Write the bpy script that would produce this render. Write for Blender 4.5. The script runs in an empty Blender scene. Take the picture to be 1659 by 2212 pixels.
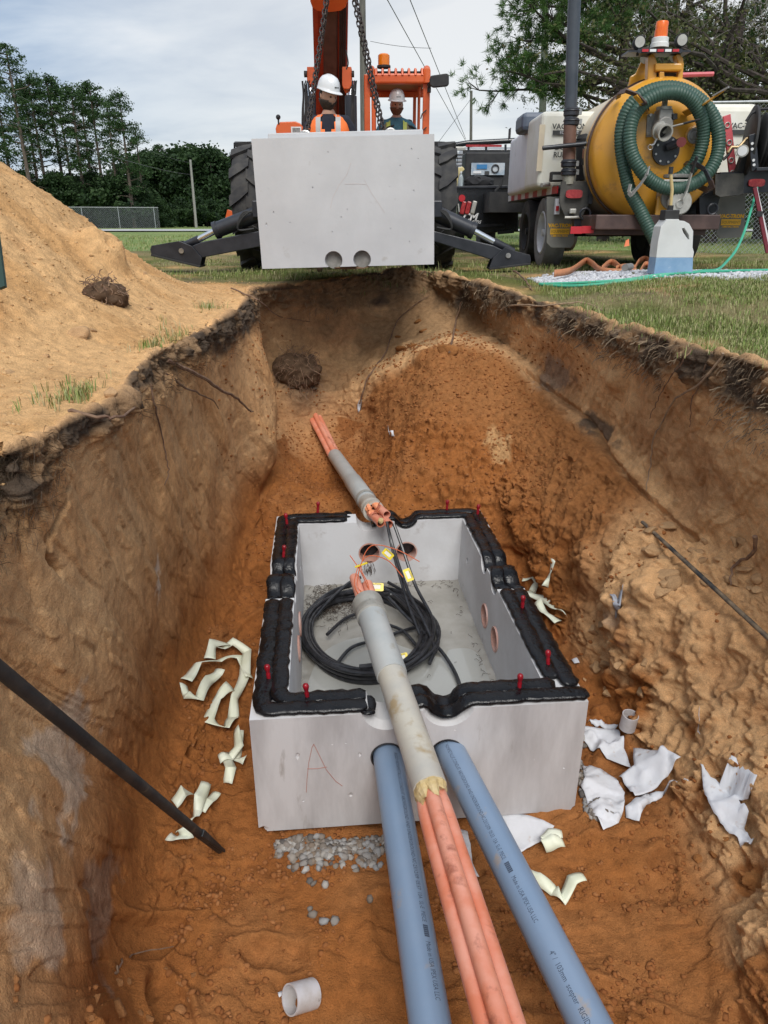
import bpy, bmesh, math, random, numpy as np
from mathutils import Vector, Matrix, Quaternion
from mathutils.bvhtree import BVHTree
SC = bpy.context.scene
COL = SC.collection
rad = math.radians
H = 0.50; PITCH = rad(22.2); FOC = 1534.0

# ---------------------------------------------------------------- camera, sky, sun, exposure
cam_d = bpy.data.cameras.new('camera'); cam = bpy.data.objects.new('camera', cam_d); COL.objects.link(cam)
cam.location = (0, 0, H); cam.rotation_euler = (rad(90) - PITCH, 0, 0)
cam_d.sensor_fit = 'VERTICAL'; cam_d.sensor_height = 36; cam_d.lens = FOC / 2212 * 36
cam_d.clip_start = 0.05; cam_d.clip_end = 3000
SC.camera = cam
W = bpy.data.worlds.new('World'); SC.world = W; W.use_nodes = True
SUN_EL, SUN_AZ = rad(52), rad(172)
def build_world():
    nt = W.node_tree; N = nt.nodes; L = nt.links
    for n in list(N): N.remove(n)
    out = N.new('ShaderNodeOutputWorld'); mix = N.new('ShaderNodeMixShader'); mix.inputs[0].default_value = 0.86
    bg1 = N.new('ShaderNodeBackground'); bg2 = N.new('ShaderNodeBackground')
    sky = N.new('ShaderNodeTexSky'); sky.sky_type = 'NISHITA'; sky.sun_disc = False
    sky.sun_elevation = SUN_EL; sky.sun_rotation = SUN_AZ
    bg1.inputs[1].default_value = 0.12
    L.new(sky.outputs[0], bg1.inputs[0])
    tc = N.new('ShaderNodeTexCoord')
    # clouds lie on a flat layer: divide by the height of the direction so streaks flatten at the horizon
    sep = N.new('ShaderNodeSeparateXYZ'); L.new(tc.outputs['Generated'], sep.inputs[0])
    mx = N.new('ShaderNodeMath'); mx.operation = 'MAXIMUM'; mx.inputs[1].default_value = 0.0; L.new(sep.outputs[2], mx.inputs[0])
    ad = N.new('ShaderNodeMath'); ad.operation = 'ADD'; ad.inputs[1].default_value = 0.14; L.new(mx.outputs[0], ad.inputs[0])
    dv = N.new('ShaderNodeVectorMath'); dv.operation = 'DIVIDE'
    cmb = N.new('ShaderNodeCombineXYZ')
    for i in range(3): L.new(ad.outputs[0], cmb.inputs[i])
    L.new(tc.outputs['Generated'], dv.inputs[0]); L.new(cmb.outputs[0], dv.inputs[1])
    mp = N.new('ShaderNodeMapping'); mp.inputs['Scale'].default_value = (0.62, 0.9, 0.5); mp.inputs['Location'].default_value = (2.3, 0.7, 0); mp.inputs['Rotation'].default_value = (0, 0, .5)
    L.new(dv.outputs[0], mp.inputs[0])
    n1 = N.new('ShaderNodeTexNoise'); n1.inputs['Scale'].default_value = 1.0; n1.inputs['Detail'].default_value = 9; n1.inputs['Roughness'].default_value = .55; n1.inputs['Distortion'].default_value = .5
    L.new(mp.outputs[0], n1.inputs[0])
    cr = N.new('ShaderNodeValToRGB'); e = cr.color_ramp.elements
    e[0].position = .40; e[0].color = (.34, .45, .62, 1); e[1].position = .60; e[1].color = (.76, .81, .88, 1)
    x = cr.color_ramp.elements.new(.5); x.color = (.55, .64, .76, 1)
    L.new(n1.outputs[0], cr.inputs[0])
    # the sun stands low behind the thin cloud ahead: a broad pale warm area
    dot = N.new('ShaderNodeVectorMath'); dot.operation = 'DOT_PRODUCT'; gd = Vector((.16, 1, .16)).normalized(); dot.inputs[1].default_value = gd
    nz = N.new('ShaderNodeVectorMath'); nz.operation = 'NORMALIZE'; L.new(tc.outputs['Generated'], nz.inputs[0]); L.new(nz.outputs[0], dot.inputs[0])
    mr = N.new('ShaderNodeMapRange'); mr.interpolation_type = 'SMOOTHERSTEP'
    mr.inputs[1].default_value = math.cos(rad(38)); mr.inputs[2].default_value = 1.0; mr.inputs[3].default_value = 0; mr.inputs[4].default_value = .5
    L.new(dot.outputs['Value'], mr.inputs[0])
    mc = N.new('ShaderNodeMix'); mc.data_type = 'RGBA'; L.new(mr.outputs[0], mc.inputs[0]); L.new(cr.outputs[0], mc.inputs[6]); mc.inputs[7].default_value = (1.02, .97, .88, 1)
    L.new(mc.outputs[2], bg2.inputs[0]); bg2.inputs[1].default_value = 0.76
    L.new(bg1.outputs[0], mix.inputs[1]); L.new(bg2.outputs[0], mix.inputs[2]); L.new(mix.outputs[0], out.inputs[0])
build_world()
sun_d = bpy.data.lights.new('sun', 'SUN'); sun = bpy.data.objects.new('sun', sun_d); COL.objects.link(sun)
sun_d.energy = 2.2; sun_d.angle = rad(32); sun_d.color = (1, .97, .92)
sdir = Vector((math.sin(SUN_AZ) * math.cos(SUN_EL), math.cos(SUN_AZ) * math.cos(SUN_EL), math.sin(SUN_EL)))
sun.rotation_euler = sdir.to_track_quat('Z', 'Y').to_euler()
V = SC.view_settings; V.view_transform = 'Standard'; V.look = 'None'; V.gamma = 1; V.use_curve_mapping = False; V.exposure = 0.40
SC.cycles.max_bounces = 5; SC.cycles.diffuse_bounces = 3; SC.cycles.glossy_bounces = 2; SC.cycles.transparent_max_bounces = 8; SC.cycles.use_denoising = True
SC.cycles.use_adaptive_sampling = True; SC.cycles.adaptive_threshold = .02
rnd = random.Random(7)

# ---------------------------------------------------------------- helpers
def pray(px, py):
    a = (px - 829.5) / FOC; b = (1106 - py) / FOC
    return Vector((a, math.cos(PITCH) + b * math.sin(PITCH), -math.sin(PITCH) + b * math.cos(PITCH)))
CAM = Vector((0, 0, H))
def PZ(px, py, z): d = pray(px, py); return CAM + d * ((z - H) / d.z)      # where a sight line meets the level z
def PY(px, py, y): d = pray(px, py); return CAM + d * (y / d.y)            # ... or the distance y
def link(o): COL.objects.link(o); return o
def tag(o, label=None, cat=None, group=None, kind=None):
    if label: o['label'] = label
    if cat: o['category'] = cat
    if group: o['group'] = group
    if kind: o['kind'] = kind
    return o
def thing(name, label, cat, loc=(0, 0, 0), rz=0, group=None, rot=None):
    o = link(bpy.data.objects.new(name, None)); o.location = loc
    o.rotation_euler = rot if rot else (0, 0, rz); o.empty_display_size = .1
    return tag(o, label, cat, group)
def root_of(o):
    while o.parent: o = o.parent
    return o
def inv_of(o):
    r = root_of(o)
    return (Matrix.Translation(r.location) @ r.rotation_euler.to_matrix().to_4x4()).inverted()
def orth(d):
    d = Vector(d).normalized(); u = d.cross(Vector((0, 0, 1)))
    if u.length < 1e-3: u = Vector((1, 0, 0))
    u.normalize(); return u, d.cross(u).normalized()
class MB:
    def __init__(s): s.v = []; s.f = []
    def add(s, vs, fs):
        k = len(s.v); s.v += [tuple(p) for p in vs]; s.f += [tuple(i + k for i in f) for f in fs]; return s
    def box(s, c, size, rot=None, taper=1.0, taperx=None):
        tx = taper if taperx is None else taperx
        hx, hy, hz = [q / 2 for q in size]; c = Vector(c); R = rot.to_matrix() if isinstance(rot, Quaternion) else rot
        vs = []
        for z, tp, tq in ((-hz, 1, 1), (hz, tx, taper)):
            for x, y in ((-hx, -hy), (hx, -hy), (hx, hy), (-hx, hy)):
                p = Vector((x * tp, y * tq, z)); vs.append(c + (R @ p if R else p))
        return s.add(vs, [(0, 3, 2, 1), (4, 5, 6, 7), (0, 1, 5, 4), (1, 2, 6, 5), (2, 3, 7, 6), (3, 0, 4, 7)])
    def bar(s, p, q, w, h, up=(0, 0, 1), w2=None, h2=None):       # square-section bar from p to q
        p = Vector(p); q = Vector(q); d = (q - p).normalized(); u = d.cross(Vector(up)).normalized(); t = u.cross(d)
        w2 = w if w2 is None else w2; h2 = h if h2 is None else h2; vs = []
        for c, a, b in ((p, w / 2, h / 2), (q, w2 / 2, h2 / 2)):
            for i, j in ((-1, -1), (1, -1), (1, 1), (-1, 1)): vs.append(c + u * (a * i) + t * (b * j))
        return s.add(vs, [(0, 1, 2, 3), (7, 6, 5, 4), (0, 4, 5, 1), (1, 5, 6, 2), (2, 6, 7, 3), (3, 7, 4, 0)])
    def tube(s, pts, r, n=10, cap=True, flat=1.0, hollow=False):
        pts = [Vector(p) for p in pts]; m = len(pts)
        rs = r if isinstance(r, (list, tuple)) else [r] * m
        vs = []; fs = []; u = None
        for i, p in enumerate(pts):
            d = (pts[min(i + 1, m - 1)] - pts[max(i - 1, 0)])
            if d.length < 1e-9: d = Vector((0, 0, 1))
            d.normalize()
            if u is None: u, w = orth(d)
            else:
                u = (u - d * u.dot(d))
                if u.length < 1e-6: u, w = orth(d)
                u.normalize(); w = d.cross(u)
            for k in range(n):
                a = 2 * math.pi * k / n; vs.append(p + u * (rs[i] * math.cos(a)) + w * (rs[i] * flat * math.sin(a)))
        for i in range(m - 1):
            for k in range(n):
                a, b = i * n + k, i * n + (k + 1) % n; fs.append((a, b, b + n, a + n))
        if cap: fs.append(tuple(range(n - 1, -1, -1))); fs.append(tuple(range((m - 1) * n, m * n)))
        return s.add(vs, fs)
    def cyl(s, p, q, r, r2=None, n=20, cap=True): return s.tube([p, q], [r, r if r2 is None else r2], n, cap)
    def pipe(s, p, q, ro, ri, n=24):                               # hollow
        p = Vector(p); q = Vector(q); u, w = orth(q - p); vs = []
        for c in (p, q):
            for r in (ro, ri):
                for k in range(n):
                    a = 2 * math.pi * k / n; vs.append(c + u * (r * math.cos(a)) + w * (r * math.sin(a)))
        fs = []
        for k in range(n):
            j = (k + 1) % n
            fs += [(k, j, 2 * n + j, 2 * n + k), (n + j, n + k, 3 * n + k, 3 * n + j), (j, k, n + k, n + j), (2 * n + k, 2 * n + j, 3 * n + j, 3 * n + k)]
        return s.add(vs, fs)
    def lathe(s, prof, p, axis, n=32, cap=False):                  # prof: (radius, height along axis)
        p = Vector(p); axis = Vector(axis).normalized(); u, w = orth(axis); vs = []; fs = []
        for r, h in prof:
            for k in range(n):
                a = 2 * math.pi * k / n; vs.append(p + axis * h + u * (r * math.cos(a)) + w * (r * math.sin(a)))
        for i in range(len(prof) - 1):
            for k in range(n):
                j = (k + 1) % n; fs.append((i * n + k, i * n + j, (i + 1) * n + j, (i + 1) * n + k))
        if cap: fs.append(tuple(range(n - 1, -1, -1))); fs.append(tuple(range((len(prof) - 1) * n, len(prof) * n)))
        return s.add(vs, fs)
    def prism(s, poly, o, ux, uy, th):                             # outline in the plane (ux, uy), thickness th along its normal
        o = Vector(o); ux = Vector(ux).normalized(); uy = Vector(uy).normalized(); nn = ux.cross(uy) * th; n = len(poly)
        vs = [o + ux * a + uy * b for a, b in poly]; vs += [v + nn for v in vs]
        fs = [tuple(range(n - 1, -1, -1)), tuple(range(n, 2 * n))] + [(i, (i + 1) % n, n + (i + 1) % n, n + i) for i in range(n)]
        return s.add(vs, fs)
    def torus(s, c, axis, R, r, n=32, m=8, a0=0, a1=2 * math.pi):
        c = Vector(c); u, w = orth(axis); full = abs(a1 - a0 - 2 * math.pi) < 1e-6
        pts = [c + u * (R * math.cos(a0 + (a1 - a0) * i / n)) + w * (R * math.sin(a0 + (a1 - a0) * i / n)) for i in range(n + 1)]
        return s.tube(pts, r, m, cap=not full)
    def blob(s, c, r, seed=0, amp=.25, sub=1, sc=(1, 1, 1)):
        bm = bmesh.new(); bmesh.ops.create_icosphere(bm, subdivisions=sub, radius=1); g = random.Random(seed); c = Vector(c)
        vs = []
        for v in bm.verts:
            k = 1 + g.uniform(-amp, amp); vs.append(c + Vector((v.co.x * sc[0], v.co.y * sc[1], v.co.z * sc[2])) * (r * k))
        fs = [tuple(v.index for v in f.verts) for f in bm.faces]; bm.free()
        return s.add(vs, fs)
    def build(s, name, m, parent=None, smooth=False, bevel=0, world=True, kind=None, seg=2, sub=0, shade_angle=None):
        me = bpy.data.meshes.new(name); me.from_pydata(s.v, [], s.f); me.update()
        if parent is not None and world: me.transform(inv_of(parent))
        if len(s.f) < 4000 and not kind: _fix(me)
        o = link(bpy.data.objects.new(name, me))
        if m: me.materials.append(m)
        if parent: o.parent = parent
        if bevel:
            b = o.modifiers.new('bevel', 'BEVEL'); b.width = bevel; b.segments = seg; b.limit_method = 'ANGLE'; b.angle_limit = rad(35)
        if sub:
            b = o.modifiers.new('sub', 'SUBSURF'); b.levels = sub; b.render_levels = sub
        if smooth:
            me.shade_smooth()
            if shade_angle is None: shade_angle = 40
            try: me.set_sharp_from_angle(angle=rad(shade_angle))
            except Exception: pass
        if kind: o['kind'] = kind
        return o
def fast_mesh(name, v, f, m=None, smooth=False):                  # numpy verts (n,3), faces (m,k)
    me = bpy.data.meshes.new(name); v = np.asarray(v, np.float32); f = np.asarray(f, np.int32); k = f.shape[1]
    me.vertices.add(len(v)); me.vertices.foreach_set('co', v.ravel())
    me.loops.add(f.size); me.loops.foreach_set('vertex_index', f.ravel())
    me.polygons.add(len(f)); me.polygons.foreach_set('loop_start', np.arange(0, f.size, k, dtype=np.int32))
    me.update(calc_edges=True)
    if smooth: me.shade_smooth()
    o = link(bpy.data.objects.new(name, me))
    if m: me.materials.append(m)
    return o
def copy_tree(o, parent=None):
    c = o.copy(); COL.objects.link(c); c.parent = parent
    for ch in [x for x in bpy.data.objects if x.parent == o]: copy_tree(ch, c)
    return c
def boolean(o, cutters):
    for c in cutters:
        b = o.modifiers.new('b', 'BOOLEAN'); b.operation = 'DIFFERENCE'; b.solver = 'EXACT'; b.object = c
    dg = bpy.context.evaluated_depsgraph_get(); me = bpy.data.meshes.new_from_object(o.evaluated_get(dg))
    o.modifiers.clear(); old = o.data; o.data = me
    for c in cutters: bpy.data.objects.remove(c)
    return o
_tc = {}
def text_geo(txt, size, font_shear=0, bold=0):
    cu = bpy.data.curves.new('t', 'FONT'); cu.body = txt; cu.size = size; cu.align_x = 'CENTER'; cu.align_y = 'CENTER'; cu.shear = font_shear; cu.offset = bold; cu.resolution_u = 2
    o = bpy.data.objects.new('t', cu); COL.objects.link(o); dg = bpy.context.evaluated_depsgraph_get()
    me = bpy.data.meshes.new_from_object(o.evaluated_get(dg)); vs = [v.co.copy() for v in me.vertices]; fs = [tuple(p.vertices) for p in me.polygons]
    bpy.data.objects.remove(o); bpy.data.meshes.remove(me); return vs, fs
def _fix(me):
    bm = bmesh.new(); bm.from_mesh(me); bmesh.ops.recalc_face_normals(bm, faces=bm.faces[:]); bm.to_mesh(me); bm.free()
def text_on(txt, size, o, ux, uy, m, name, parent, shear=0, bold=0, sx=1):  # flat lettering
    vs, fs = text_geo(txt, size, shear, bold); o = Vector(o); ux = Vector(ux).normalized(); uy = Vector(uy).normalized()
    b = MB().add([o + ux * v.x * sx + uy * v.y for v in vs], fs); return b.build(name, m, parent)

# noise on a lattice
_T = np.random.RandomState(3).rand(64, 64, 64).astype(np.float32)
def vnoise(x, y, z):
    xi = np.floor(x).astype(np.int64); yi = np.floor(y).astype(np.int64); zi = np.floor(z).astype(np.int64)
    fx = x - xi; fy = y - yi; fz = z - zi
    fx = fx * fx * fx * (fx * (fx * 6 - 15) + 10); fy = fy * fy * fy * (fy * (fy * 6 - 15) + 10); fz = fz * fz * fz * (fz * (fz * 6 - 15) + 10)
    x0 = xi & 63; x1 = (xi + 1) & 63; y0 = yi & 63; y1 = (yi + 1) & 63; z0 = zi & 63; z1 = (zi + 1) & 63
    a = _T[x0, y0, z0] * (1 - fx) + _T[x1, y0, z0] * fx; b = _T[x0, y1, z0] * (1 - fx) + _T[x1, y1, z0] * fx
    c = _T[x0, y0, z1] * (1 - fx) + _T[x1, y0, z1] * fx; d = _T[x0, y1, z1] * (1 - fx) + _T[x1, y1, z1] * fx
    return (a * (1 - fy) + b * fy) * (1 - fz) + (c * (1 - fy) + d * fy) * fz
def fbm(P, s, o=4, g=.5, off=0.0, an=(1, 1, 1)):
    t = 0; a = 1; n = 0
    for i in range(o):
        k = s * 2 ** i; t = t + a * (vnoise(P[..., 0] * k * an[0] + off + i * 7.3, P[..., 1] * k * an[1] + off * 1.7 + i * 3.1, P[..., 2] * k * an[2] + off * .6 + i * 5.7) * 2 - 1); n += a; a *= g
    return t / n
def ridge(P, s, o=3, off=0.0, an=(1, 1, 1)):
    t = 0; a = 1; n = 0
    for i in range(o):
        k = s * 2 ** i; q = 1 - np.abs(vnoise(P[..., 0] * k * an[0] + off + i * 9.1, P[..., 1] * k * an[1] + off + i * 2.3, P[..., 2] * k * an[2] + off + i * 4.9) * 2 - 1); t = t + a * q * q; n += a; a *= .5
    return t / n
def sstep(x, a, b): t = np.clip((x - a) / (b - a), 0, 1); return t * t * (3 - 2 * t)

# ---------------------------------------------------------------- materials
def node_mat(name):
    m = bpy.data.materials.new(name); m.use_nodes = True; nt = m.node_tree; b = nt.nodes['Principled BSDF']; return m, nt, b
def mat(name, c1, c2=None, scale=6, rough=.6, metal=0, bump=0, bscale=None, rough2=None, spec=.5, detail=6, c3=None, s3=25, f3=.6, coat=0, trans=0, stretch=None, lo=.4, hi=.62):
    m, nt, b = node_mat(name); N = nt.nodes; L = nt.links
    b.inputs['Roughness'].default_value = rough; b.inputs['Metallic'].default_value = metal; b.inputs['Specular IOR Level'].default_value = spec
    if coat: b.inputs['Coat Weight'].default_value = coat; b.inputs['Coat Roughness'].default_value = .08
    if trans: b.inputs['Transmission Weight'].default_value = trans
    c1 = tuple(c1) + (1,)
    b.inputs['Base Color'].default_value = c1
    tc = N.new('ShaderNodeTexCoord'); src = tc.outputs['Object']
    if stretch:
        mp = N.new('ShaderNodeMapping'); mp.inputs['Scale'].default_value = stretch; L.new(src, mp.inputs[0]); src = mp.outputs[0]
    if c2:
        n = N.new('ShaderNodeTexNoise'); n.inputs['Scale'].default_value = scale; n.inputs['Detail'].default_value = detail; n.inputs['Roughness'].default_value = .6; L.new(src, n.inputs[0])
        r = N.new('ShaderNodeMapRange'); r.inputs[1].default_value = lo; r.inputs[2].default_value = hi; L.new(n.outputs[0], r.inputs[0])
        x = N.new('ShaderNodeMix'); x.data_type = 'RGBA'; L.new(r.outputs[0], x.inputs[0]); x.inputs[6].default_value = c1; x.inputs[7].default_value = tuple(c2) + (1,)
        res = x.outputs[2]
        if c3:
            n2 = N.new('ShaderNodeTexNoise'); n2.inputs['Scale'].default_value = s3; n2.inputs['Detail'].default_value = 8; n2.inputs['Roughness'].default_value = .65; L.new(src, n2.inputs[0])
            r2 = N.new('ShaderNodeMapRange'); r2.inputs[1].default_value = f3; r2.inputs[2].default_value = f3 + .12; L.new(n2.outputs[0], r2.inputs[0])
            x2 = N.new('ShaderNodeMix'); x2.data_type = 'RGBA'; L.new(r2.outputs[0], x2.inputs[0]); L.new(res, x2.inputs[6]); x2.inputs[7].default_value = tuple(c3) + (1,); res = x2.outputs[2]
        L.new(res, b.inputs['Base Color'])
        if rough2 is not None:
            rr = N.new('ShaderNodeMapRange'); rr.inputs[1].default_value = lo; rr.inputs[2].default_value = hi; rr.inputs[3].default_value = rough; rr.inputs[4].default_value = rough2; L.new(n.outputs[0], rr.inputs[0]); L.new(rr.outputs[0], b.inputs['Roughness'])
    if bump:
        nb = N.new('ShaderNodeTexNoise'); nb.inputs['Scale'].default_value = bscale or scale * 4; nb.inputs['Detail'].default_value = 6; L.new(src, nb.inputs[0])
        bp = N.new('ShaderNodeBump'); bp.inputs['Strength'].default_value = 1; bp.inputs['Distance'].default_value = bump; L.new(nb.outputs[0], bp.inputs['Height']); L.new(bp.outputs[0], b.inputs['Normal'])
    return m
def attr_mat(name, rough=.95, bump=.004, bs=120, var=.25, spec=.2, attr='Col', trans=0):   # colour from the mesh, grain from the shader
    m, nt, b = node_mat(name); N = nt.nodes; L = nt.links
    at = N.new('ShaderNodeAttribute'); at.attribute_name = attr; tc = N.new('ShaderNodeTexCoord')
    n1 = N.new('ShaderNodeTexNoise'); n1.inputs['Scale'].default_value = 22; n1.inputs['Detail'].default_value = 10; n1.inputs['Roughness'].default_value = .68; L.new(tc.outputs['Object'], n1.inputs[0])
    r = N.new('ShaderNodeMapRange'); r.inputs[1].default_value = .3; r.inputs[2].default_value = .7; r.inputs[3].default_value = 1 - var; r.inputs[4].default_value = 1 + var; L.new(n1.outputs[0], r.inputs[0])
    n3 = N.new('ShaderNodeTexNoise'); n3.inputs['Scale'].default_value = 240; n3.inputs['Detail'].default_value = 3; L.new(tc.outputs['Object'], n3.inputs[0])
    r3 = N.new('ShaderNodeMapRange'); r3.inputs[1].default_value = .3; r3.inputs[2].default_value = .7; r3.inputs[3].default_value = 1 - var * .7; r3.inputs[4].default_value = 1 + var * .7; L.new(n3.outputs[0], r3.inputs[0])
    mm = N.new('ShaderNodeMath'); mm.operation = 'MULTIPLY'; L.new(r.outputs[0], mm.inputs[0]); L.new(r3.outputs[0], mm.inputs[1])
    x = N.new('ShaderNodeVectorMath'); x.operation = 'SCALE'; L.new(at.outputs['Color'], x.inputs[0]); L.new(mm.outputs[0], x.inputs['Scale']); L.new(x.outputs[0], b.inputs['Base Color'])
    b.inputs['Roughness'].default_value = rough; b.inputs['Specular IOR Level'].default_value = spec
    if bump:
        n2 = N.new('ShaderNodeTexNoise'); n2.inputs['Scale'].default_value = bs; n2.inputs['Detail'].default_value = 5; n2.inputs['Roughness'].default_value = .65; L.new(tc.outputs['Object'], n2.inputs[0])
        n4 = N.new('ShaderNodeTexNoise'); n4.inputs['Scale'].default_value = bs / 5; n4.inputs['Detail'].default_value = 5; L.new(tc.outputs['Object'], n4.inputs[0])
        m4 = N.new('ShaderNodeMath'); m4.operation = 'MULTIPLY_ADD'; m4.inputs[1].default_value = 1.3; L.new(n4.outputs[0], m4.inputs[0]); L.new(n2.outputs[0], m4.inputs[2])
        bp = N.new('ShaderNodeBump'); bp.inputs['Distance'].default_value = bump; L.new(m4.outputs[0], bp.inputs['Height']); L.new(bp.outputs[0], b.inputs['Normal'])
    return m
def set_col(o, C, name='Col'):
    me = o.data; a = me.color_attributes.new(name, 'FLOAT_COLOR', 'POINT'); q = np.ones((len(C), 4), np.float32); q[:, :3] = C; a.data.foreach_set('color', q.ravel())
# ---------------------------------------------------------------- the ground with the pit, one continuous surface
def pz(px, py, z): p = PZ(px, py, z); return (p.x, p.y, p.z)
# stations run round the pit: left side from behind the camera, back, right side; each: outward direction, rim, then the wall down to the middle of the floor
ST = [
 ((-1, 0), (-.95, -1.5, -.05), (-.95, -1.5, -.30), (-.92, -1.5, -.75), (-.86, -1.5, -1.20), (-.76, -1.5, -1.60), (-.60, -1.5, -1.75), (-.3, -1.5, -1.76), (.15, -1.5, -1.76)),
 ((-1, 0), (-.95, .45, -.06), (-.95, .45, -.28), (-.86, .5, -.70), (-.76, .6, -1.10), (-.64, .7, -1.48), (-.48, .8, -1.70), (-.25, .9, -1.75), (.15, .9, -1.76)),
 ((-1, 0), pz(-60, 1010, -.08), (-1.0, 1.55, -.33), (-.97, 1.55, -.8), (-.9, 1.55, -1.2), (-.82, 1.5, -1.55), (-.68, 1.45, -1.72), (-.45, 1.4, -1.75), (.12, 1.4, -1.76)),
 ((-1, 0), pz(40, 985, -.08), (-1.03, 1.85, -.30), (-1.0, 1.85, -.8), (-.96, 1.85, -1.22), (-.9, 1.85, -1.56), (-.78, 1.8, -1.71), (-.55, 1.8, -1.75), (.1, 1.8, -1.77)),
 ((-1, 0), pz(150, 925, -.08), (-1.02, 2.15, -.27), (-1.02, 2.15, -.75), (-.99, 2.2, -1.2), (-.94, 2.2, -1.55), (-.82, 2.15, -1.7), (-.6, 2.1, -1.75), (.1, 2.1, -1.8)),
 ((-1, .05), pz(255, 865, -.08), (-1.02, 2.5, -.24), (-1.04, 2.5, -.7), (-1.03, 2.6, -1.2), (-.99, 2.6, -1.52), (-.88, 2.6, -1.69), (-.66, 2.5, -1.75), (.1, 2.4, -1.8)),
 ((-1, .1), pz(300, 800, -.06), (-1.05, 2.95, -.24), (-1.06, 3.0, -.7), (-1.06, 3.1, -1.2), (-1.02, 3.1, -1.5), (-.92, 3.1, -1.67), (-.7, 3.0, -1.74), (.1, 2.8, -1.8)),
 ((-1, .15), pz(400, 738, -.05), (-1.04, 3.6, -.24), (-1.07, 3.65, -.65), (-1.07, 3.7, -1.12), (-1.02, 3.7, -1.42), (-.93, 3.7, -1.6), (-.74, 3.6, -1.7), (.05, 3.3, -1.8)),
 ((-1, .3), pz(500, 688, -.04), (-.96, 4.4, -.24), (-.97, 4.4, -.6), (-.97, 4.4, -1.02), (-.95, 4.35, -1.32), (-.9, 4.25, -1.48), (-.74, 4.1, -1.6), (0, 3.8, -1.8)),
 ((-1, .7), pz(530, 655, -.03), (-.84, 4.98, -.20), (-.77, 4.95, -.52), (-.80, 4.92, -.88), (-.84, 4.85, -1.14), (-.85, 4.8, -1.28), (-.7, 4.45, -1.42), (-.1, 4.1, -1.8)),
 ((-.7, 1), pz(548, 630, -.01), (-1.05, 6.0, -.25), (-1.08, 6.0, -.55), (-.98, 5.85, -.82), (-.88, 5.6, -1.1), (-.76, 5.2, -1.3), (-.6, 4.65, -1.36), (-.2, 4.15, -1.8)),
 ((-.2, 1), pz(625, 624, -.01), (-.80, 6.25, -.26), (-.78, 6.25, -.58), (-.74, 6.1, -.86), (-.7, 5.9, -1.2), (-.6, 5.45, -1.40), (-.45, 4.7, -1.42), (-.2, 4.12, -1.8)),
 ((0, 1), pz(700, 612, .01), (-.52, 6.35, -.26), (-.48, 6.35, -.6), (-.44, 6.25, -.9), (-.42, 6.05, -1.2), (-.36, 5.5, -1.42), (-.26, 4.7, -1.42), (-.15, 4.12, -1.8)),
 ((0, 1), pz(790, 596, .04), (-.22, 6.35, -.2), (-.2, 6.3, -.52), (-.2, 6.15, -.82), (-.17, 5.95, -1.15), (-.14, 5.45, -1.36), (-.08, 4.7, -1.38), (0, 4.12, -1.8)),
 ((0, 1), pz(865, 588, .055), (.12, 6.35, -.16), (.13, 6.2, -.42), (.12, 5.95, -.62), (.1, 5.65, -.86), (.08, 5.2, -1.08), (.08, 4.7, -1.25), (.1, 4.12, -1.8)),
 ((0, 1), pz(935, 594, .045), (.42, 6.45, -.16), (.44, 6.3, -.33), (.43, 5.95, -.42), (.38, 5.45, -.66), (.34, 5.0, -.93), (.3, 4.6, -1.2), (.25, 4.12, -1.8)),
 ((.5, 1), pz(1000, 608, .03), (.82, 6.35, -.2), (.84, 6.15, -.36), (.78, 5.75, -.43), (.68, 5.25, -.66), (.58, 4.85, -.95), (.52, 4.5, -1.22), (.35, 4.1, -1.8)),
 ((1, .6), pz(1075, 628, .0), (1.08, 5.65, -.17), (1.14, 5.5, -.42), (1.08, 5.3, -.54), (.93, 4.9, -.78), (.78, 4.6, -1.05), (.68, 4.35, -1.32), (.45, 4.0, -1.8)),
 ((1, .3), pz(1180, 660, -.03), (1.17, 4.95, -.2), (1.25, 4.85, -.42), (1.22, 4.7, -.63), (1.05, 4.45, -.90), (.9, 4.25, -1.22), (.8, 4.1, -1.55), (.5, 3.8, -1.8)),
 ((1, .15), pz(1305, 700, -.04), (1.31, 4.15, -.25), (1.37, 4.1, -.5), (1.35, 4.0, -.71), (1.17, 3.85, -1.0), (1.02, 3.75, -1.42), (.9, 3.7, -1.68), (.5, 3.4, -1.8)),
 ((1, .1), pz(1450, 745, -.04), (1.43, 3.45, -.28), (1.47, 3.4, -.6), (1.46, 3.3, -.86), (1.24, 3.3, -1.02), (1.12, 3.25, -1.5), (.96, 3.2, -1.72), (.5, 2.9, -1.8)),
 ((1, .05), pz(1570, 780, -.04), (1.52, 3.0, -.32), (1.57, 2.95, -.65), (1.56, 2.85, -.93), (1.33, 2.85, -1.1), (1.19, 2.8, -1.56), (1.02, 2.7, -1.73), (.45, 2.5, -1.8)),
 ((1, 0), pz(1690, 815, -.04), (1.6, 2.6, -.33), (1.65, 2.55, -.7), (1.63, 2.45, -.99), (1.48, 2.4, -1.16), (1.29, 2.3, -1.55), (1.07, 2.25, -1.73), (.4, 2.1, -1.78)),
 ((1, 0), (1.6, 2.0, -.05), (1.66, 2.0, -.33), (1.68, 2.0, -.7), (1.6, 1.9, -1.02), (1.48, 1.85, -1.28), (1.28, 1.8, -1.6), (1.03, 1.75, -1.74), (.35, 1.7, -1.76)),
 ((1, 0), (1.66, 1.2, -.05), (1.68, 1.2, -.33), (1.68, 1.2, -.7), (1.56, 1.2, -1.08), (1.4, 1.2, -1.38), (1.2, 1.2, -1.64), (.95, 1.2, -1.75), (.3, 1.3, -1.76)),
 ((1, 0), (1.7, -1.5, -.05), (1.7, -1.5, -.3), (1.7, -1.5, -.75), (1.6, -1.5, -1.2), (1.45, -1.5, -1.6), (1.2, -1.5, -1.75), (.8, -1.5, -1.76), (.3, -1.5, -1.76)),
]
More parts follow.
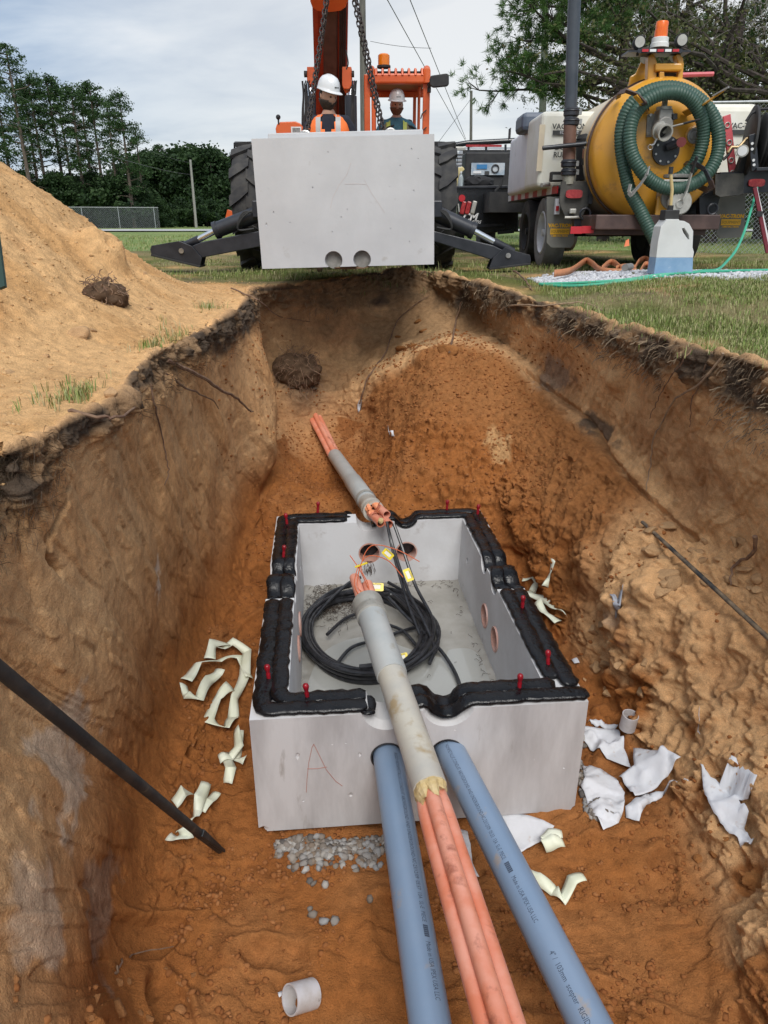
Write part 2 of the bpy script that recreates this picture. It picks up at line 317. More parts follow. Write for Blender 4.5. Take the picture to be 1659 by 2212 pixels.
def pile_h(x, y):
    d = np.sqrt((x + 4.35) ** 2 + (y - 4.15) ** 2); h = 2.5 - .78 * d
    d2 = np.sqrt((x + 5.4) ** 2 + ((y - 1.2) * .8) ** 2); h2 = 2.35 - .74 * d2
    k = .10; m = np.maximum(h, h2); return k * np.log1p(np.exp(np.clip(m / k, -30, 30)))
def ground_z(x, y):
    z = 0 * x
    z = z + .10 * sstep(x, 1.3, 2.3) * (1 - sstep(y, 6.3, 8.0)) * sstep(y, 3.6, 5.2)        # gravel pad stands a little high
    z = z + .06 * np.exp(-((x - .15) / .6) ** 2 - ((y - 6.75) / .45) ** 2)
    z = z - .05 * (1 - sstep(y, 3.5, 6)) * (x < 3)
    return z + pile_h(x, y)
def catmull(P, t):                                                 # P (n, ..., 3); t in [0, n-1]
    n = len(P); i = np.clip(np.floor(t).astype(int), 0, n - 2); u = (t - i).reshape((-1,) + (1,) * (P.ndim - 1))
    p0 = P[np.clip(i - 1, 0, n - 1)]; p1 = P[i]; p2 = P[i + 1]; p3 = P[np.clip(i + 2, 0, n - 1)]
    return .5 * ((2 * p1) + (-p0 + p2) * u + (2 * p0 - 5 * p1 + 4 * p2 - p3) * u ** 2 + (-p0 + 3 * p1 - 3 * p2 + p3) * u ** 3)
def build_terrain():
    OUTD = [9.0, 5.0, 2.6, 1.3, .6, .22, .06]
    net = []
    for s in ST:
        d = Vector((s[0][0], s[0][1], 0)).normalized(); r = s[1]; row = []
        for k, o in enumerate(OUTD):
            x, y = r[0] + d.x * o, r[1] + d.y * o
            gz = float(ground_z(np.array(x), np.array(y))); w = min(1, o / .6); row.append((x, y, gz * w + r[2] * (1 - w) + (.012 if k == 6 else 0)))
        row += [r] + list(s[2:]); net.append(row)
    for row in net:
        for j_, q_ in ((8, .6), (9, .3)): a_, r_ = row[j_], row[7]; row[j_] = (a_[0] + (r_[0] - a_[0]) * q_, a_[1] + (r_[1] - a_[1]) * q_, a_[2])
        if row[-1][1] < 3.95: row[-1] = (.12, row[-1][1], -1.77)
    net = np.array(net, float)                                     # (S, R, 3)
    S, R = net.shape[:2]
    # spacing: fine where the camera sees it close
    tt = []
    for i in range(S - 1):
        c = (net[i, 9] + net[i + 1, 9]) / 2; L = np.linalg.norm(net[i + 1, 7:12] - net[i, 7:12], axis=1).max(); dist = max(1.1, math.hypot(c[0], c[1]))
        k = 6 if c[1] < .4 else max(4, int(L / (.0030 * dist)))
        tt += list(i + np.arange(k) / k)
    tt = np.array(tt + [S - 1.0])
    nr = [6, 10, 16, 26, 34, 26, 16, 46, 66, 66, 60, 56, 46, 40]
    rr = []
    for j in range(R - 1): rr += list(j + np.arange(nr[j]) / nr[j])
    rr = np.array(rr + [R - 1.0])
    A = catmull(net, tt); A = np.swapaxes(catmull(np.swapaxes(A, 0, 1), rr), 0, 1)         # (T, Q, 3)
    T, Q = A.shape[:2]; RR = np.broadcast_to(rr, (T, Q)); X, Y, Z = A[..., 0], A[..., 1], A[..., 2]
    outer = RR < 7; w = sstep(7 - RR, .0, 2.2)
    gz = ground_z(X, Y); A[..., 2] = np.where(outer, Z * (1 - w) + gz * w, Z)
    def normals(A):
        du = np.gradient(A, axis=0); dv = np.gradient(A, axis=1); n = np.cross(du, dv); n /= np.linalg.norm(n, axis=-1, keepdims=True) + 1e-9; return n
    N = normals(A); flip = np.sign(np.median(N[:, 2, 2])); N *= flip
    P = A.copy(); X, Y, Z = P[..., 0], P[..., 1], P[..., 2]
    right = sstep(X, .5, 1.0) * (RR > 7); left = 1 - sstep(X, -.8, -.5)
    wall = sstep(RR, 7.1, 7.8) * (1 - sstep(RR, 10.6, 11.6)); floor = sstep(RR, 11.2, 12.2)
    rim = np.exp(-((RR - 7.2) / .55) ** 2); pile = sstep(pile_h(X, Y), .03, .25) * (RR < 6.8)
    slope = sstep(RR, 9.8, 10.4) * (1 - sstep(RR, 12.2, 13)) * sstep(X, -.45, -.05)            # loose spoil: ramp and ledge
    ramp = slope * sstep(Y, 3.15, 3.6); ledge = slope * (1 - sstep(Y, 3.1, 3.6))
    d = 0
    d = d + wall * (.045 * fbm(P, 1.6, 3, off=3) + .030 * (1 - .65 * left) * (fbm(P, 4.5, 4, off=9)) + .007 * (1 - .6 * left) * fbm(P, 18, 3, off=2))
    # bucket marks: streaks running down the left wall, slabs flaking off
    st = fbm(P, 1.0, 4, off=21, an=(2.5, 5.0 , 1.6)); d = d + left * wall * .014 * st
    S2 = P.copy(); S2[..., 1] = P[..., 1] + P[..., 2] * .75
    st2 = ridge(S2, 1.0, 3, off=33, an=(1.5, 5.0, .6)); d = d + left * wall * .020 * (st2 - .5)
    fl = fbm(S2, 1.0, 4, off=41, an=(2.2, 4.2, 1.3)); fr_ = fl * 4; step = (np.floor(fr_) + sstep(fr_ - np.floor(fr_), .0, .07)) / 4; d = d + wall * (.040 * left + .05 * (1 - left)) * (step * .75 + fl * .25)
    fl2 = fbm(P, 6.5, 4, off=47); fr2 = fl2 * 4; step2 = (np.floor(fr2) + sstep(fr2 - np.floor(fr2), 0, .2)) / 4; d = d + (wall * (.12 + .5 * (1 - left)) + ledge + floor * .15) * .026 * (step2 * .85 + fl2 * .15)
    # rim: torn, overhanging
    fr4 = fbm(P, 5.5, 4, off=6) * 4; d = d + rim * (.055 * fbm(P, 2.4, 3, off=5) + .075 * (np.floor(fr4) + sstep(fr4 - np.floor(fr4), 0, .2)) / 4 + .030 * ridge(P, 22, 3, off=7) + .03 * fbm(P, 34, 3, off=8)) + .0 * rim
    # loose spoil
    d = d + ramp * (.06 * fbm(P, 2.2, 3, off=12) + .022 * ridge(P, 8, 4, off=13) + .016 * fbm(P, 40, 3, off=14))
    d = d + ledge * (.085 * (ridge(P, 3.2, 4, off=15) - .4) + .035 * fbm(P, 9, 4, off=16) + .02 * ridge(P, 22, 3, off=17))
    # trodden floor
    tr = fbm(P, 3.2, 3, off=19); fl3 = fbm(P, 4.2, 3, off=23); fr3 = fl3 * 3.5; d = d + floor * (.042 * tr + .014 * (ridge(P, 7, 4, off=20) - .5) + .045 * (np.floor(fr3) + sstep(fr3 - np.floor(fr3), 0, .12)) / 3.5) 
    cr = sstep(fbm(P, 2.3, 3, off=61), .0, .25); clod = vnoise(X * 30, Y * 30, Z * 30) * vnoise(X * 17 + 5, Y * 17, Z * 17); d = d + (floor * cr + ramp * .4 + ledge * .7) * (.038 * sstep(clod, .28, .42) * (.5 + .5 * vnoise(X * 70, Y * 70, Z * 70))) + floor * cr * .016 * ridge(P, 26, 3, off=62)
    # pile and flat sand
    flow = P.copy(); flow[..., 0] = P[..., 0] + .4 * P[..., 1]
    clp = vnoise(X * 22, Y * 22, Z * 22) * vnoise(X * 12 + 5, Y * 12, Z * 12); d = d + pile * .016 * sstep(clp, .30, .5) * sstep(fbm(P, 1.5, 3, off=64), -.2, .2) + pile * (.05 * fbm(P, 1.8, 4, off=25) + .03 * (ridge(flow, 4.5, 4, off=26) - .4) + .014 * fbm(P, 28, 3, off=27))
    flat = (RR < 6.9) * (1 - pile); d = d + flat * sstep(RR, 1.2, 3) * (.018 * fbm(P, 3, 4, off=28) + .012 * ridge(P, 16, 3, off=29) + .05 * np.exp(-((RR - 6.2) / 1.0) ** 2) * fbm(P, 5, 4, off=30))
    # cracks in the wall, real grooves
    sub_ = A[::5, ::3]; T_, Q_ = sub_.shape[:2]; ix = np.arange(T_ * Q_).reshape(T_, Q_); sf = np.stack([ix[:-1, :-1], ix[1:, :-1], ix[1:, 1:], ix[:-1, 1:]], -1).reshape(-1, 4)
    bv0 = BVHTree.FromPolygons([tuple(p) for p in sub_.reshape(-1, 3)], [tuple(q) for q in sf])
    def wl(px, py, x):
        l, n_, i_, t_ = bv0.ray_cast(CAM, pray(px, py).normalized()); return tuple(l) if l else tuple(CAM + pray(px, py) * (x / pray(px, py).x))
    def groove(pix, zs, wd, dp):
        nonlocal d
        pix = [tuple(np.array(a_) + (np.array(b_) - np.array(a_)) * k_ / 6) for a_, b_ in zip(pix[:-1], pix[1:]) for k_ in range(6)] + [pix[-1]]
        pts = [np.array(wl(*q_, -.97) if len(q_) == 2 else q_) for q_ in pix]; best = np.full(X.shape, 9.0)
        for a, b in zip(pts[:-1], pts[1:]):
            ab = b - a; t = np.clip(((P - a) @ ab) / (ab @ ab), 0, 1); q = a + t[..., None] * ab; best = np.minimum(best, np.linalg.norm(P - q, axis=-1))
        j = .6 + .8 * vnoise(X * 40, Y * 40, Z * 40); d = d - dp * np.exp(-(best / (wd * j)) ** 2)
    groove([(144, 1042), (128, 1090), (100, 1135), (92, 1170), (95, 1200), (120, 1235)], 0, .009, .07)
    groove([(1135, 800), (1200, 855), (1270, 905), (1300, 960), (1360, 1040), (1430, 1105), (1500, 1165)], 0, .016, .05)
    groove([(1600, 820), (1612, 880), (1622, 930)], 0, .009, .05)
    groove([(-.05, 6.0, -.6), (-.05, 5.8, -.8), (-.12, 5.4, -1.1)], 0, .05, .10)
    # footprints on the floor
    g = random.Random(5)
    wq = .30 * fbm(P, 7, 2, off=203)
    for k in range(46):
        cx, cy = g.uniform(-.8, 1.25), g.uniform(.9, 4.3)
        if -.55 < cx < .8 and 2.1 < cy < 4.2: continue
        an = g.uniform(0, 3.14); u = (X - cx) * math.cos(an) + (Y - cy) * math.sin(an); v = -(X - cx) * math.sin(an) + (Y - cy) * math.cos(an)
        q = np.sqrt((u / .135) ** 2 + (v / .06) ** 2) + wq; near = (q < 2.2) & (RR > 10.5)
        pr = np.where(q < 1, -1.0, 0) * (1 - sstep(q, .86, 1.0)) + .75 * np.exp(-((q - 1.18) / .2) ** 2) * sstep(u / .13 + g.uniform(-.5, .5), -.3, .6); d = d + np.where(near, pr * .026, 0)
    # a turf clod hanging on the pile, a knob on the right wall
    for c, r, h in (((-1.62, 4.3, .33), .16, .12), ((1.36, 4.05, -.33), .07, .05), ((-.62, 5.95, -.78), .22, .13), ((1.23, 3.0, -1.2), .2, .10), ((1.2, 3.5, -1.25), .16, .10)):
        q = np.linalg.norm(P - np.array(c), axis=-1) / r; d = d + h * np.exp(-q ** 4) * (1 + .3 * fbm(P, 20, 3, off=50))
    P = A + N * d[..., None]
    # keep clear of the inside of the vault
    lx = (P[..., 0] - .0575) * math.cos(rad(5)) + (P[..., 1] - 3.149) * math.sin(rad(5)); ly = -(P[..., 0] - .0575) * math.sin(rad(5)) + (P[..., 1] - 3.149) * math.cos(rad(5))
    ins = (np.abs(lx) < .62) & (np.abs(ly) < .965) & (RR > 7); P[..., 2] = np.where(ins, np.minimum(P[..., 2], -1.74), P[..., 2])
    # ---- colours of the earth itself
    Zr = P[..., 2]; dz = .0 - Zr
    tan = np.array([.64, .385, .19]); tan2 = np.array([.48, .27, .13]); org = np.array([.315, .118, .034]); org2 = np.array([.25, .088, .025]); top = np.array([.095, .068, .048])
    grey = np.array([.27, .205, .16]); pale = np.array([.60, .50, .40]); sand = np.array([.62, .375, .175]); sand2 = np.array([.49, .265, .105]); grass = np.array([.10, .115, .030]); straw = np.array([.24, .19, .10])
    def mixc(C, c, f): return C * (1 - f[..., None]) + c * f[..., None]
    C = np.broadcast_to(tan, P.shape).copy()
    C = mixc(C, tan2, sstep(fbm(P, 2.2, 4, off=70), -.1, .4) * (1 - .6 * left))
    C = mixc(C, np.array([.56, .30, .13]), left * wall * sstep(fl + .5 * fbm(P, 1.6, 3, off=72), -.25, .35) * .75)
    C = mixc(C, np.array([.50, .33, .18]), left * wall * sstep(st2, .45, .95) * .5)
    lowness = sstep(-Zr + .30 * fbm(P, 1.1, 4, off=71), .78, 1.38)
    C = mixc(C, org, lowness * (1 - .55 * right * (1 - sstep(Y, 3.1, 3.5)) * (RR < 11.6)) * sstep(RR, 7.5, 8))
    C = mixc(C, np.array([.31, .132, .046]), np.clip(ramp * sstep(RR + .4 * fbm(P, 5, 3, off=74), 9.95, 10.3), 0, 1))
    C = mixc(C, org2, sstep(fbm(P, 3.5, 4, off=75), .0, .35) * sstep(RR, 10, 10.6) * (lowness > .3) * .8)
    C = mixc(C, org, floor)
    C = mixc(C, np.array([.36, .155, .055]), floor * sstep(fbm(P, 2.4, 4, off=76), -.05, .3) * .6)
    C = mixc(C, org2 * .8, floor * sstep(fbm(P, 5, 4, off=77), .1, .4) * .6)
    C = mixc(C, tan, ledge * sstep(fbm(P, 2.6, 4, off=78) + .25 * (ridge(P, 6, 3, off=15) - .5), -.15, .12) * .85)
    # pale leached patches, grey patches and a dark one
    def spot(c, r, col, f, sc=7, off=80):
        nonlocal C
        q = np.linalg.norm((P - np.array(c)) / np.array(r), axis=-1); C = mixc(C, col, (1 - sstep(q + .9 * fbm(P, sc, 4, off=off), .55, 1.05)) * f)
    spot((-.94, 1.72, -1.02), (.3, .24, .17), pale, .6, 14); spot((-.80, 1.25, -1.1), (.3, .12, .16), pale, .45, 10, 81); spot((-1.03, 2.9, -1.02), (.3, .07, .12), pale * 1.1, .75, 16, 82)
    spot((-.88, 1.55, -1.42), (.3, .22, .14), grey, .5, 9, 83)
    spot((.80, 4.72, -.93), (.10, .16, .13), sand * .8, .8, 12, 85); spot((1.25, 3.0, -1.25), (.2, .12, .18), grey * 1.25, .5, 12, 86)
    spot((1.2, 5.0, -.50), (.12, .35, .12), grey * .8, .7, 12, 88); spot((1.3, 4.2, -.66), (.12, .25, .07), grey * .4, .85, 12, 89)  # a grey patch and a dark patch along the right wall's foot
    # topsoil band below the turf line, ragged
    band = sstep(RR, 6.55, 6.95) * (1 - sstep(dz + .10 * fbm(P, 5, 4, off=90) + (.03 + .08 * right) * 0, .13, .235)) * (RR < 8.9)
    C = mixc(C, top, np.clip(band, 0, 1) * (.62 + .38 * sstep(fbm(P, 7, 4, off=91), -.3, .1)))
    hole_shade = np.exp(-(np.linalg.norm((P - np.array((.72, 6.35, -.2))) / np.array((.28, .4, .13)), axis=-1)) ** 4); C = mixc(C, top * .6, hole_shade * .9)  # shade of the hole under the back lip, put into the colour
    bk = sstep(Y, 5.4, 5.9) * (RR > 7) * (RR < 10.0); C = mixc(C, np.array([.27, .165, .085]), bk * sstep(fbm(P, 2.4, 4, off=92), -.25, .1) * .7)
    C = mixc(C, top * 1.3, np.exp(-(np.linalg.norm(P - np.array((-.62, 5.95, -.78)), axis=-1) / .3) ** 4) * .8)
    C = mixc(C, top * 1.5, np.exp(-(np.linalg.norm(P - np.array((-1.62, 4.3, .35)), axis=-1) / .24) ** 4) * .7)
    # outer ground
    gr = (1 - sstep(RR, 6.3, 6.75))
    isand = np.clip(sstep(pile_h(P[..., 0], P[..., 1]) + .04 * fbm(P, 2, 3, off=93), .0, .04) + (1 - sstep(P[..., 0] + .15 * fbm(P, 2.5, 3, off=94), -1.0, -.75)) * (1 - sstep(P[..., 1], 6.1, 6.5)), 0, 1)
    band2 = np.exp(-((RR - 6.2) / 1.15) ** 2) * sstep(P[..., 1], 5.4, 6.0) * (1 - sstep(P[..., 0], 1.0, 1.6)); isand = np.clip(np.maximum(isand, 1.3 * band2), 0, 1)
    G = np.broadcast_to(grass, P.shape).copy(); G = mixc(G, straw, sstep(fbm(P, 1.5, 4, off=95), -.2, .3) * .7); G = mixc(G, top * 1.6, sstep(fbm(P, 4, 4, off=96), .1, .4) * .6)
    Sd = np.broadcast_to(sand, P.shape).copy(); Sd = mixc(Sd, sand2, sstep(fbm(P, 3, 4, off=97), -.1, .4) * .7); Sd = mixc(Sd, org * 1.2, pile * sstep(fbm(P, 1.5, 4, off=98), .1, .4) * .35)
    G = mixc(G, Sd, isand); C = mixc(C, G, gr * (RR < 7.2))
    grassy = ((1 - isand) * gr * (RR < 6.8)).reshape(-1)
    idx = np.arange(T * Q).reshape(T, Q); f = np.stack([idx[:-1, :-1], idx[1:, :-1], idx[1:, 1:], idx[:-1, 1:]], -1).reshape(-1, 4)
    if flip < 0: f = f[:, ::-1]
    M = attr_mat('earth', rough=.96, bump=.008, bs=140, var=.26, spec=.15)
    o = fast_mesh('ground', P.reshape(-1, 3), f, M, smooth=True); set_col(o, C.reshape(-1, 3)); o['kind'] = 'structure'
    bvh = BVHTree.FromPolygons([tuple(p) for p in P.reshape(-1, 3)[:, :]], [tuple(q) for q in f[::1]], all_triangles=False)
    return o, bvh, A, P, RR
ground, BV, NETA, NETP, NETR = build_terrain()
def hit(px, py):
    d = pray(px, py).normalized(); loc, n, i, t = BV.ray_cast(CAM, d)
    if loc is None: return PZ(px, py, -1.75), Vector((0, 0, 1))
    if n.dot(d) > 0: n = -n
    return loc, n
def floor_z(x, y, z0=3.0):
    loc, n, i, t = BV.ray_cast(Vector((x, y, z0)), Vector((0, 0, -1)))
    return loc.z if loc else 0.0
# ---------------------------------------------------------------- the land beyond, road, gravel pad, grass
def far_land():
    xs = np.unique(np.concatenate([-np.geomspace(6, 900, 40), np.linspace(-6, 6, 13), np.geomspace(6, 900, 40)])); ys = np.unique(np.concatenate([[-60, -20, -8, -3, 0], np.linspace(1, 12, 8), np.geomspace(12.5, 1500, 60)]))
    X, Y = np.meshgrid(xs, ys, indexing='ij'); Z = .02 * fbm(np.stack([X, Y, X * 0], -1), .4, 3) + .25 * sstep(Y, 45, 60) * 0
    hole = (np.abs(X) < 5.5) & (Y > -3.2) & (Y < 11.5)
    Z = Z - .03; idx = np.arange(X.size).reshape(X.shape); f = np.stack([idx[:-1, :-1], idx[1:, :-1], idx[1:, 1:], idx[:-1, 1:]], -1)
    hc = hole[:-1, :-1] & hole[1:, :-1] & hole[1:, 1:] & hole[:-1, 1:]; f = f[~hc].reshape(-1, 4)
    m = mat('meadow', (.12, .185, .040), (.19, .235, .065), scale=.35, rough=.95, bump=.02, bscale=18, c3=(.20, .17, .09), s3=1.1, f3=.56)
    o = fast_mesh('meadow', np.stack([X, Y, Z], -1).reshape(-1, 3), f, m); o['kind'] = 'structure'
    r = MB(); r.add([(-400, 45, .03), (260, 45, .03), (260, 57, .03), (-400, 57, .03)], [(0, 1, 2, 3)]); rm = mat('asphalt', (.36, .36, .355), (.43, .43, .42), scale=.6, rough=.85)
    ro = r.build('road', rm, kind='structure')
    ln = MB()
    for y in (45.5, 56.4): ln.add([(-400, y, .034), (260, y, .034), (260, y + .12, .034), (-400, y + .12, .034)], [(0, 1, 2, 3)])
    l = ln.build('road_marking', mat('road_paint', (.6, .6, .58), rough=.8)); l.parent = ro
far_land()
def outer_z(x, y):                                                 # top of the ground anywhere outside the pit
    if -1.2 < x < 12 and y < 9.9 or y < 8:
        loc, n, i, t = BV.ray_cast(Vector((x, y, 4.0)), Vector((0, 0, -1)))
        if loc: return loc.z, n
    return -.02, Vector((0, 0, 1))

def stones(name, pts, m, smin, smax, seed, kind='stuff', flat=.7):
    g = np.random.RandomState(seed); bm = bmesh.new(); bmesh.ops.create_icosphere(bm, subdivisions=1, radius=1); bv = np.array([v.co[:] for v in bm.verts]); bf = np.array([[v.index for v in f.verts] for f in bm.faces]); bm.free()
    n = len(pts); nv = len(bv); V = np.zeros((n, nv, 3)); F = np.zeros((n, len(bf), 3), int); C = np.zeros((n, nv, 3))
    for i, p in enumerate(pts):
        s = g.uniform(smin, smax) ; q = bv * (1 + g.uniform(-.28, .28, (nv, 1))) * np.array([1, g.uniform(.6, 1), g.uniform(flat * .7, flat)]) * s
        a = g.uniform(0, 6.28); R = np.array([[math.cos(a), -math.sin(a), 0], [math.sin(a), math.cos(a), 0], [0, 0, 1]]); b = g.uniform(-.6, .6); R2 = np.array([[1, 0, 0], [0, math.cos(b), -math.sin(b)], [0, math.sin(b), math.cos(b)]])
        V[i] = q @ R2.T @ R.T + np.array(p); F[i] = bf + i * nv; C[i] = g.uniform(0, 1)
    o = fast_mesh(name, V.reshape(-1, 3), F.reshape(-1, 3), m); set_col(o, C.reshape(-1, 3)); o['kind'] = kind; return o
def ramp_mat(name, cols, rough=.9, bump=.003, bs=90):
    m, nt, b = node_mat(name); N = nt.nodes; L = nt.links; at = N.new('ShaderNodeAttribute'); at.attribute_name = 'Col'
    cr = N.new('ShaderNodeValToRGB'); e = cr.color_ramp.elements; e[0].color = tuple(cols[0]) + (1,); e[1].color = tuple(cols[-1]) + (1,)
    for i, c in enumerate(cols[1:-1]): x = e.new((i + 1) / (len(cols) - 1)); x.color = tuple(c) + (1,)
    L.new(at.outputs['Fac'], cr.inputs[0]); L.new(cr.outputs[0], b.inputs['Base Color']); b.inputs['Roughness'].default_value = rough; b.inputs['Specular IOR Level'].default_value = .25
    tc = N.new('ShaderNodeTexCoord'); nb = N.new('ShaderNodeTexNoise'); nb.inputs['Scale'].default_value = bs; L.new(tc.outputs['Object'], nb.inputs[0]); bp = N.new('ShaderNodeBump'); bp.inputs['Distance'].default_value = bump; L.new(nb.outputs[0], bp.inputs['Height']); L.new(bp.outputs[0], b.inputs['Normal'])
    return m
M_gravel = ramp_mat('white_gravel', [(.33, .34, .37), (.5, .51, .54), (.62, .63, .65), (.42, .41, .42)])
def gravel_pad():
    g = random.Random(3); pts = []
    edge0 = [(1.35, 6.35), (1.9, 5.85), (2.6, 5.6), (3.6, 5.55), (6, 5.4)]; edge1 = [(1.35, 6.9), (1.8, 7.5), (2.5, 7.75), (3.4, 7.9), (6, 8.2)]
    def ip(E, x):
        for (a, b), (c, d) in zip(E[:-1], E[1:]):
            if a <= x <= c: return b + (d - b) * (x - a) / (c - a)
        return E[-1][1]
    n = 0
    while len(pts) < 11000:
        x = 1.35 + 4.2 * g.random() ** 1.15; a, b = ip(edge0, x), ip(edge1, x); t = g.random(); y = a + (b - a) * t + g.gauss(0, .08)
        z, nn = outer_z(x, y); pts.append((x, y, z + .004))
    return stones('gravel', pts, M_gravel, .011, .026, 5)
gravel_pad()
M_stone = ramp_mat('crushed_stone', [(.10, .09, .085), (.22, .19, .16), (.30, .30, .30), (.17, .12, .08), (.40, .39, .37)])
def grass_blades():
    g = np.random.RandomState(8); V = []; F = []; C = []; k = 0
    def tuft(x, y, z, hgt, n, wd, sp):
        nonlocal k
        for i in range(n):
            a = g.uniform(0, 6.28); r = g.uniform(0, sp); bx, by = x + r * math.cos(a), y + r * math.sin(a); h = hgt * g.uniform(.45, 1.15); le = g.uniform(.2, .95) * h; b = g.uniform(0, 6.28); w = wd * g.uniform(.7, 1.3)
            px, py = -math.sin(b) * w, math.cos(b) * w; dx, dy = math.cos(b) * le, math.sin(b) * le
            V.extend([(bx - px, by - py, z - .01), (bx + px, by + py, z - .01), (bx + dx * .4 + px * .7, by + dy * .4 + py * .7, z + h * .65), (bx + dx * .4 - px * .7, by + dy * .4 - py * .7, z + h * .65), (bx + dx, by + dy, z + h * (1 - .25 * le / h))])
            F.extend([(k, k + 1, k + 2), (k, k + 2, k + 3), (k + 3, k + 2, k + 4)]); c = g.uniform(0, 1); C.extend([(c, c, c)] * 5); k += 5
    cnt = 0
    # near right bank, edges, between, far
    for i in range(46000):
        u = g.uniform(0, 1); 
        if i < 24000: x = g.uniform(1.2, 3.6); y = g.uniform(2.5, 5.9)
        elif i < 38000: x = g.uniform(-4.2, 6.5); y = g.uniform(6.0, 10.5)
        else: y = 9 + 22 * u ** 1.3; x = g.uniform(-.58, .62) * y * 1.0
        z, nn = outer_z(x, y)
        if z > .2 or z < -.12 or nn.z < .75: continue
        P = np.array([x, y, 0.]); dens = float(fbm(P, 1.3, 3, off=95)); 
        ph = float(pile_h(np.array(x), np.array(y)))
        if ph > .035: continue
        if x < 1.15 and y < 6.75 + .25 * dens: continue
        if x > 1.35 and 5.7 < y < 7.75 and g.uniform() < .96: continue
        if y < 6 and x < 1.55 - (y - 3) * .05 + .1 and g.uniform() < .6: continue
        if dens < -.15 and g.uniform() < .75: continue
        far = 1 + max(0, y - 6) * .09
        tall = 1 + .9 * float(fbm(P, 3.1, 3, off=131)) + (.8 if g.uniform() < .04 else 0); tuft(x, y, z, (.034 if y < 6 else .048) * tall * far ** .4, 3 if y < 12 else 5, (.0016 if y < 6 else .0020) * far, .05 * far)
    # a few weeds along the left rim
    for i in range(170):
        x = -1.03 - abs(g.normal()) * .05; y = g.choice([2.35, 2.45, 3.3, 3.7, 4.5]) + g.normal() * .09; z, nn = outer_z(x, y)
        if -.2 < z < .2 and nn.z > .3: tuft(x, y, z, .05, 4, .0016, .03)
    m = ramp_mat('grass_blades', [(.11, .17, .035), (.18, .25, .06), (.27, .30, .10), (.42, .36, .21), (.13, .20, .045)], rough=.7, bump=0)
    o = fast_mesh('grass', V, F, m); set_col(o, np.array(C)); o['kind'] = 'stuff'; tag(o)
grass_blades()
def crumbs():
    g = random.Random(12); pts = []; pts2 = []
    for i in range(17000):
        x = g.uniform(-1.0, 1.7); y = g.uniform(.9, 6.2); z = floor_z(x, y, -.02)
        if z > -.25: continue
        if -.7 < x < .85 and 2.0 < y < 4.25: continue
        dens = float(fbm(np.array([x, y, 0.]), 2.2, 3, off=61))
        if g.random() > .25 + dens * 1.6 and y < 4.2: continue
        pts.append((x, y, z + .001))
    for i in range(5000):
        x = g.uniform(-.75, 1.2); y = .95 + 1.3 * g.random(); z = floor_z(x, y, -.8); dens = float(fbm(np.array([x, y, 0.]), 3.0, 3, off=61))
        if z < -1.4 and g.random() < .15 + dens * 2.5: pts.append((x, y, z + .001))
    M = ramp_mat('loose_earth', [(.20, .072, .022), (.29, .11, .034), (.25, .095, .03), (.33, .14, .05)])
    stones('soil_crumbs', pts, M, .003, .015, 3)
    for i in range(5200):
        x = g.uniform(-4, -1.0); y = g.uniform(1.5, 6.6); z, nn = outer_z(x, y); pts2.append((x, y, z))
    stones('sand_crumbs', pts2, ramp_mat('loose_sand', [(.44, .27, .12), (.56, .36, .18), (.38, .22, .1)]), .003, .012, 4)
crumbs()
def rootlets():                                                   # fine roots and dead grass hanging out of the torn edge
    g = np.random.RandomState(4); V = []; F = []; C = []; k = 0
    T, Q = NETR.shape; rows = [j for j in range(Q) if 6.7 < NETR[0, j] < 8.0]
    for i in range(17000):
        a = g.randint(0, T); j = rows[g.randint(0, len(rows))]; p = NETP[a, j].copy()
        if p[1] < 1.0: continue
        if fbm(p, 2.0, 2, off=55) < -.22: continue
        # outward from the wall, then down
        q = NETP[a, min(j + 6, Q - 1)]; out = np.array([-(p[0] - .2), -(p[1] - 3.2) * (1 if p[1] > 5.4 else .1), 0]); out /= np.linalg.norm(out) + 1e-6
        L = g.uniform(.015, .07) * (1.9 if g.uniform() < .06 else 1); w = g.uniform(.0006, .0016); pts = [p - out * .01]; d = out * .8 + g.normal(size=3) * .75 + np.array([0, 0, .2])
        for s in range(4): d = d * .75 + g.normal(size=3) * .35 + np.array([0, 0, -.45]); pts.append(pts[-1] + d / (np.linalg.norm(d) + 1e-6) * L / 4)
        s0 = np.cross(out, [0, 0, 1]) * w; s0b = np.array([0, 0, w]); c = g.uniform(0, 1)
        for t in pts: V.extend([t - s0 - s0b, t + s0 + s0b]); C.extend([(c, c, c)] * 2)
        for s in range(4): F.append((k + 2 * s, k + 2 * s + 1, k + 2 * s + 3, k + 2 * s + 2))
        k += 10
    m = ramp_mat('rootlet', [(.11, .075, .045), (.20, .14, .09), (.30, .23, .15), (.08, .055, .035)], bump=0)
    o = fast_mesh('rootlets', V, F, m); set_col(o, np.array(C)); o['kind'] = 'stuff'
rootlets()
# thicker roots and twigs, each its own thing
M_root = mat('root_bark', (.13, .07, .045), (.24, .15, .09), scale=30, rough=.85, bump=.001)
M_twig = mat('pale_twig', (.34, .24, .15), (.22, .15, .1), scale=30, rough=.85, bump=.001)
def wallpix(px, py, off=.015):
    p, n = hit(px, py); return p + n * off
def root(label, pix, r, m=M_root, name='root', offs=None, cat='root'):
    pts = [];
    for i, (a, b) in enumerate(pix): pts.append(wallpix(a, b, (offs[i] if offs else .015)))
    # smooth
    P = np.array([p[:] for p in pts]); t = np.linspace(0, len(P) - 1, (len(P) - 1) * 5 + 1); Q = catmull(P, t); g = np.random.RandomState(int(pix[0][0])); Q[1:-1] += g.normal(size=Q[1:-1].shape) * .003
    o = MB().tube([Vector(q) for q in Q], [r * (1 - .6 * i / len(Q)) for i in range(len(Q))], 6).build(name, m, smooth=True); return tag(o, label, cat)
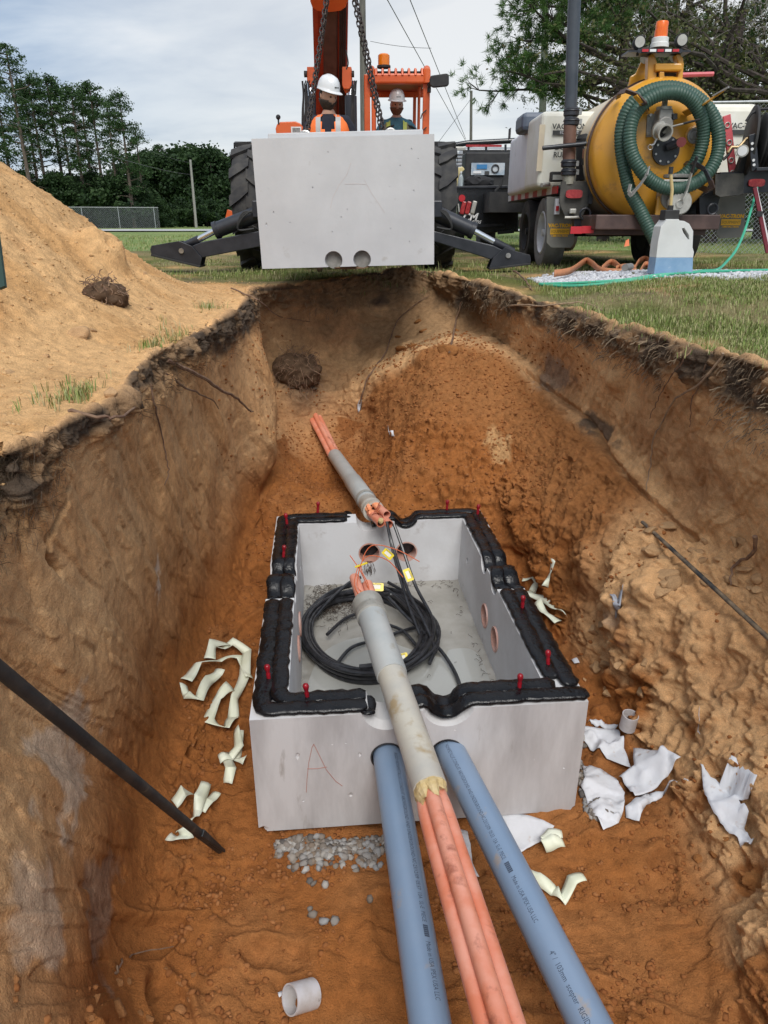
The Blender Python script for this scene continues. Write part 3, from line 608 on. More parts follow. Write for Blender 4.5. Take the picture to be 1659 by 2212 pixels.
root('reddish bare root curving out of the left pit edge over the wall', [(362, 778), (400, 797), (445, 830), (480, 860), (505, 882), (529, 889)], .011, offs=[.0, .05, .09, .10, .09, .06])
root('thin root hanging below the reddish one on the left wall', [(358, 808), (400, 838), (435, 858), (461, 884)], .006, offs=[0, .03, .05, .03])
root('long thin vertical root lying down the left pit wall', [(322, 832), (330, 880), (345, 940), (357, 1000), (360, 1020), (351, 1048)], .0045, offs=[.01] * 6)
root('short brown root sticking out beneath the left rim', [(148, 889), (190, 896), (235, 899), (262, 903)], .007, offs=[0, .04, .06, .06])
root('slender root across the upper back left wall', [(500, 628), (540, 652), (590, 672), (640, 688), (668, 694)], .006, name='root', offs=[.02, .08, .06, .04, .02])
root('long curved root rising up the back wall beside the ramp', [(780, 870), (800, 815), (832, 770), (850, 720), (865, 690), (905, 655), (930, 640)], .008, offs=[.02] * 7)
root('dark root standing against the back right corner', [(967, 762), (980, 715), (990, 680), (1000, 650)], .010, offs=[.02, .04, .04, .02])
root('pale reddish twig lying across the right rim', [(1085, 668), (1120, 663), (1190, 660), (1260, 663), (1305, 672)], .009, M_twig, offs=[.03, .03, .03, .03, .0])
root('short reddish twig at the tip of the gravel pad', [(1108, 592), (1122, 604), (1140, 620), (1150, 628)], .010, M_root, name='twig', offs=[.03, .04, .03, 0], cat='twig')
root('long forked root running down the right pit wall', [(1562, 765), (1520, 810), (1470, 862), (1440, 905), (1420, 950), (1408, 1010), (1398, 1060)], .006, M_twig, offs=[.02, .04, .03, .02, .02, .02, .01])
root('faint upright root left of the forked one on the right wall', [(1500, 760), (1470, 790), (1440, 830), (1425, 870), (1410, 905)], .004, M_root, offs=[.02] * 5)
root('thin straight root right of the forked one on the right wall', [(1524, 790), (1510, 830), (1500, 870), (1496, 920)], .004, M_root, offs=[.015] * 4)
root('dark branching root over the clods at the right picture edge', [(1660, 1150), (1640, 1185), (1600, 1225), (1575, 1270)], .010, M_root, offs=[.06, .05, .04, .02])
root('thin curved twig on the sand at the lower left', [(243, 2105), (255, 2085), (290, 2065), (378, 2050)], .004, M_root, name='twig', offs=[.01] * 4, cat='twig')
# clods that broke off: one by one on the right ledge, the floor's left foot and the ramp's toe
M_clod = attr_mat('clod_earth', rough=.96, bump=.006, bs=60, var=.22, spec=.15, attr='Col')
def clods():
    g = random.Random(21); spots = []
    for i in range(34): spots.append((g.uniform(1400, 1640), g.uniform(1130, 1290), .022, .07, 1, 'tan lump of sandy soil fallen on the ledge of the right wall'))
    for i in range(12): spots.append((g.uniform(1255, 1400), g.uniform(1330, 1500), .02, .05, 1, 'brown soil lump at the foot of the right bank by the vault'))
    for i in range(12): spots.append((g.uniform(1500, 1655), g.uniform(1760, 2050), .015, .045, 0, 'damp brown soil lump on the floor at the right picture edge'))
    for i in range(14): spots.append((g.uniform(20, 460), g.uniform(2090, 2205), .012, .03, 3, 'tan soil lump on the floor in the lower left corner'))
    for i in range(10): spots.append((g.uniform(620, 700), g.uniform(760, 850), .03, .07, 2, 'dark turf lump slumped at the back left of the pit'))
    for i in range(8): spots.append((g.uniform(860, 1000), g.uniform(690, 770), .03, .07, 0, 'brown soil lump at the head of the spoil ramp'))
    for i in range(9): spots.append((g.uniform(0, 330), g.uniform(560, 860), .02, .05, 1, 'pale sand lump lying on the sand left of the pit'))
    cols = [np.array([.29, .125, .042]), np.array([.42, .26, .135]), np.array([.10, .07, .05]), np.array([.29, .13, .05])]
    first = set()
    for px, py, a, b, ci, lab in spots:
        p, n = hit(px, py)
        if n.z < .15: continue
        big = lab not in first; first.add(lab); r = (b * 1.25) if big else a + (b - a) * .85 * g.random() ** 1.8
        bm = bmesh.new(); bmesh.ops.create_icosphere(bm, subdivisions=3, radius=1); P = np.array([v.co[:] for v in bm.verts]); f = np.array([[v.index for v in q.verts] for q in bm.faces]); bm.free()
        off = g.random() * 50; P = P * (1 + .25 * fbm(P, .9, 2, off=off))[:, None]
        for _ in range(11):
            nv = np.array([g.gauss(0, 1) for _ in range(3)]); nv /= np.linalg.norm(nv); cc = g.uniform(.42, .85); e = P @ nv - cc; P = P - np.where(e > 0, e, 0)[:, None] * nv
        P = P * (1 + .10 * fbm(P, 5, 3, off=off))[:, None] * np.array([1, g.uniform(.6, 1), g.uniform(.45, .75)]) * r
        o = fast_mesh('soil_clod', P, f, M_clod, smooth=True); c = cols[ci] * g.uniform(.85, 1.15); set_col(o, np.broadcast_to(c, P.shape)); o.location = p + Vector((0, 0, -r * .08)); o.rotation_euler = (g.uniform(-.4, .4), g.uniform(-.4, .4), g.uniform(0, 6.28))
        tag(o, ('largest ' + lab) if big else lab, 'soil clod', None if big else lab.replace('lump', 'lumps'))
clods()
def root_ball(label, px, py, r, seed, n=170):
    p, nn = hit(px, py); g = np.random.RandomState(seed); root = thing('root_ball', label, 'root ball', p)
    bm = bmesh.new(); bmesh.ops.create_icosphere(bm, subdivisions=4, radius=1); P = np.array([v.co[:] for v in bm.verts]); f = np.array([[v.index for v in q.verts] for q in bm.faces]); bm.free()
    P = P * (1 + .35 * fbm(P, 1.2, 3, off=seed) + .25 * ridge(P, 3.5, 3, off=seed))[:, None] * np.array([1, .8, .62]) * r; o = fast_mesh('soil_core', P, f, M_clod, smooth=True); set_col(o, np.broadcast_to(np.array([.10, .062, .038]), P.shape) * (1 + .5 * fbm(P, 30, 3, off=2))[:, None]); o.parent = root; b = MB()
    for k in range(n):
        d = g.normal(size=3); d /= np.linalg.norm(d); q = d * r * .9; pts = [Vector(q)]; L = g.uniform(.3, .8) * r
        for s in range(4): d = d * .8 + g.normal(size=3) * .5 + np.array([0, 0, -.35]); d /= np.linalg.norm(d); q = q + d * L / 4; pts.append(Vector(q))
        b.tube(pts, g.uniform(.0012, .003), 3, cap=False)
    h = b.build('root_hairs', M_root, root, world=False); h['kind'] = 'stuff'
root_ball('dark matted root ball stuck in the sand pile on the left', 222, 640, .10, 3, 260)
root_ball('dark turf ball with dead grass slumped in the back left corner of the pit', 640, 800, .20, 5, 320)
# ---------------------------------------------------------------- the buried vault and what lies in and on it
M_conc = mat('pale_concrete', (.50, .49, .49), (.60, .60, .61), scale=2.2, rough=.85, bump=.0009, bscale=40, c3=(.38, .35, .33), s3=5, f3=.62)
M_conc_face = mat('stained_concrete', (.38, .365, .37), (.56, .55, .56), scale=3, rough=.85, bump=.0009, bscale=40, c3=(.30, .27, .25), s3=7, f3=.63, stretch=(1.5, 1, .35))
M_butyl = mat('black_butyl', (.003, .003, .004), (.010, .010, .012), scale=9, rough=.14, rough2=.36, bump=.0035, bscale=55, spec=.32)
M_terra = mat('terracotta_liner', (.50, .26, .20), (.56, .38, .33), scale=8, rough=.7)
M_rubhole = mat('rubber_and_hole_dark', (.012, .012, .014), (.05, .05, .055), scale=18, rough=.45, bump=.002, bscale=40)  # black rubber, also the dark painted into the knock-out holes
M_red = mat('red_plastic', (.30, .008, .018), (.22, .006, .014), scale=30, rough=.28)
M_steel = mat('dull_steel', (.45, .44, .42), (.33, .32, .31), scale=14, rough=.38, metal=.85)
ZV = -1.73; VW, VL, VH = 1.278, 1.953, .54; VC = Vector((.0575, 3.149, ZV)); VR = rad(5.0)
vault = thing('concrete_vault', 'open pale concrete vault in the pit, rim lined with black sealant ropes', 'vault', VC, VR)
VM = Matrix.Translation(VC) @ Matrix.Rotation(VR, 4, 'Z'); VMi = VM.inverted()
def vw(x, y, z): return VM @ Vector((x, y, z))
def cutter(mb): o = mb.build('cut', None); return o
def make_vault():
    hw, hl = VW / 2, VL / 2; t = .135
    b = MB(); b.add([(-hw, -hl, 0), (hw, -hl, 0), (hw, hl, 0), (-hw, hl, 0), (-hw, -hl, VH), (hw, -hl, VH), (hw, hl, VH), (-hw, hl, VH)], [(0, 3, 2, 1), (4, 5, 6, 7), (0, 1, 5, 4), (1, 2, 6, 5), (2, 3, 7, 6), (3, 0, 4, 7)])
    o = b.build('vault_body', M_conc, vault, world=False)
    o.parent = None
    ix, iy, zf = hw - t, hl - t, .115
    c = MB(); c.add([(-ix + .02, -iy + .02, zf), (ix - .02, -iy + .02, zf), (ix - .02, iy - .02, zf), (-ix + .02, iy - .02, zf), (-ix, -iy, VH + .1), (ix, -iy, VH + .1), (ix, iy, VH + .1), (-ix, iy, VH + .1)], [(0, 3, 2, 1), (4, 5, 6, 7), (0, 1, 5, 4), (1, 2, 6, 5), (2, 3, 7, 6), (3, 0, 4, 7)])
    cs = [cutter(c)]
    for x in (-.13, .10): cs.append(cutter(MB().cyl((x, -hl - .1, .335), (x, -hl + .3, .335), .0655, n=36)))
    for x in (-.13, .10):
        for s in (-1, 1): cs.append(cutter(MB().cyl((x + (.05 if s > 0 else 0), s * (hl + .05), VH + .012), (x + (.05 if s > 0 else 0), s * (hl - .3), VH + .012), .072, n=32)))
        cs.append(cutter(MB().cyl((x, -hl - .01, VH + .02), (x, -hl + .05, VH + .02), .105, .07, n=32)))
        cs.append(cutter(MB().cyl((x + .055, hl - t - .05, .335), (x + .055, hl - .03, .335), .068, n=36)))
    for s in (-1, 1):
        for y, z in ((-.13, .29), (.10, .29), (.62, .36)): cs.append(cutter(MB().cyl((s * (hw - t - .05), y, z), (s * (hw - .03), y, z), .066 if z < .3 else .02, n=32)))
        for y in (.0, .23): cs.append(cutter(MB().cyl((s * (hw - .3), y, VH + .01), (s * (hw + .1), y, VH + .01), .07, n=28)))
    g = random.Random(14)
    for k in range(13): x, z = g.uniform(-.6, .6), g.uniform(.04, .5); cs.append(cutter(MB().blob((x, -hl - .001, z), g.uniform(.002, .0075) * (1.8 if k < 3 else 1), k, .4, 1, (1, .8, g.uniform(.6, 1.8)))))
    cs.append(cutter(MB().blob((-hw, -hl, -.005), .035, 5, .35, 2))); cs.append(cutter(MB().blob((hw, -hl, .0), .02, 6, .35, 2))); cs.append(cutter(MB().blob((-.15, -hl + .02, VH + .06), .09, 8, .2, 2, (1.4, .5, .7))))
    boolean(o, cs); o.parent = vault
    bv = o.modifiers.new('bevel', 'BEVEL'); bv.width = .005; bv.segments = 2; bv.limit_method = 'ANGLE'; bv.angle_limit = rad(40)
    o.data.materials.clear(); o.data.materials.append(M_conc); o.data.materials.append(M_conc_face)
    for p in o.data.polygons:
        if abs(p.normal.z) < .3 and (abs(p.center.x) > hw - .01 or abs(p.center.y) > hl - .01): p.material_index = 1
    # liners in the knock-outs; dark discs put the holes' black depth into colour
    for x in (-.13, .10):
        MB().pipe((x + .055, hl - t - .012, .335), (x + .055, hl - .035, .335), .0672, .060, 32).build('knockout_liner', M_terra, vault, world=False, smooth=True)
        MB().cyl((x + .055, hl - .06, .335), (x + .055, hl - .045, .335), .0595, n=28).build('hole_dark_disc', M_rubhole, vault, world=False)
        MB().pipe((x, -hl - .003, .335), (x, -hl + .10, .335), .0652, .0595, 32).build('pipe_gasket', M_rubhole, vault, world=False, smooth=True)
    for s in (-1, 1):
        for y, z in ((-.13, .29), (.10, .29)):
            MB().pipe((s * (hw - t - .02), y, z), (s * (hw - .035), y, z), .0655, .060, 32).build('knockout_liner', M_terra, vault, world=False, smooth=True)
            MB().cyl((s * (hw - .06), y, z), (s * (hw - .05), y, z), .0595, n=28).build('hole_dark_disc', M_rubhole, vault, world=False)
    # red ink scrawl like a big A on the near face
    ink = mat('red_wax', (.42, .24, .21), rough=.8); k = MB()
    def stroke(pts, w=.0035):
        for (a, c), (d, e) in zip(pts[:-1], pts[1:]): k.bar((a, -hl - .0008, c), (d, -hl - .0008, e), .0016, w, up=(0, 0, 1) if abs(a - d) > abs(c - e) else (1, 0, 0))
    stroke([(-.445, .185), (-.440, .25), (-.43, .33), (-.415, .40), (-.408, .415), (-.392, .37), (-.365, .29), (-.33, .23), (-.305, .205)], .0026); stroke([(-.437, .30), (-.40, .298), (-.362, .303)], .0026)
    k.build('wax_mark', ink, vault, world=False)
make_vault()
def rope(pts, r=.024, seed=0, rise=None):
    g = np.random.RandomState(seed); P = np.array(pts, float); seg = np.linalg.norm(np.diff(P, axis=0), axis=1); n = max(8, int(seg.sum() / .022)); cum = np.concatenate([[0], np.cumsum(seg)]); t = np.interp(np.linspace(0, cum[-1], n), cum, np.arange(len(P))); Q = catmull(P, t)
    hl = VL / 2; hw = VW / 2; vs = []; fs = []; m = 14; u = None
    w = 1.0
    ang = 0
    for i in range(n):
        d = Q[min(i + 1, n - 1)] - Q[max(i - 1, 0)]; d /= np.linalg.norm(d); s = np.cross(d, [0, 0, 1]); s /= np.linalg.norm(s) + 1e-9; up = np.cross(s, d)
        rr = r * 1.12 * (1 + .10 * g.normal() * .4) * (1 + .22 * (float(vnoise(np.array(i * .17 + seed), np.array(1.3), np.array(.5))) - .5)); e = 1 if 0 < i < n - 1 else .6
        off = s * g.normal() * .0012
        for k in range(m):
            a = 2 * math.pi * k / m; ca, sa = math.cos(a), math.sin(a); q = (abs(ca) ** 3 + abs(sa) ** 3) ** (-1 / 3)
            vs.append(Q[i] + off + s * ca * q * rr * 1.25 * e + up * (sa * q * rr * .44 * e * (1 + .05 * g.normal() * (sa > .3)) + rr * .42))
    for i in range(n - 1):
        for k in range(m): fs.append((i * m + k, i * m + (k + 1) % m, (i + 1) * m + (k + 1) % m, (i + 1) * m + k))
    fs.append(tuple(range(m - 1, -1, -1))); fs.append(tuple(range((n - 1) * m, n * m)))
    return MB().add(vs, fs).build('sealant_rope', M_butyl, vault, world=False, smooth=True, shade_angle=70)
def lip(x, y):                                                     # top surface height along the rim, dipping into the notches
    z = VH; hl = VL / 2; hw = VW / 2
    if abs(y) > hl - .14:
        for c in (-.13, .10):
            d = abs(x - c - (.05 if y > 0 else 0))
            if d < .075: z = min(z, VH + .012 - math.sqrt(max(0, .072 ** 2 - d * d)) * .92)
    if abs(x) > hw - .14:
        for c in (0, .23):
            d = abs(y - c)
            if d < .075: z = min(z, VH + .01 - math.sqrt(max(0, .07 ** 2 - d * d)) * .9)
    return z
def run(a, b, r, seed, wob=.006, step=.03):
    g = random.Random(seed); n = max(3, int((Vector(b) - Vector(a)).length / step)); out = []
    for i in range(n + 1):
        t = i / n; x = a[0] + (b[0] - a[0]) * t; y = a[1] + (b[1] - a[1]) * t; out.append((x + g.gauss(0, wob * .4), y + g.gauss(0, wob * .4), lip(x, y)))
    return out
def ropes():
    hw, hl = VW / 2, VL / 2; o, i = .040, .100
    def L(xs, ys): return xs, ys
    # outer and inner line, each in a left half and a right half joined on the short sides
    for k, off in enumerate((o, i)):
        X, Yb = hw - off, hl - off; c = .05
        for half, sx in enumerate((-1, 1)):
            path = []
            end = -.205 if sx < 0 else -.205
            if sx < 0:
                path += run((-.21, -Yb), (-X + c, -Yb), .02, 1 + k) + [(-X + .012, -Yb + .012, VH)] + run((-X, -Yb + c), (-X, -.10), .02, 3 + k) 
                rope(path, .0255, seed=k * 10 + 1)
                rope(run((-X - .004, -.075), (-X - .004, .115 + .06), .02, 14 + k), .027, seed=k * 10 + 2)
                p2 = run((-X, .19), (-X, Yb - c), .02, 5 + k) + [(-X + .012, Yb - .012, VH)] + run((-X + c, Yb), (-.205, Yb), .02, 7 + k); rope(p2, .024, seed=k * 10 + 3)
            else:
                p3 = run((-.045, -Yb), (X + (.05 if k == 0 else 0), -Yb), .02, 21 + k); rope(p3, .0265, seed=k * 10 + 4)
                rope(run((X, -Yb + .05), (X, -.10), .02, 23 + k), .026, seed=k * 10 + 5)
                rope(run((X + .003, -.08), (X + .003, .17), .02, 24 + k), .028, seed=k * 10 + 6)
                p4 = run((X, .19), (X, Yb - .03), .02, 25 + k) + run((X - .03, Yb), (-.05, Yb), .02, 27 + k); rope(p4, .0235, seed=k * 10 + 7)
    for x, y in ((-.21, -hl + .02), (-.215, hl - .03)): rope([(x + .0, y - .03, VH - .0), (x + .012, y + .03, VH - .03), (x + .015, y + .10, VH - .02)], .02, seed=55)
ropes()
def pins():
    for k, (px, py, tilt) in enumerate([(686, 1112, 0), (621, 1138, .1), (612, 1210, 0), (582, 1475, .05), (665, 1515, 0), (965, 1108, 0), (1031, 1118, .05), (1128, 1320, 0), (1184, 1445, .05), (1121, 1495, 0)]):
        p = VMi @ PZ(px, py, -1.19); p.z = VH; b = MB(); g = random.Random(k); tx, ty = g.uniform(-.12, .12), g.uniform(-.1, .1)
        def q(h): return (p.x + tx * h, p.y + ty * h, p.z + h)
        b.tube([q(-.005), q(.012), q(.03), q(.045), q(.05), q(.062), q(.074), q(.082), q(.086)], [.012, .010, .008, .009, .0065, .0105, .0125, .010, .004], 10)
        b.blob(q(.004), .013, k, .3, 1, (1.3, 1.1, .5)); b.tube([q(.006), (p.x + .03, p.y - .012, p.z + .012), (p.x + .045, p.y - .03, p.z + .008)], .0012, 5)
        b.build('lifting_pin', M_red, vault, world=False, smooth=True, shade_angle=60)
pins()
# silt water and dry mud on the vault floor
def vault_floor():
    hw, hl = VW / 2 - .155, VL / 2 - .155
    xs = np.linspace(-hw, hw, 60); ys = np.linspace(-hl, hl, 90); X, Y = np.meshgrid(xs, ys, indexing='ij'); P = np.stack([X, Y, X * 0], -1)
    Z = .1165 + .004 * fbm(P, 5, 4, off=3) + .012 * sstep(np.abs(X), hw - .06, hw) * vnoise(X * 20, Y * 20, X * 0) + .012 * sstep(Y, hl - .1, hl) * vnoise(X * 15, Y * 15, X * 0) + .006 * sstep(Y, .1, .6) 
    idx = np.arange(X.size).reshape(X.shape); f = np.stack([idx[:-1, :-1], idx[1:, :-1], idx[1:, 1:], idx[:-1, 1:]], -1).reshape(-1, 4)
    m = mat('grey_silt', (.25, .235, .205), (.33, .315, .285), scale=4, rough=.16, bump=.0006, bscale=25)
    o = fast_mesh('silt', np.stack([X, Y, Z], -1).reshape(-1, 3), f, m, True); o.data.transform(VM); o['kind'] = 'stuff'
    # puddle surface, outline like a worn rectangle
    pud = [(-.40, -.80), (.30, -.81), (.44, -.70), (.45, -.3), (.43, .02), (.30, .05), (.25, -.02), (.08, .08), (-.12, .22), (-.36, .10), (-.46, -.25), (-.46, -.6)]
    Pp = catmull(np.array(pud + pud[:1]), np.linspace(0, len(pud), 80)[:-1]); w = MB().add([VM @ Vector((a, b, .1225)) for a, b in Pp], [tuple(range(len(Pp)))])
    mw, nt, bs = node_mat('silty_water'); bs.inputs['Base Color'].default_value = (.34, .34, .32, 1); bs.inputs['Roughness'].default_value = .03; bs.inputs['Specular IOR Level'].default_value = .6
    w.build('puddle_water', mw, kind='structure')
vault_floor()
def debris():
    g = np.random.RandomState(6); b = MB()
    def bit(x, y, L, w):
        a = g.uniform(0, 6.28); pts = [(x, y, .128)]
        for k in range(3): a += g.normal() * .8; pts.append((pts[-1][0] + math.cos(a) * L / 3, pts[-1][1] + math.sin(a) * L / 3, .130 + g.uniform(0, .012)))
        b.tube([VM @ Vector(p) for p in pts], w, 3, cap=False)
    for i in range(520): bit(-.31 + g.normal() * .08, .60 + g.normal() * .11, g.uniform(.02, .07), g.uniform(.0007, .0016))
    for i in range(80): bit(g.uniform(-.4, .45), .77 + g.normal() * .025, g.uniform(.02, .06), .0011)
    for i in range(14): bit(g.uniform(.1, .45), g.uniform(-.6, .6), g.uniform(.015, .05), .0010)
    for i in range(34): bit(.44 + g.normal() * .012, g.uniform(-.75, .75), g.uniform(.015, .04), .0012)
    b.build('root_debris', mat('root_debris', (.035, .025, .018), (.07, .045, .03), scale=40, rough=.9), kind='stuff')
    h = MB()
    for i in range(26):
        x = -.13 + g.normal() * .012; pts = [(x + .055, .83, .28)]
        for k in range(4): pts.append((pts[-1][0] + g.normal() * .008, .83 - .004 * k + g.normal() * .003, pts[-1][2] - g.uniform(.01, .028)))
        h.tube([VM @ Vector(p) for p in pts], .0012, 3, cap=False)
    tag(h.build('root_tuft', mat('root_dark', (.05, .028, .018), rough=.9)), 'small dark root tuft dangling from the left round knockout inside the vault', 'roots')
debris()
# an oily shard of paper lying in the puddle
tag(MB().prism([(0, 0), (.09, .03), (.17, .01), (.19, -.03), (.12, -.045), (.05, -.03)], vw(.255, -.545, .125), (1, .05, .03), (0, 1, .12), .006).build('muddy_shard', mat('muddy_paper', (.36, .34, .30), (.15, .12, .09), scale=25, rough=.5, bump=.003)), 'muddy grey shard lying in the puddle inside the vault', 'debris')

# ---------------------------------------------------------------- the cable coil
M_cable = mat('black_cable', (.012, .012, .014), (.03, .03, .034), scale=30, rough=.30, bump=.0006, bscale=80, c3=(.10, .10, .10), s3=60, f3=.66)
M_tagy = mat('yellow_tag', (.80, .62, .03), (.72, .55, .03), scale=20, rough=.35)
M_tagw = mat('tag_print', (.72, .70, .60), rough=.5)
coil = thing('cable_coil', 'thick coil of black cable lying in the puddle of the vault', 'cable', vw(-.125, .21, .125))
def make_coil():
    g = np.random.RandomState(2); cx, cy = -.125, .21; allp = []
    for k in range(15):
        ph = g.uniform(0, 6.28); rx, ry = .345 + g.uniform(-.035, .03), .43 + g.uniform(-.04, .03); z0 = .138 + .014 * (k // 3) + g.uniform(0, .004); ox, oy = g.normal() * .010, g.normal() * .010; pts = []
        for i in range(65):
            a = 2 * math.pi * i / 64; bunch = .5 + .5 * math.cos(a - 4.0); s = 1 + (.03 * math.sin(2 * a + ph)) * (1 - bunch)
            pts.append(vw(cx + ox + rx * s * math.cos(a), cy + oy + ry * s * math.sin(a), z0 + .012 * math.sin(3 * a + ph) * (1 - bunch) + .010 * (k % 3) * (.5 + .5 * math.sin(a + k))))
        MB().tube(pts, .0105, 8, cap=False).build('cable_loop', M_cable, coil, smooth=True)
    def cab(pts, r=.0095, n=12, world=False):
        P = np.array([tuple(p) for p in pts], float); Q = catmull(P, np.linspace(0, len(P) - 1, (len(P) - 1) * 8 + 1)); MB().tube([Vector(q) if world else vw(*q) for q in Q], r, 8).build('cable_run', M_cable, coil, smooth=True)
    # loose turns: down from the far duct, the tail over the right floor, cross runs
    e1, e2 = (.02, .70, .60), (.06, .69, .59)
    cab([e1, (.05, .62, .47), (.11, .38, .31), (.17, .16, .24), (.20, -.02, .19), (.16, -.14, .17)])
    cab([e2, (.10, .60, .48), (.16, .44, .31), (.225, .25, .22), (.235, .05, .18), (.17, -.10, .16)])
    cab([e1, (.05, .60, .44), (.10, .35, .27), (.13, .14, .22), (.15, .0, .18), (.10, -.12, .16)])
    cab([(-.03, .42, .27), (.03, .44, .25), (.10, .30, .24), (.18, .17, .21), (.17, .10, .19)])
    cab([(.0, .40, .26), (.09, .24, .22), (.17, .12, .19), (.25, -.04, .155), (.285, -.22, .145), (.28, -.40, .145), (.24, -.56, .145), (.20, -.68, .16)])
    cab([(-.45, .30, .16), (-.34, .48, .20), (-.22, .60, .25), (-.14, .64, .27)])
    cab([(.02, .62, .24), (.14, .52, .2), (.21, .38, .18)])
    cab([(-.30, -.06, .15), (-.22, .06, .16), (-.08, .14, .15), (.08, .22, .15), (.18, .26, .15)])
    cab([(-.06, .32, .15), (.06, .22, .15), (.12, .06, .15)])
    cab([(-.35, .18, .17), (-.24, .36, .16), (-.10, .44, .16)])
    # yellow warning tags tied on
    def tagp(c, ux, uy, w=.075, h=.034, mark=True):
        c = Vector(c); ux = Vector(ux).normalized(); uy = Vector(uy); uy = (uy - ux * uy.dot(ux)).normalized(); n = ux.cross(uy)
        q = [(-w / 2, -h / 2), (-w / 2 + .006, -h / 2 - .003), (w / 2 - .006, -h / 2 - .003), (w / 2, -h / 2), (w / 2, h / 2), (w / 2 - .008, h / 2 + .003), (-w / 2 + .008, h / 2 + .003), (-w / 2, h / 2)]
        o = MB().prism(q, c, ux, uy, .0016).build('warning_tag', M_tagy, coil); nn = n * .0022
        p = MB().prism([(-w * .3, -h * .28), (w * .3, -h * .28), (w * .3, h * .28), (-w * .3, h * .28)], c + nn, ux, uy, .0003).build('tag_print', M_tagw, o)
        if mark: text_on('CAUTION', .012, c + nn * 1.6 + uy * h * .38, ux, uy, M_rubhole, 'tag_lettering', o)
    tagp(PY(838, 1197, 3.72), (.7, -.7, -.35), (.5, .3, .6)); tagp(PY(882, 1242, 3.45), (.35, -.7, -.6), (.8, .3, .3))
    tagp(PY(812, 1268, 3.08), (1, 0, -.03), (0, .5, .6), mark=True); tagp(PZ(866, 1421, -1.54), (.9, .3, .1), (-.2, .6, .7)); tagp(PZ(771, 1468, -1.60), (1, .05, 0), (0, .7, .6), .085, .036)
    MB().box(vw(-.15, -.19, .20), (.09, .03, .03), Quaternion((0, 0, 1), .2)).build('cable_tie_block', M_rubhole, coil)
make_coil()

# ---------------------------------------------------------------- conduits
M_gpipe = mat('weathered_grey_pvc', (.42, .405, .37), (.50, .47, .40), scale=5, rough=.42, bump=.0005, bscale=30, c3=(.36, .28, .17), s3=8, f3=.57)
M_gpipe2 = mat('clean_grey_pvc', (.36, .38, .38), (.42, .43, .42), scale=5, rough=.42, c3=(.30, .27, .22), s3=12, f3=.62)
M_band = mat('stained_coupling', (.26, .255, .23), (.36, .35, .32), scale=12, rough=.5, c3=(.08, .07, .05), s3=18, f3=.6)
M_duct = mat('orange_innerduct', (.64, .20, .11), (.70, .31, .22), scale=7, rough=.42, c3=(.36, .12, .075), s3=10, f3=.58, bump=.0006, bscale=60)
M_ductl = mat('pale_orange_duct', (.72, .32, .23), (.66, .27, .18), scale=9, rough=.5)
M_foam = mat('yellowed_foam', (.50, .37, .17), (.60, .47, .26), scale=30, rough=.9, bump=.006, bscale=60)
M_foamo = mat('orange_foam', (.70, .24, .10), (.78, .36, .2), scale=30, rough=.8, bump=.006, bscale=60)
M_blue = mat('blue_grey_pvc', (.185, .265, .385), (.21, .285, .40), scale=4, rough=.30, bump=.0003, bscale=20, c3=(.33, .28, .24), s3=9, f3=.60)
M_ink = mat('black_ink', (.05, .07, .11), rough=.6)
def on_axis(a, b, t): return Vector(a).lerp(Vector(b), t)
A0 = PY(943, 1752, 1.80); A1 = PY(790, 1335, 2.86)                  # near conduit axis ends
A0 = Vector((.150, 1.80, -1.205)); A1 = Vector((-.077, 2.86, -1.115))
nc = thing('split_conduit', 'weathered grey conduit crossing the near vault wall with orange ducts through it', 'conduit', A0)
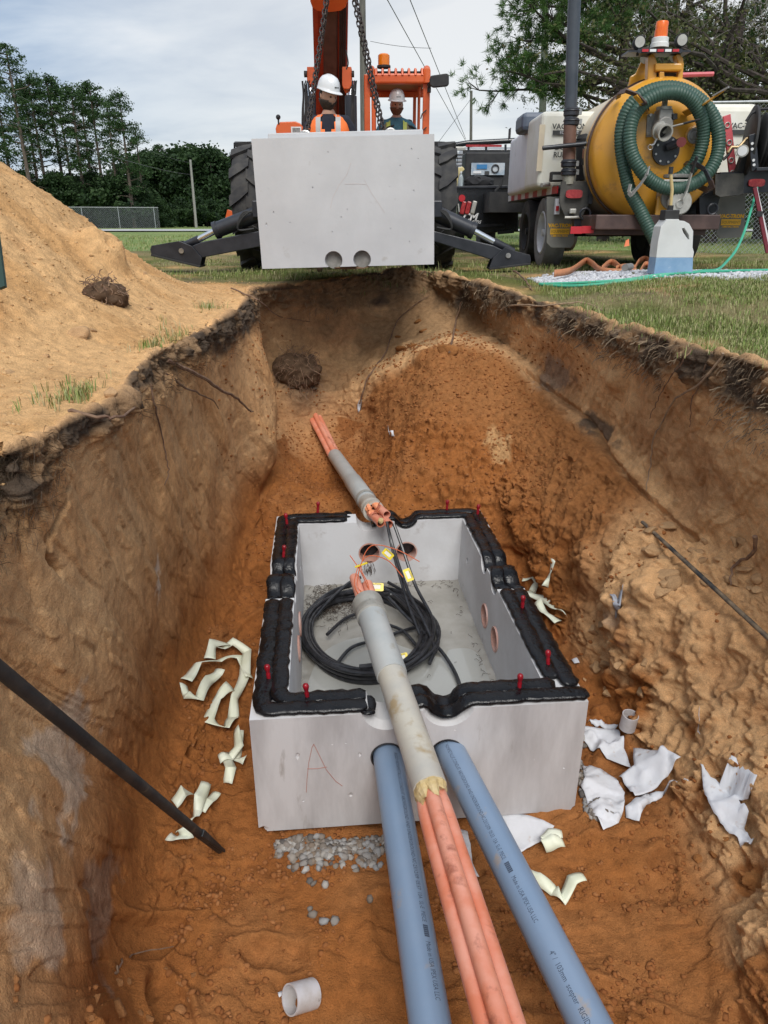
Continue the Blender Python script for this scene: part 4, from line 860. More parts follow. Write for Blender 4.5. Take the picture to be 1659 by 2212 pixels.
def near_conduit():
    d = (A1 - A0).normalized(); L = (A1 - A0).length; ro = .057
    MB().lathe([(ro - .004, -.002), (ro, 0), (ro, L * .55)], A0, d, 40).build('conduit_pipe', M_gpipe, nc, smooth=True)
    MB().lathe([(ro - .006, L * .52), (.0605, L * .52), (.0625, L * .53), (.0625, L * .90), (.058, L * .90)], A0, d, 40).build('sleeve', M_gpipe2, nc, smooth=True)
    MB().lathe([(.060, L * .885), (.069, L * .89), (.069, L * .925), (.066, L * .93), (.066, L * .945), (.070, L * .955), (.070, L * .995), (.060, L), (.045, L)], A0, d, 40).build('coupling', M_band, nc, smooth=True)
    # broken foam plug at the near mouth
    bm = MB(); g = random.Random(3); u, w = orth(d); prof = []
    for k in range(22):
        a = 2 * math.pi * k / 22; rr = .056 * (1 if k % 3 else .95); out = g.uniform(.015, .045) * (1 + .9 * (math.cos(a) < .3)); prof.append((a, rr, out))
    vs = []; fs = []
    rings = ((.98, .02), (1.0, -.3), (.86, -1.0), (.55, -.75), (.0, -.6))
    for s, t in rings:
        for a, rr, out in prof: vs.append(A0 + u * math.cos(a) * rr * s * (1.04 if t == -.3 else 1) + w * math.sin(a) * rr * s + d * (t * out + g.uniform(-.004, .004)))
    n = 22
    for i in range(len(rings) - 1):
        for k in range(n): fs.append((i * n + k, i * n + (k + 1) % n, (i + 1) * n + (k + 1) % n, (i + 1) * n + k))
    bm.add(vs, fs).build('foam_plug', M_foam, nc, smooth=False)
    # three ducts run on toward the viewer
    E = Vector((.315, .80, -1.205)); dd = (E - A0).normalized(); s = dd.cross(Vector((0, 0, 1))).normalized(); up = s.cross(dd)
    for k, (ox, oz) in enumerate(((-.031, -.012), (.006, .018), (.034, -.016))):
        P = np.array([tuple(A0 + d * .12 + s * ox * .6 + up * (oz * .5)), tuple(A0 - d * .02 + s * ox * .8 + up * oz * .8), tuple(A0 + dd * .12 + s * ox + up * oz), tuple(A0 + dd * .5 + s * ox * 1.06 + up * oz), tuple(E + s * ox * 1.1 + up * oz)])
        Q = catmull(P, np.linspace(0, 4, 40)); g = np.random.RandomState(k); MB().tube([Vector(q) for q in Q], [.0245 * (1 if i > 3 else .9) for i in range(40)], 20).build('inner_duct', M_duct, nc, smooth=True)
    s = -s if s.x < 0 else s
    # far end: three stubs with foam and pull tape
    for k, (ox, oz, ln) in enumerate(((-.024, .012, .20), (.012, -.020, .13), (.026, .014, .13))):
        c = A1 + s * ox + up * oz; MB().pipe(c - d * .05, c + d * ln, .0245, .020, 20).build('duct_stub', M_ductl, nc, smooth=True)
    f = MB(); g = random.Random(9)
    for k in range(9): a = k * .7; f.blob(A1 + (u * math.cos(a) + w * math.sin(a)) * .042 + d * g.uniform(-.01, .02), g.uniform(.012, .022), k, .4, 2)
    f.build('foam_plug', M_foamo, nc)
    for k, pp in enumerate((((-.03, .02, .02), (-.05, .07, .05), (-.01, .10, .16), (.0, .06, .2)), ((.0, .02, .03), (-.035, .06, .05), (.0, .11, .15), (.06, .10, .24), (.14, .09, .20), (.20, .03, .14)), ((.02, .0, .03), (.015, .06, .06), (.0, .10, .15), (.08, .12, .30), (.20, .10, .28), (.30, .06, .22)), ((.03, .0, .02), (.01, .05, .08), (-.01, .09, .14), (-.04, .12, .22)))):
        P = np.array([tuple(A1 + s * a + up * b + d * c) for a, b, c in pp]); Q = catmull(P, np.linspace(0, len(P) - 1, 28)); MB().tube([Vector(q) for q in Q], .0024, 6).build('pull_line', mat('orange_line', (.55, .12, .04), rough=.4), nc, smooth=True)
    MB().bar(A1 + s * -.03 + up * .10 + d * .145, A1 + s * .03 + up * .115 + d * .15, .012, .004).build('tape_wrap', M_tagy, nc)
near_conduit()
B0 = Vector((-.062, 4.02, -1.135)); B1 = Vector((-.405, 5.60, -1.285)); B2 = Vector((-.66, 6.25, -1.04))
fc = thing('far_conduit', 'grey conduit and orange ducts coming from the back of the pit into the vault', 'conduit', B1)
def far_conduit():
    d = (B1 - B0).normalized(); L = (B1 - B0).length; s = d.cross(Vector((0, 0, 1))).normalized(); up = s.cross(d); u, w = orth(d)
    MB().lathe([(.057, L * .30), (.057, L), (.052, L + .002)], B0, d, 40).build('conduit_pipe', M_gpipe2, fc, smooth=True)
    MB().lathe([(.058, L * .12), (.0625, L * .125), (.0625, L * .46), (.057, L * .475)], B0, d, 40).build('sleeve', M_gpipe2, fc, smooth=True)
    MB().lathe([(.0655, L * .145), (.0672, L * .15), (.0672, L * .165), (.0655, L * .17)], B0, d, 40).build('clamp_ring', M_band, fc, smooth=True)
    MB().lathe([(.046, -.002), (.066, 0), (.067, .02), (.064, .03), (.064, .05), (.0665, .06), (.0665, .09), (.060, .10), (.060, L * .13)], B0, d, 40).build('coupling', M_gpipe, fc, smooth=True)
    for k, (ox, oz, ln) in enumerate(((-.030, -.006, .20), (.024, -.02, .19), (.022, .022, .13))):
        c = B0 + s * ox + up * oz; MB().pipe(c + d * .06, c - d * ln + s * .03 - up * .01, .0245, .0205, 20).build('duct_stub', M_duct, fc, smooth=True)
    f = MB(); g = random.Random(4)
    for k in range(12): a = g.uniform(0, 6.28); f.blob(B0 + (s * math.cos(a) * .035 + up * (math.sin(a) * .02 + .022)) - d * g.uniform(0, .06), g.uniform(.01, .022), k, .4, 2)
    f.build('foam_plug', M_foamo, fc); MB().blob(B0 - d * .2 - s * .0, .022, 3, .2, 2, (.7, 1.3, .7)).build('mastic_plug', M_foam, fc)
    for k in range(3):
        P = np.array([tuple(B0 + s * (.02 - .02 * k) + up * .03), tuple(B0 + s * .03 + up * (.07 - .02 * k) - d * .05), tuple(B0 + s * (.01 * k - .02) + up * .02 - d * .10), tuple(B0 - s * .03 + up * .0 - d * .08)]); MB().tube([Vector(q) for q in catmull(P, np.linspace(0, 3, 20))], .002, 5).build('pull_line', mat('brown_line', (.30, .07, .03), rough=.5), fc)
    e = (B2 - B1).normalized()
    for k, (ox, oz) in enumerate(((-.03, -.01), (.0, .02), (.032, -.006))):
        P = np.array([tuple(B1 - d * .08 + s * ox * .8 + up * oz * .8), tuple(B1 + s * ox + up * oz), tuple(B1 + e * .25 + s * ox + up * oz), tuple(B2 + s * ox * 1.3 + up * oz + e * (.02 * k))]); MB().tube([Vector(q) for q in catmull(P, np.linspace(0, 3, 24))], .024, 18).build('inner_duct', M_duct, fc, smooth=True)
far_conduit()
def curved_text(parent, a, b, r, txt, size, t, n0, name='printed_lettering', m=None, bold=.0, sx=1):
    a = Vector(a); b = Vector(b); d = (b - a).normalized(); n0 = Vector(n0); n0 = (n0 - d * n0.dot(d)).normalized(); w = n0.cross(d); w = w if w.x > 0 else -w; vs, fs = text_geo(txt, size, 0, bold); out = []
    for v in vs:
        th = v.y / r; out.append(a + d * (t + v.x * sx) + (n0 * math.cos(th) + w * math.sin(th)) * (r + .0006))
    # split long faces is unnecessary at this size
    return MB().add(out, fs).build(name, m or M_ink, parent)
def blue(label, hx, end, txts, t0, ang, t3=None):
    p = vw(hx, -VL / 2 + .10, .335); q = Vector(end); root = thing('blue_conduit', label, 'pipe', q, group=None); d = (q - p).normalized()
    MB().lathe([(.052, -.001), (.0572, 0), (.0572, (q - p).length), (.052, (q - p).length)], p, d, 48).build('conduit_pipe', M_blue, root, smooth=True)
    return root, p, q
r1, p1, q1 = blue('left blue PVC pipe running from the vault hole towards the viewer, printed lengthwise', -.13, (.19, .62, -1.50), 'RIGID NONMETALLIC CONDUIT ABOVEGROUND AND UNDERGROUND-NC-23/12/09 05:57 13A SL-E PIECE', .66, 0, 0)
r2, p2, q2 = blue('right blue PVC pipe running from the vault hole past the orange ducts to the corner', .10, (.72, .62, -1.50), 'NONMETALLIC CONDUIT ABOVEGROUND AND UNDERGROUND-NC-23/12/09 05:33 13A SL-E PIECE', .60, 0, 0)
def prints(root, p, q, n0, rows, bar):
    for txt, t0, t1, size in rows:
        vs, fs = text_geo(txt, size); wd = max(v.x for v in vs) - min(v.x for v in vs); curved_text(root, p, q, .0572, txt, size, (t0 + t1) / 2, n0, sx=(t1 - t0) / wd)
    for k in range(6): curved_text(root, p, q, .0572, 'I', .020, bar + k * .0062, n0, bold=.0012, sx=1.2)
prints(r1, p1, q1, (.50, -.25, 1), [('RIGID NONMETALLIC CONDUIT ABOVEGROUND AND UNDERGROUND-NC-23/12/09  05:57  13A  SL-E  PIECE', .13, .80, .020), ('Made in USA IPEX USA LLC', .86, 1.02, .022)], .812)
prints(r2, p2, q2, (-.45, -.25, 1), [('NONMETALLIC CONDUIT ABOVEGROUND AND UNDERGROUND-NC-23/12/09  05:33  13A  SL-E  PIECE', .10, .62, .020), ('Made in USA IPEX USA LLC', .685, .84, .021), ('4" /  103mm  scepter  RIGID  PVC', .93, 1.17, .023)], .636)
# ---------------------------------------------------------------- the vault section hanging on chains
M_concs = mat('smooth_concrete', (.47, .475, .485), (.55, .555, .565), scale=1.3, rough=.85, bump=.0008, bscale=30, c3=(.38, .37, .35), s3=6, f3=.63)
SLO = PY(752, 576, 5.55); SLO.z = .196
SR = Matrix.Rotation(rad(1.2), 4, Vector((0, 1, 0))) 
slab = thing('hanging_vault_section', 'pale concrete vault section hung upright on chains above the far pit edge', 'vault section', SLO, rot=(0, rad(-1.4), rad(.5)))
SM = Matrix.Translation(SLO) @ slab.rotation_euler.to_matrix().to_4x4()
def make_slab():
    w, h, l, t = 1.272, .856, 1.86, .11; hw = w / 2
    def bx(x0, x1, y0, y1, z0, z1): return [(x0, y0, z0), (x1, y0, z0), (x1, y1, z0), (x0, y1, z0), (x0, y0, z1), (x1, y0, z1), (x1, y1, z1), (x0, y1, z1)]
    F6 = [(0, 3, 2, 1), (4, 5, 6, 7), (0, 1, 5, 4), (1, 2, 6, 5), (2, 3, 7, 6), (3, 0, 4, 7)]
    o = MB().add(bx(-hw, hw, 0, l, 0, h), F6).build('section_body', M_concs, slab, world=False); o.parent = None
    cs = [cutter(MB().add(bx(-hw + t, hw - t, t, l - t, -.1, h - .12), F6))]
    for x in (-.105, .105):
        cs.append(cutter(MB().cyl((x, -.05, .045), (x, .045, .045), .072, .060, n=40)))
        cs.append(cutter(MB().cyl((x, l - .05, .045), (x, l + .05, .045), .066, n=32)))
    for x in (-.105, .105): MB().cyl((x, .047, .045), (x, .040, .045), .058, n=28).build('recess_face', mat('dark_grey_recess', (.17, .165, .15), (.27, .26, .24), scale=14, rough=.9), slab, world=False)  # recess backs are a darker grey than the section body
    g = random.Random(4)
    for k in range(22):                                            # air holes in the casting
        x, z = g.uniform(-.6, .6), g.uniform(.1, .8); cs.append(cutter(MB().blob((x, .002, z), g.uniform(.002, .0065), k, .35, 1, (1, 1, g.uniform(.6, 2.2)))))
    boolean(o, cs); o.parent = slab; bv = o.modifiers.new('bevel', 'BEVEL'); bv.width = .006; bv.segments = 2; bv.limit_method = 'ANGLE'; bv.angle_limit = rad(50)
    o.data.materials.clear(); o.data.materials.append(M_concs)
    MB().add(bx(-hw + .11, hw - .075, .05, l - .05, h - .002, h + .036), F6).build('raised_rim', M_concs, slab, world=False, bevel=.006)
    MB().blob((.02, .05, -.012), .03, 3, .4, 1, (4.5, .8, .45)).build('stuck_soil', attr_mat('clinging_soil'), slab, world=False)
    set_col(bpy.data.objects['stuck_soil'], np.broadcast_to(np.array([.16, .1, .06]), (len(bpy.data.objects['stuck_soil'].data.vertices), 3)))
    for sx in (-.30, .34):
        for y in (.45, 1.4): MB().torus((sx, y, h + .04), (0, 1, 0), .045, .011, 16, 6).build('lifting_eye', M_steel, slab, world=False, smooth=True)
    ink = mat('faint_red_wax', (.51, .475, .47), rough=.9); k = MB()
    def stroke(pts, w=.004):
        for (a, c), (d, e) in zip(pts[:-1], pts[1:]): k.bar((a, -.0006, c), (d, -.0006, e), .0012, w, up=(0, 0, 1) if abs(a - d) > abs(c - e) else (1, 0, 0))
    stroke([(-.11, .40), (-.09, .47), (-.04, .55), (.02, .62), (.05, .69)]); stroke([(.14, .58), (.19, .49), (.24, .42), (.28, .36)]); stroke([(.0, .555), (.09, .555), (.15, .55)]); k.build('wax_mark', ink, slab, world=False)
make_slab()
M_chain = mat('dark_chain', (.035, .03, .032), (.07, .05, .04), scale=40, rough=.45, metal=.6)
def link_mesh():
    b = MB(); L, Wd, r = .0215, .0115, .0052; pts = []
    for i in range(17):
        a = 2 * math.pi * i / 16; x = Wd * math.cos(a); z = Wd * math.sin(a) + (L - Wd if math.sin(a) > .01 else (-(L - Wd) if math.sin(a) < -.01 else 0)); pts.append((x, 0, z))
    b.tube(pts, r, 6, cap=False); me = bpy.data.meshes.new('chain_link'); me.from_pydata(b.v, [], b.f); me.materials.append(M_chain); me.shade_smooth(); return me
LINK = link_mesh()
def chain(label, a, b, sag=0.02):
    a, b = Vector(a), Vector(b); root = thing('chain', label, 'chain', a, group='lifting chains of the hanging vault section'); n = int((b - a).length / .0325)
    pts = [a.lerp(b, i / n) + Vector((0, 0, -sag * 4 * (i / n) * (1 - i / n))) for i in range(n + 1)]
    for i in range(n):
        p = (pts[i] + pts[i + 1]) / 2 - a; d = (pts[i + 1] - pts[i]).normalized(); q = d.to_track_quat('Z', 'Y'); o = link(bpy.data.objects.new('chain_link', LINK)); o.parent = root; o.location = p
        o.rotation_euler = (q.to_matrix() @ Matrix.Rotation(rad(90 * (i % 2) + 25), 3, 'Z')).to_euler()
HOOK = PY(731, -150, 6.45)
chain('near left lifting chain from the hanging vault section to the hook', SM @ Vector((-.30, .45, .90)), HOOK + Vector((-.03, -.02, -.05)))
chain('far left lifting chain, just left of the near one', SM @ Vector((-.385, 1.4, .90)), HOOK + Vector((-.02, .02, -.05)))
chain('far right lifting chain, the steeper of the two right ones', SM @ Vector((.305, 1.4, .90)), HOOK + Vector((.02, .02, -.05)))
chain('near right lifting chain, the outer of the two right ones', SM @ Vector((.30, .45, .90)), HOOK + Vector((.045, -.02, -.05)))
hk = thing('hoist_hook', 'steel hook and ring gathering the four lifting chains', 'hook', HOOK)
MB().torus(HOOK, (0, 1, 0), .06, .012, 20, 8).build('ring', M_chain, hk, smooth=True); MB().torus(HOOK + Vector((0, 0, .11)), (1, 0, 0), .05, .014, 16, 8, a0=-2.4, a1=1.8).build('hook', M_chain, hk, smooth=True); MB().cyl(HOOK + Vector((0, 0, .15)), HOOK + Vector((0, 0, .55)), .02).build('shank', M_chain, hk)
# ---------------------------------------------------------------- telehandler
M_or = mat('orange_paint', (.66, .125, .028), (.60, .10, .022), scale=3, rough=.42, c3=(.42, .09, .03), s3=12, f3=.64)
M_orsh = mat('shaded_orange_paint', (.36, .045, .018), (.28, .035, .015), scale=5, rough=.5)  # orange paint with the shade of boom and roof underside put into its colour
M_blk = mat('black_paint', (.016, .018, .024), (.03, .032, .04), scale=6, rough=.38, c3=(.12, .11, .10), s3=18, f3=.70)
M_blkm = mat('matte_black', (.016, .016, .018), (.03, .03, .03), scale=8, rough=.7)
M_rub = mat('tyre_rubber', (.028, .028, .030), (.06, .057, .053), scale=7, rough=.85, bump=.002, bscale=30)
M_chr = mat('chrome_rod', (.78, .80, .82), rough=.18, metal=1)
M_brn = mat('greasy_brown_steel', (.06, .035, .03), (.10, .06, .05), scale=5, rough=.55)
M_amb = mat('amber_lens', (.75, .20, .01), rough=.2, spec=.6)
M_wht = mat('white_plastic', (.72, .72, .70), (.64, .64, .62), scale=8, rough=.4)
M_prnt = mat('dark_print', (.05, .05, .05), rough=.6)
def tyre(name, c, R, w, parent, rimm, lugs=True, axis=(1, 0, 0), rimr=.5, n=40, dish=.05, side=-1, spokes=0):
    c = Vector(c); ax = Vector(axis).normalized() * side; wh = MB()
    t = MB(); t.lathe([(R * rimr, -w * .42), (R * .80, -w * .50), (R * .955, -w * .47), (R * .985, -w * .36), (R * .985, w * .36), (R * .955, w * .47), (R * .80, w * .50), (R * rimr, w * .42)], c, ax, n)
    if lugs:
        u, v = orth(ax); k = 15
        for i in range(k):
            for s in (-1, 1):
                a = 2 * math.pi * (i + (.5 if s > 0 else 0)) / k
                def P(ang, x, r): return c + ax * x + u * math.cos(ang) * r + v * math.sin(ang) * r
                da = .16; a1 = a + .42 * 1
                q = [(a, s * w * .50), (a + da, s * w * .50), (a + da * .9 + .17, s * w * .20), (a + da * 1.1 + .20, s * -w * .03), (a + .22, s * -w * .03), (a + .13, s * w * .16)]
                lo = [P(b, x, R * .97) for b, x in q]; hi = [P(b, x, R * 1.035) for b, x in q]; m = len(q)
                t.add(lo + hi, [tuple(range(m, 2 * m))] + [(j, (j + 1) % m, m + (j + 1) % m, m + j) for j in range(m)])
                q2 = [P(a, s * w * .50, R * .97), P(a + da, s * w * .50, R * .97), P(a + da, s * w * .53, R * .82), P(a, s * w * .53, R * .82), P(a, s * w * .50, R * 1.035), P(a + da, s * w * .50, R * 1.035)]
                t.add(q2, [(4, 5, 2, 3), (0, 4, 3), (1, 2, 5)])
    whl = t.build('wheel', M_rub, parent, smooth=True, shade_angle=30)
    r = MB(); r.lathe([(R * rimr * 1.02, w * .42), (R * rimr * .96, w * .46), (R * rimr * .90, w * .40), (R * rimr * .86, w * (.40 - .35)), (R * .30 * 1.0, w * (.12)), (R * .2, w * .16), (0.001, w * .18)], c, ax, 28); r.lathe([(R * rimr, -w * .4), (.01, -w * .3)], c, ax, 20)
    ro = r.build('rim', rimm, whl, smooth=True)
    hb = MB().cyl(c + ax * w * .1, c + ax * w * .42, R * .12, R * .10, n=16)
    u, v = orth(ax)
    for i in range(6): a = i * math.pi / 3; hb.cyl(c + ax * w * .15 + (u * math.cos(a) + v * math.sin(a)) * R * .2, c + ax * w * .2 + (u * math.cos(a) + v * math.sin(a)) * R * .2, .012, n=8)
    hb.build('hub', rimm, whl, smooth=True)
    if spokes:
        sm = MB()
        for i in range(spokes): a = 2 * math.pi * i / spokes; p = c + ax * (w * .13) + (u * math.cos(a) + v * math.sin(a)) * R * rimr * .70; tt = (-u * math.sin(a) + v * math.cos(a)); rd = (u * math.cos(a) + v * math.sin(a)); sm.add([p - tt * .028 - rd * .045, p + tt * .028 - rd * .045, p + tt * .045 + rd * .03, p - tt * .045 + rd * .03], [(0, 1, 2, 3)])
        sm.build('vent_hole', M_blkm, whl)
    return whl
TY = 8.9
tel = thing('telehandler', 'orange telehandler with raised boom and spread outriggers behind the hanging concrete', 'telehandler', (-.45, 9.6, 0))
def telehandler():
    R = .66
    for px, s in ((558, -1), (941, 1)): x = PY(px, 460, TY).x; tyre('w', (x, TY, R - .01), R, .38, tel, M_or, axis=(1, 0, 0), side=s, rimr=.42); tyre('w', (x, TY + 3.1, R - .01), R, .38, tel, M_or, axis=(1, 0, 0), side=s, rimr=.42, lugs=False)
    MB().box((-.45, TY + 1.5, .82), (1.0, 4.4, .5)).build('chassis', M_or, tel, bevel=.02)
    MB().box((-.45, TY, .62), (2.0, .24, .24)).build('axle', M_blk, tel, bevel=.02)
    # outriggers
    OY = 8.02
    def q(px, py, y=OY): return PY(px, py, y)
    for sgn, A, F, pin, B, C, D in ((-1, [(566, 498), (566, 532), (440, 556), (418, 531), (440, 522)], [(331, 538), (334, 530), (392, 520), (420, 531), (441, 556), (438, 572), (372, 556), (333, 547)], (398, 541), (560, 461), (466, 498), (426, 519)),
                                  (1, [(930, 497), (930, 519), (1058, 560), (1085, 540), (1064, 530)], [(1143, 562), (1141, 550), (1108, 541), (1088, 533), (1062, 556), (1054, 577), (1100, 572), (1142, 566)], (1094, 551), (934, 458), (1022, 498), (1070, 524))):
        oo = MB(); P = [q(*a) for a in A]; n = len(P); th = Vector((0, .17, 0)); vs = [p - th / 2 for p in P] + [p + th / 2 for p in P]; oo.add(vs, [tuple(range(n)), tuple(range(2 * n - 1, n - 1, -1))] + [(i, n + i, n + (i + 1) % n, (i + 1) % n) for i in range(n)])
        arm = oo.build('outrigger_arm', M_blk, tel, bevel=.008)
        for yy in (-.10, .085):
            P = [q(a, b) + Vector((0, yy, 0)) for a, b in F]; n = len(P); th = Vector((0, .016, 0)); vs = [p - th / 2 for p in P] + [p + th / 2 for p in P]; MB().add(vs, [tuple(range(n)), tuple(range(2 * n - 1, n - 1, -1))] + [(i, n + i, n + (i + 1) % n, (i + 1) % n) for i in range(n)]).build('foot_plate', M_blk, arm, bevel=.003)
        e0, e1 = q(*F[-1]), q(*F[0]); k0, k1 = (F[6], F[0]) if sgn < 0 else (F[6], F[0])
        P0, P1 = q(*F[5 if sgn < 0 else 5]), q(*F[7]); MB().bar(P0 + Vector((0, -.0, -.012)), P1 + Vector((0, 0, -.012)), .24, .022, up=(0, 0, 1)).build('foot', M_blkm, arm, bevel=.004)
        MB().cyl(q(*pin) - Vector((0, .125, 0)), q(*pin) + Vector((0, .11, 0)), .026, n=20).build('pivot_pin', M_steel, arm)
        b0, c0, d0 = q(*B), q(*C), q(*D); dd = (c0 - b0).normalized()
        cy = MB().cyl(b0, c0, .082, .078, n=24).cyl(c0 - dd * .03, c0 + dd * .012, .088, n=24); cyl = cy.build('outrigger_cylinder', M_blk, arm, smooth=True); MB().cyl(c0, d0, .032, n=18).build('cylinder_rod', M_chr, cyl, smooth=True)
        MB().cyl(d0 - dd * .02, d0 + dd * .22, .045, .03, n=14).build('rod_eye', M_blk, cyl, smooth=True)
        for k in range(3):
            P = np.array([tuple(b0 + Vector((0, -.09, .05 - .03 * k))), tuple(b0.lerp(c0, .3) + Vector((0, -.13, .02 + .02 * k))), tuple(b0.lerp(c0, .45) + Vector((0, -.12, -.08))), tuple(b0.lerp(c0, .1) + Vector((0, -.10, -.13)))]); MB().tube([Vector(t) for t in catmull(P, np.linspace(0, 3, 16))], .011, 6).build('hydraulic_hose', M_blkm, arm, smooth=True)
        MB().box(q(572 if sgn < 0 else 930, 452) + Vector((0, .0, 0)), (.22, .25, .16)).build('outrigger_bracket', M_blk, arm, bevel=.01)
    # boom: rises steeply toward the viewer
    e0, e1 = PY(716, 262, 10.9), PY(713, -260, 8.9); d = (e1 - e0).normalized(); s = Vector((1, 0, 0)); up = s.cross(d).normalized(); 
    if up.y > 0: up = -up                                           # up now points to the viewer's side (underside of the boom)
    bo = MB().bar(e0 - d * 1.2, e1, .40, .46, up=up).build('boom', M_orsh, tel, bevel=.01)
    f = up * .235
    MB().bar(e0 - d * .8 + s * -.165 + f, e1 + s * -.165 + f, .055, .03, up=up).build('boom_flange', M_orsh, bo); MB().bar(e0 - d * .8 + s * .165 + f, e1 + s * .165 + f, .055, .03, up=up).build('boom_flange', M_orsh, bo)
    MB().bar(e0 - d * .8 + f, e1 + f, .17, .06, up=up).build('boom_cylinder', M_brn, bo, bevel=.015)
    for k in range(4): MB().tube([e0 - d * .6 + s * (.11 + .02 * k) + f * 1.15, e0 + d * 1.2 + s * (.115 + .02 * k) + f * 1.25, e1 + s * (.11 + .02 * k) + f * 1.15], .009, 6).build('hydraulic_hose', M_blkm, bo, smooth=True)
    # bright collar plate with a rounded end at the top of the frame
    c = PY(712, -34, 9.55) + up * .26; poly = [(-.205, .9), (-.205, .0), (-.185, -.06), (-.13, -.10), (0, -.115), (.13, -.10), (.185, -.06), (.205, 0), (.205, .9)]
    MB().prism(poly, c, s, d, .03).build('collar_plate', M_or, bo, bevel=.006); MB().box(c + up * .05 + d * .12, (.12, .05, .10)).build('collar_block', M_brn, bo, bevel=.01)
    MB().bar(e1 - d * .2, e1 + d * 2.3, .30, .34, up=up).build('boom_extension', M_orsh, bo, bevel=.01)
    tip = e1 + d * 2.3; MB().bar(tip, Vector((HOOK.x, HOOK.y, tip.z + .05)), .2, .2).build('boom_head', M_or, bo, bevel=.01); MB().bar(Vector((HOOK.x, HOOK.y, tip.z)), Vector((HOOK.x, HOOK.y, HOOK.z + .5)), .03, .03, up=(0, 1, 0)).build('lift_strap', M_blkm, bo)
    # brackets and lift cylinders either side of the boom
    for sg, bx0, bx1, y0, y1, rx, cx0, cx1 in ((-1, 663, 681, 144, 182, 670, 664, 682), (1, 739, 759, 144, 192, 758, 745, 770)):
        MB().add([PY(bx0, y0, 9.9), PY(bx1, y0, 9.9), PY(bx1 - (0 if sg < 0 else -1), y1 - 10, 9.9), PY(bx1 - 4, y1, 9.9), PY(bx0 + 4, y1, 9.9), PY(bx0, y1 - 8, 9.9)] + [PY(a, b, 9.9) + Vector((0, .3, 0)) for a, b in ((bx0, y0), (bx1, y0), (bx1, y1 - 10), (bx1 - 4, y1), (bx0 + 4, y1), (bx0, y1 - 8))], [tuple(range(6)), tuple(range(11, 5, -1))] + [(i, 6 + i, 6 + (i + 1) % 6, (i + 1) % 6) for i in range(6)]).build('cylinder_bracket', M_or, tel, bevel=.006)
        MB().cyl(PY(rx, 176, 10.0), PY(rx - sg * 1, 215, 9.95), .038, n=14).build('lift_rod', M_chr, tel, smooth=True); MB().cyl(PY((cx0 + cx1) / 2, 208, 9.95), PY((cx0 + cx1) / 2 + 2, 330, 9.9), (cx1 - cx0) / 2 / 1534 * 9.1, n=18).build('lift_cylinder', M_blk, tel, smooth=True)
        MB().cyl(PY(bx0 - 6 if sg < 0 else bx1 + 1, 160, 9.9), PY(bx0 if sg < 0 else bx1 + 6, 160, 9.9), .035, n=10).build('bracket_bolt', M_blkm, tel)
        g = random.Random(sg + 5)
        for k in range(4):
            x0 = (bx0 - 5 if sg < 0 else bx1 + 3) + g.uniform(-3, 3); P = np.array([tuple(PY(x0 + g.uniform(-4, 4), yy, 9.8)) for yy in (175 + 8 * k, 205, 240 + 4 * k, 290)]); MB().tube([Vector(t) for t in catmull(P, np.linspace(0, 3, 14))], .012, 5).build('hydraulic_hose', M_blkm, tel, smooth=True)
        for k in range(3): MB().tube([PY((760 if sg > 0 else 660) + 4 * k, 205, 9.9), PY((761 if sg > 0 else 658) + 4 * k, 182, 9.9), PY((762 if sg > 0 else 661) + 4 * k, 174, 9.9)], .009, 5).build('guard_rod', M_blkm, tel)
    P = np.array([tuple(PY(a, b, 9.6)) for a, b in ((747, 108), (750, 122), (752, 138), (748, 150))]); MB().tube([Vector(t) for t in catmull(P, np.linspace(0, 3, 14))], .008, 5).build('thin_line', M_blkm, tel)
    # side console with knob and notice on the left
    pl = [PY(a, b, 9.35) for a, b in ((597, 292), (595, 278), (598, 268), (606, 263), (638, 262), (648, 266), (655, 276), (656, 292))]; n = len(pl); MB().add(pl + [p + Vector((0, .5, 0)) for p in pl], [tuple(range(n)), tuple(range(2 * n - 1, n - 1, -1))] + [(i, n + i, n + (i + 1) % n, (i + 1) % n) for i in range(n)]).build('side_console', M_or, tel, bevel=.01)
    MB().blob(PY(601, 253, 9.35), .028, 2, 0, 2).cyl(PY(601, 255, 9.35), PY(602, 268, 9.35), .010, n=8).build('lever_knob', M_blkm, tel, smooth=True)
    pn = PY(640, 281, 9.33); no = MB().box(pn, (.12, .006, .07)).build('notice', M_wht, tel)
    for k in range(4): MB().box(pn + Vector((0, -.005, .018 - .012 * k)), (.09, .002, .005)).build('notice_print', M_prnt, no)
    MB().bar(PY(499, 455, 10.4), PY(494, 476, 10.4), .08, .10, up=(0, 1, 0)).build('rear_fender', M_or, tel)  # small orange fender piece beside the left wheel
    # cab: open post frame
    CY = 10.25; depth = 1.15; cab = MB()
    def post(px0, px1, y0, y1, yy, m=M_or, name='cab_post', dd=.08):
        a, b = PY(px0, y0, yy), PY(px1, y0, yy); c2 = PY(px0, y1, yy); MB().add([a, b, Vector((b.x, yy, c2.z)), Vector((a.x, yy, c2.z)), a + Vector((0, dd, 0)), b + Vector((0, dd, 0)), Vector((b.x, yy + dd, c2.z)), Vector((a.x, yy + dd, c2.z))], [(0, 3, 2, 1), (4, 5, 6, 7), (0, 1, 5, 4), (2, 3, 7, 6), (1, 2, 6, 5), (3, 0, 4, 7)]).build(name, m, tel, bevel=.012)
    post(786, 799, 160, 340, CY); post(802, 811, 165, 340, CY + .02); post(915, 930, 150, 340, CY, dd=.10); 
    post(805, 812, 170, 340, CY + depth); post(893, 900, 176, 340, CY + depth); post(903, 909, 176, 340, CY + .75)
    a, b = PY(795, 164, CY), PY(929, 164, CY); zt = PY(860, 146, CY).z
    MB().box(((a.x + b.x) / 2, CY + .02, a.z - .03), (b.x - a.x, .10, .11)).build('roof_beam', M_or, tel, bevel=.02)
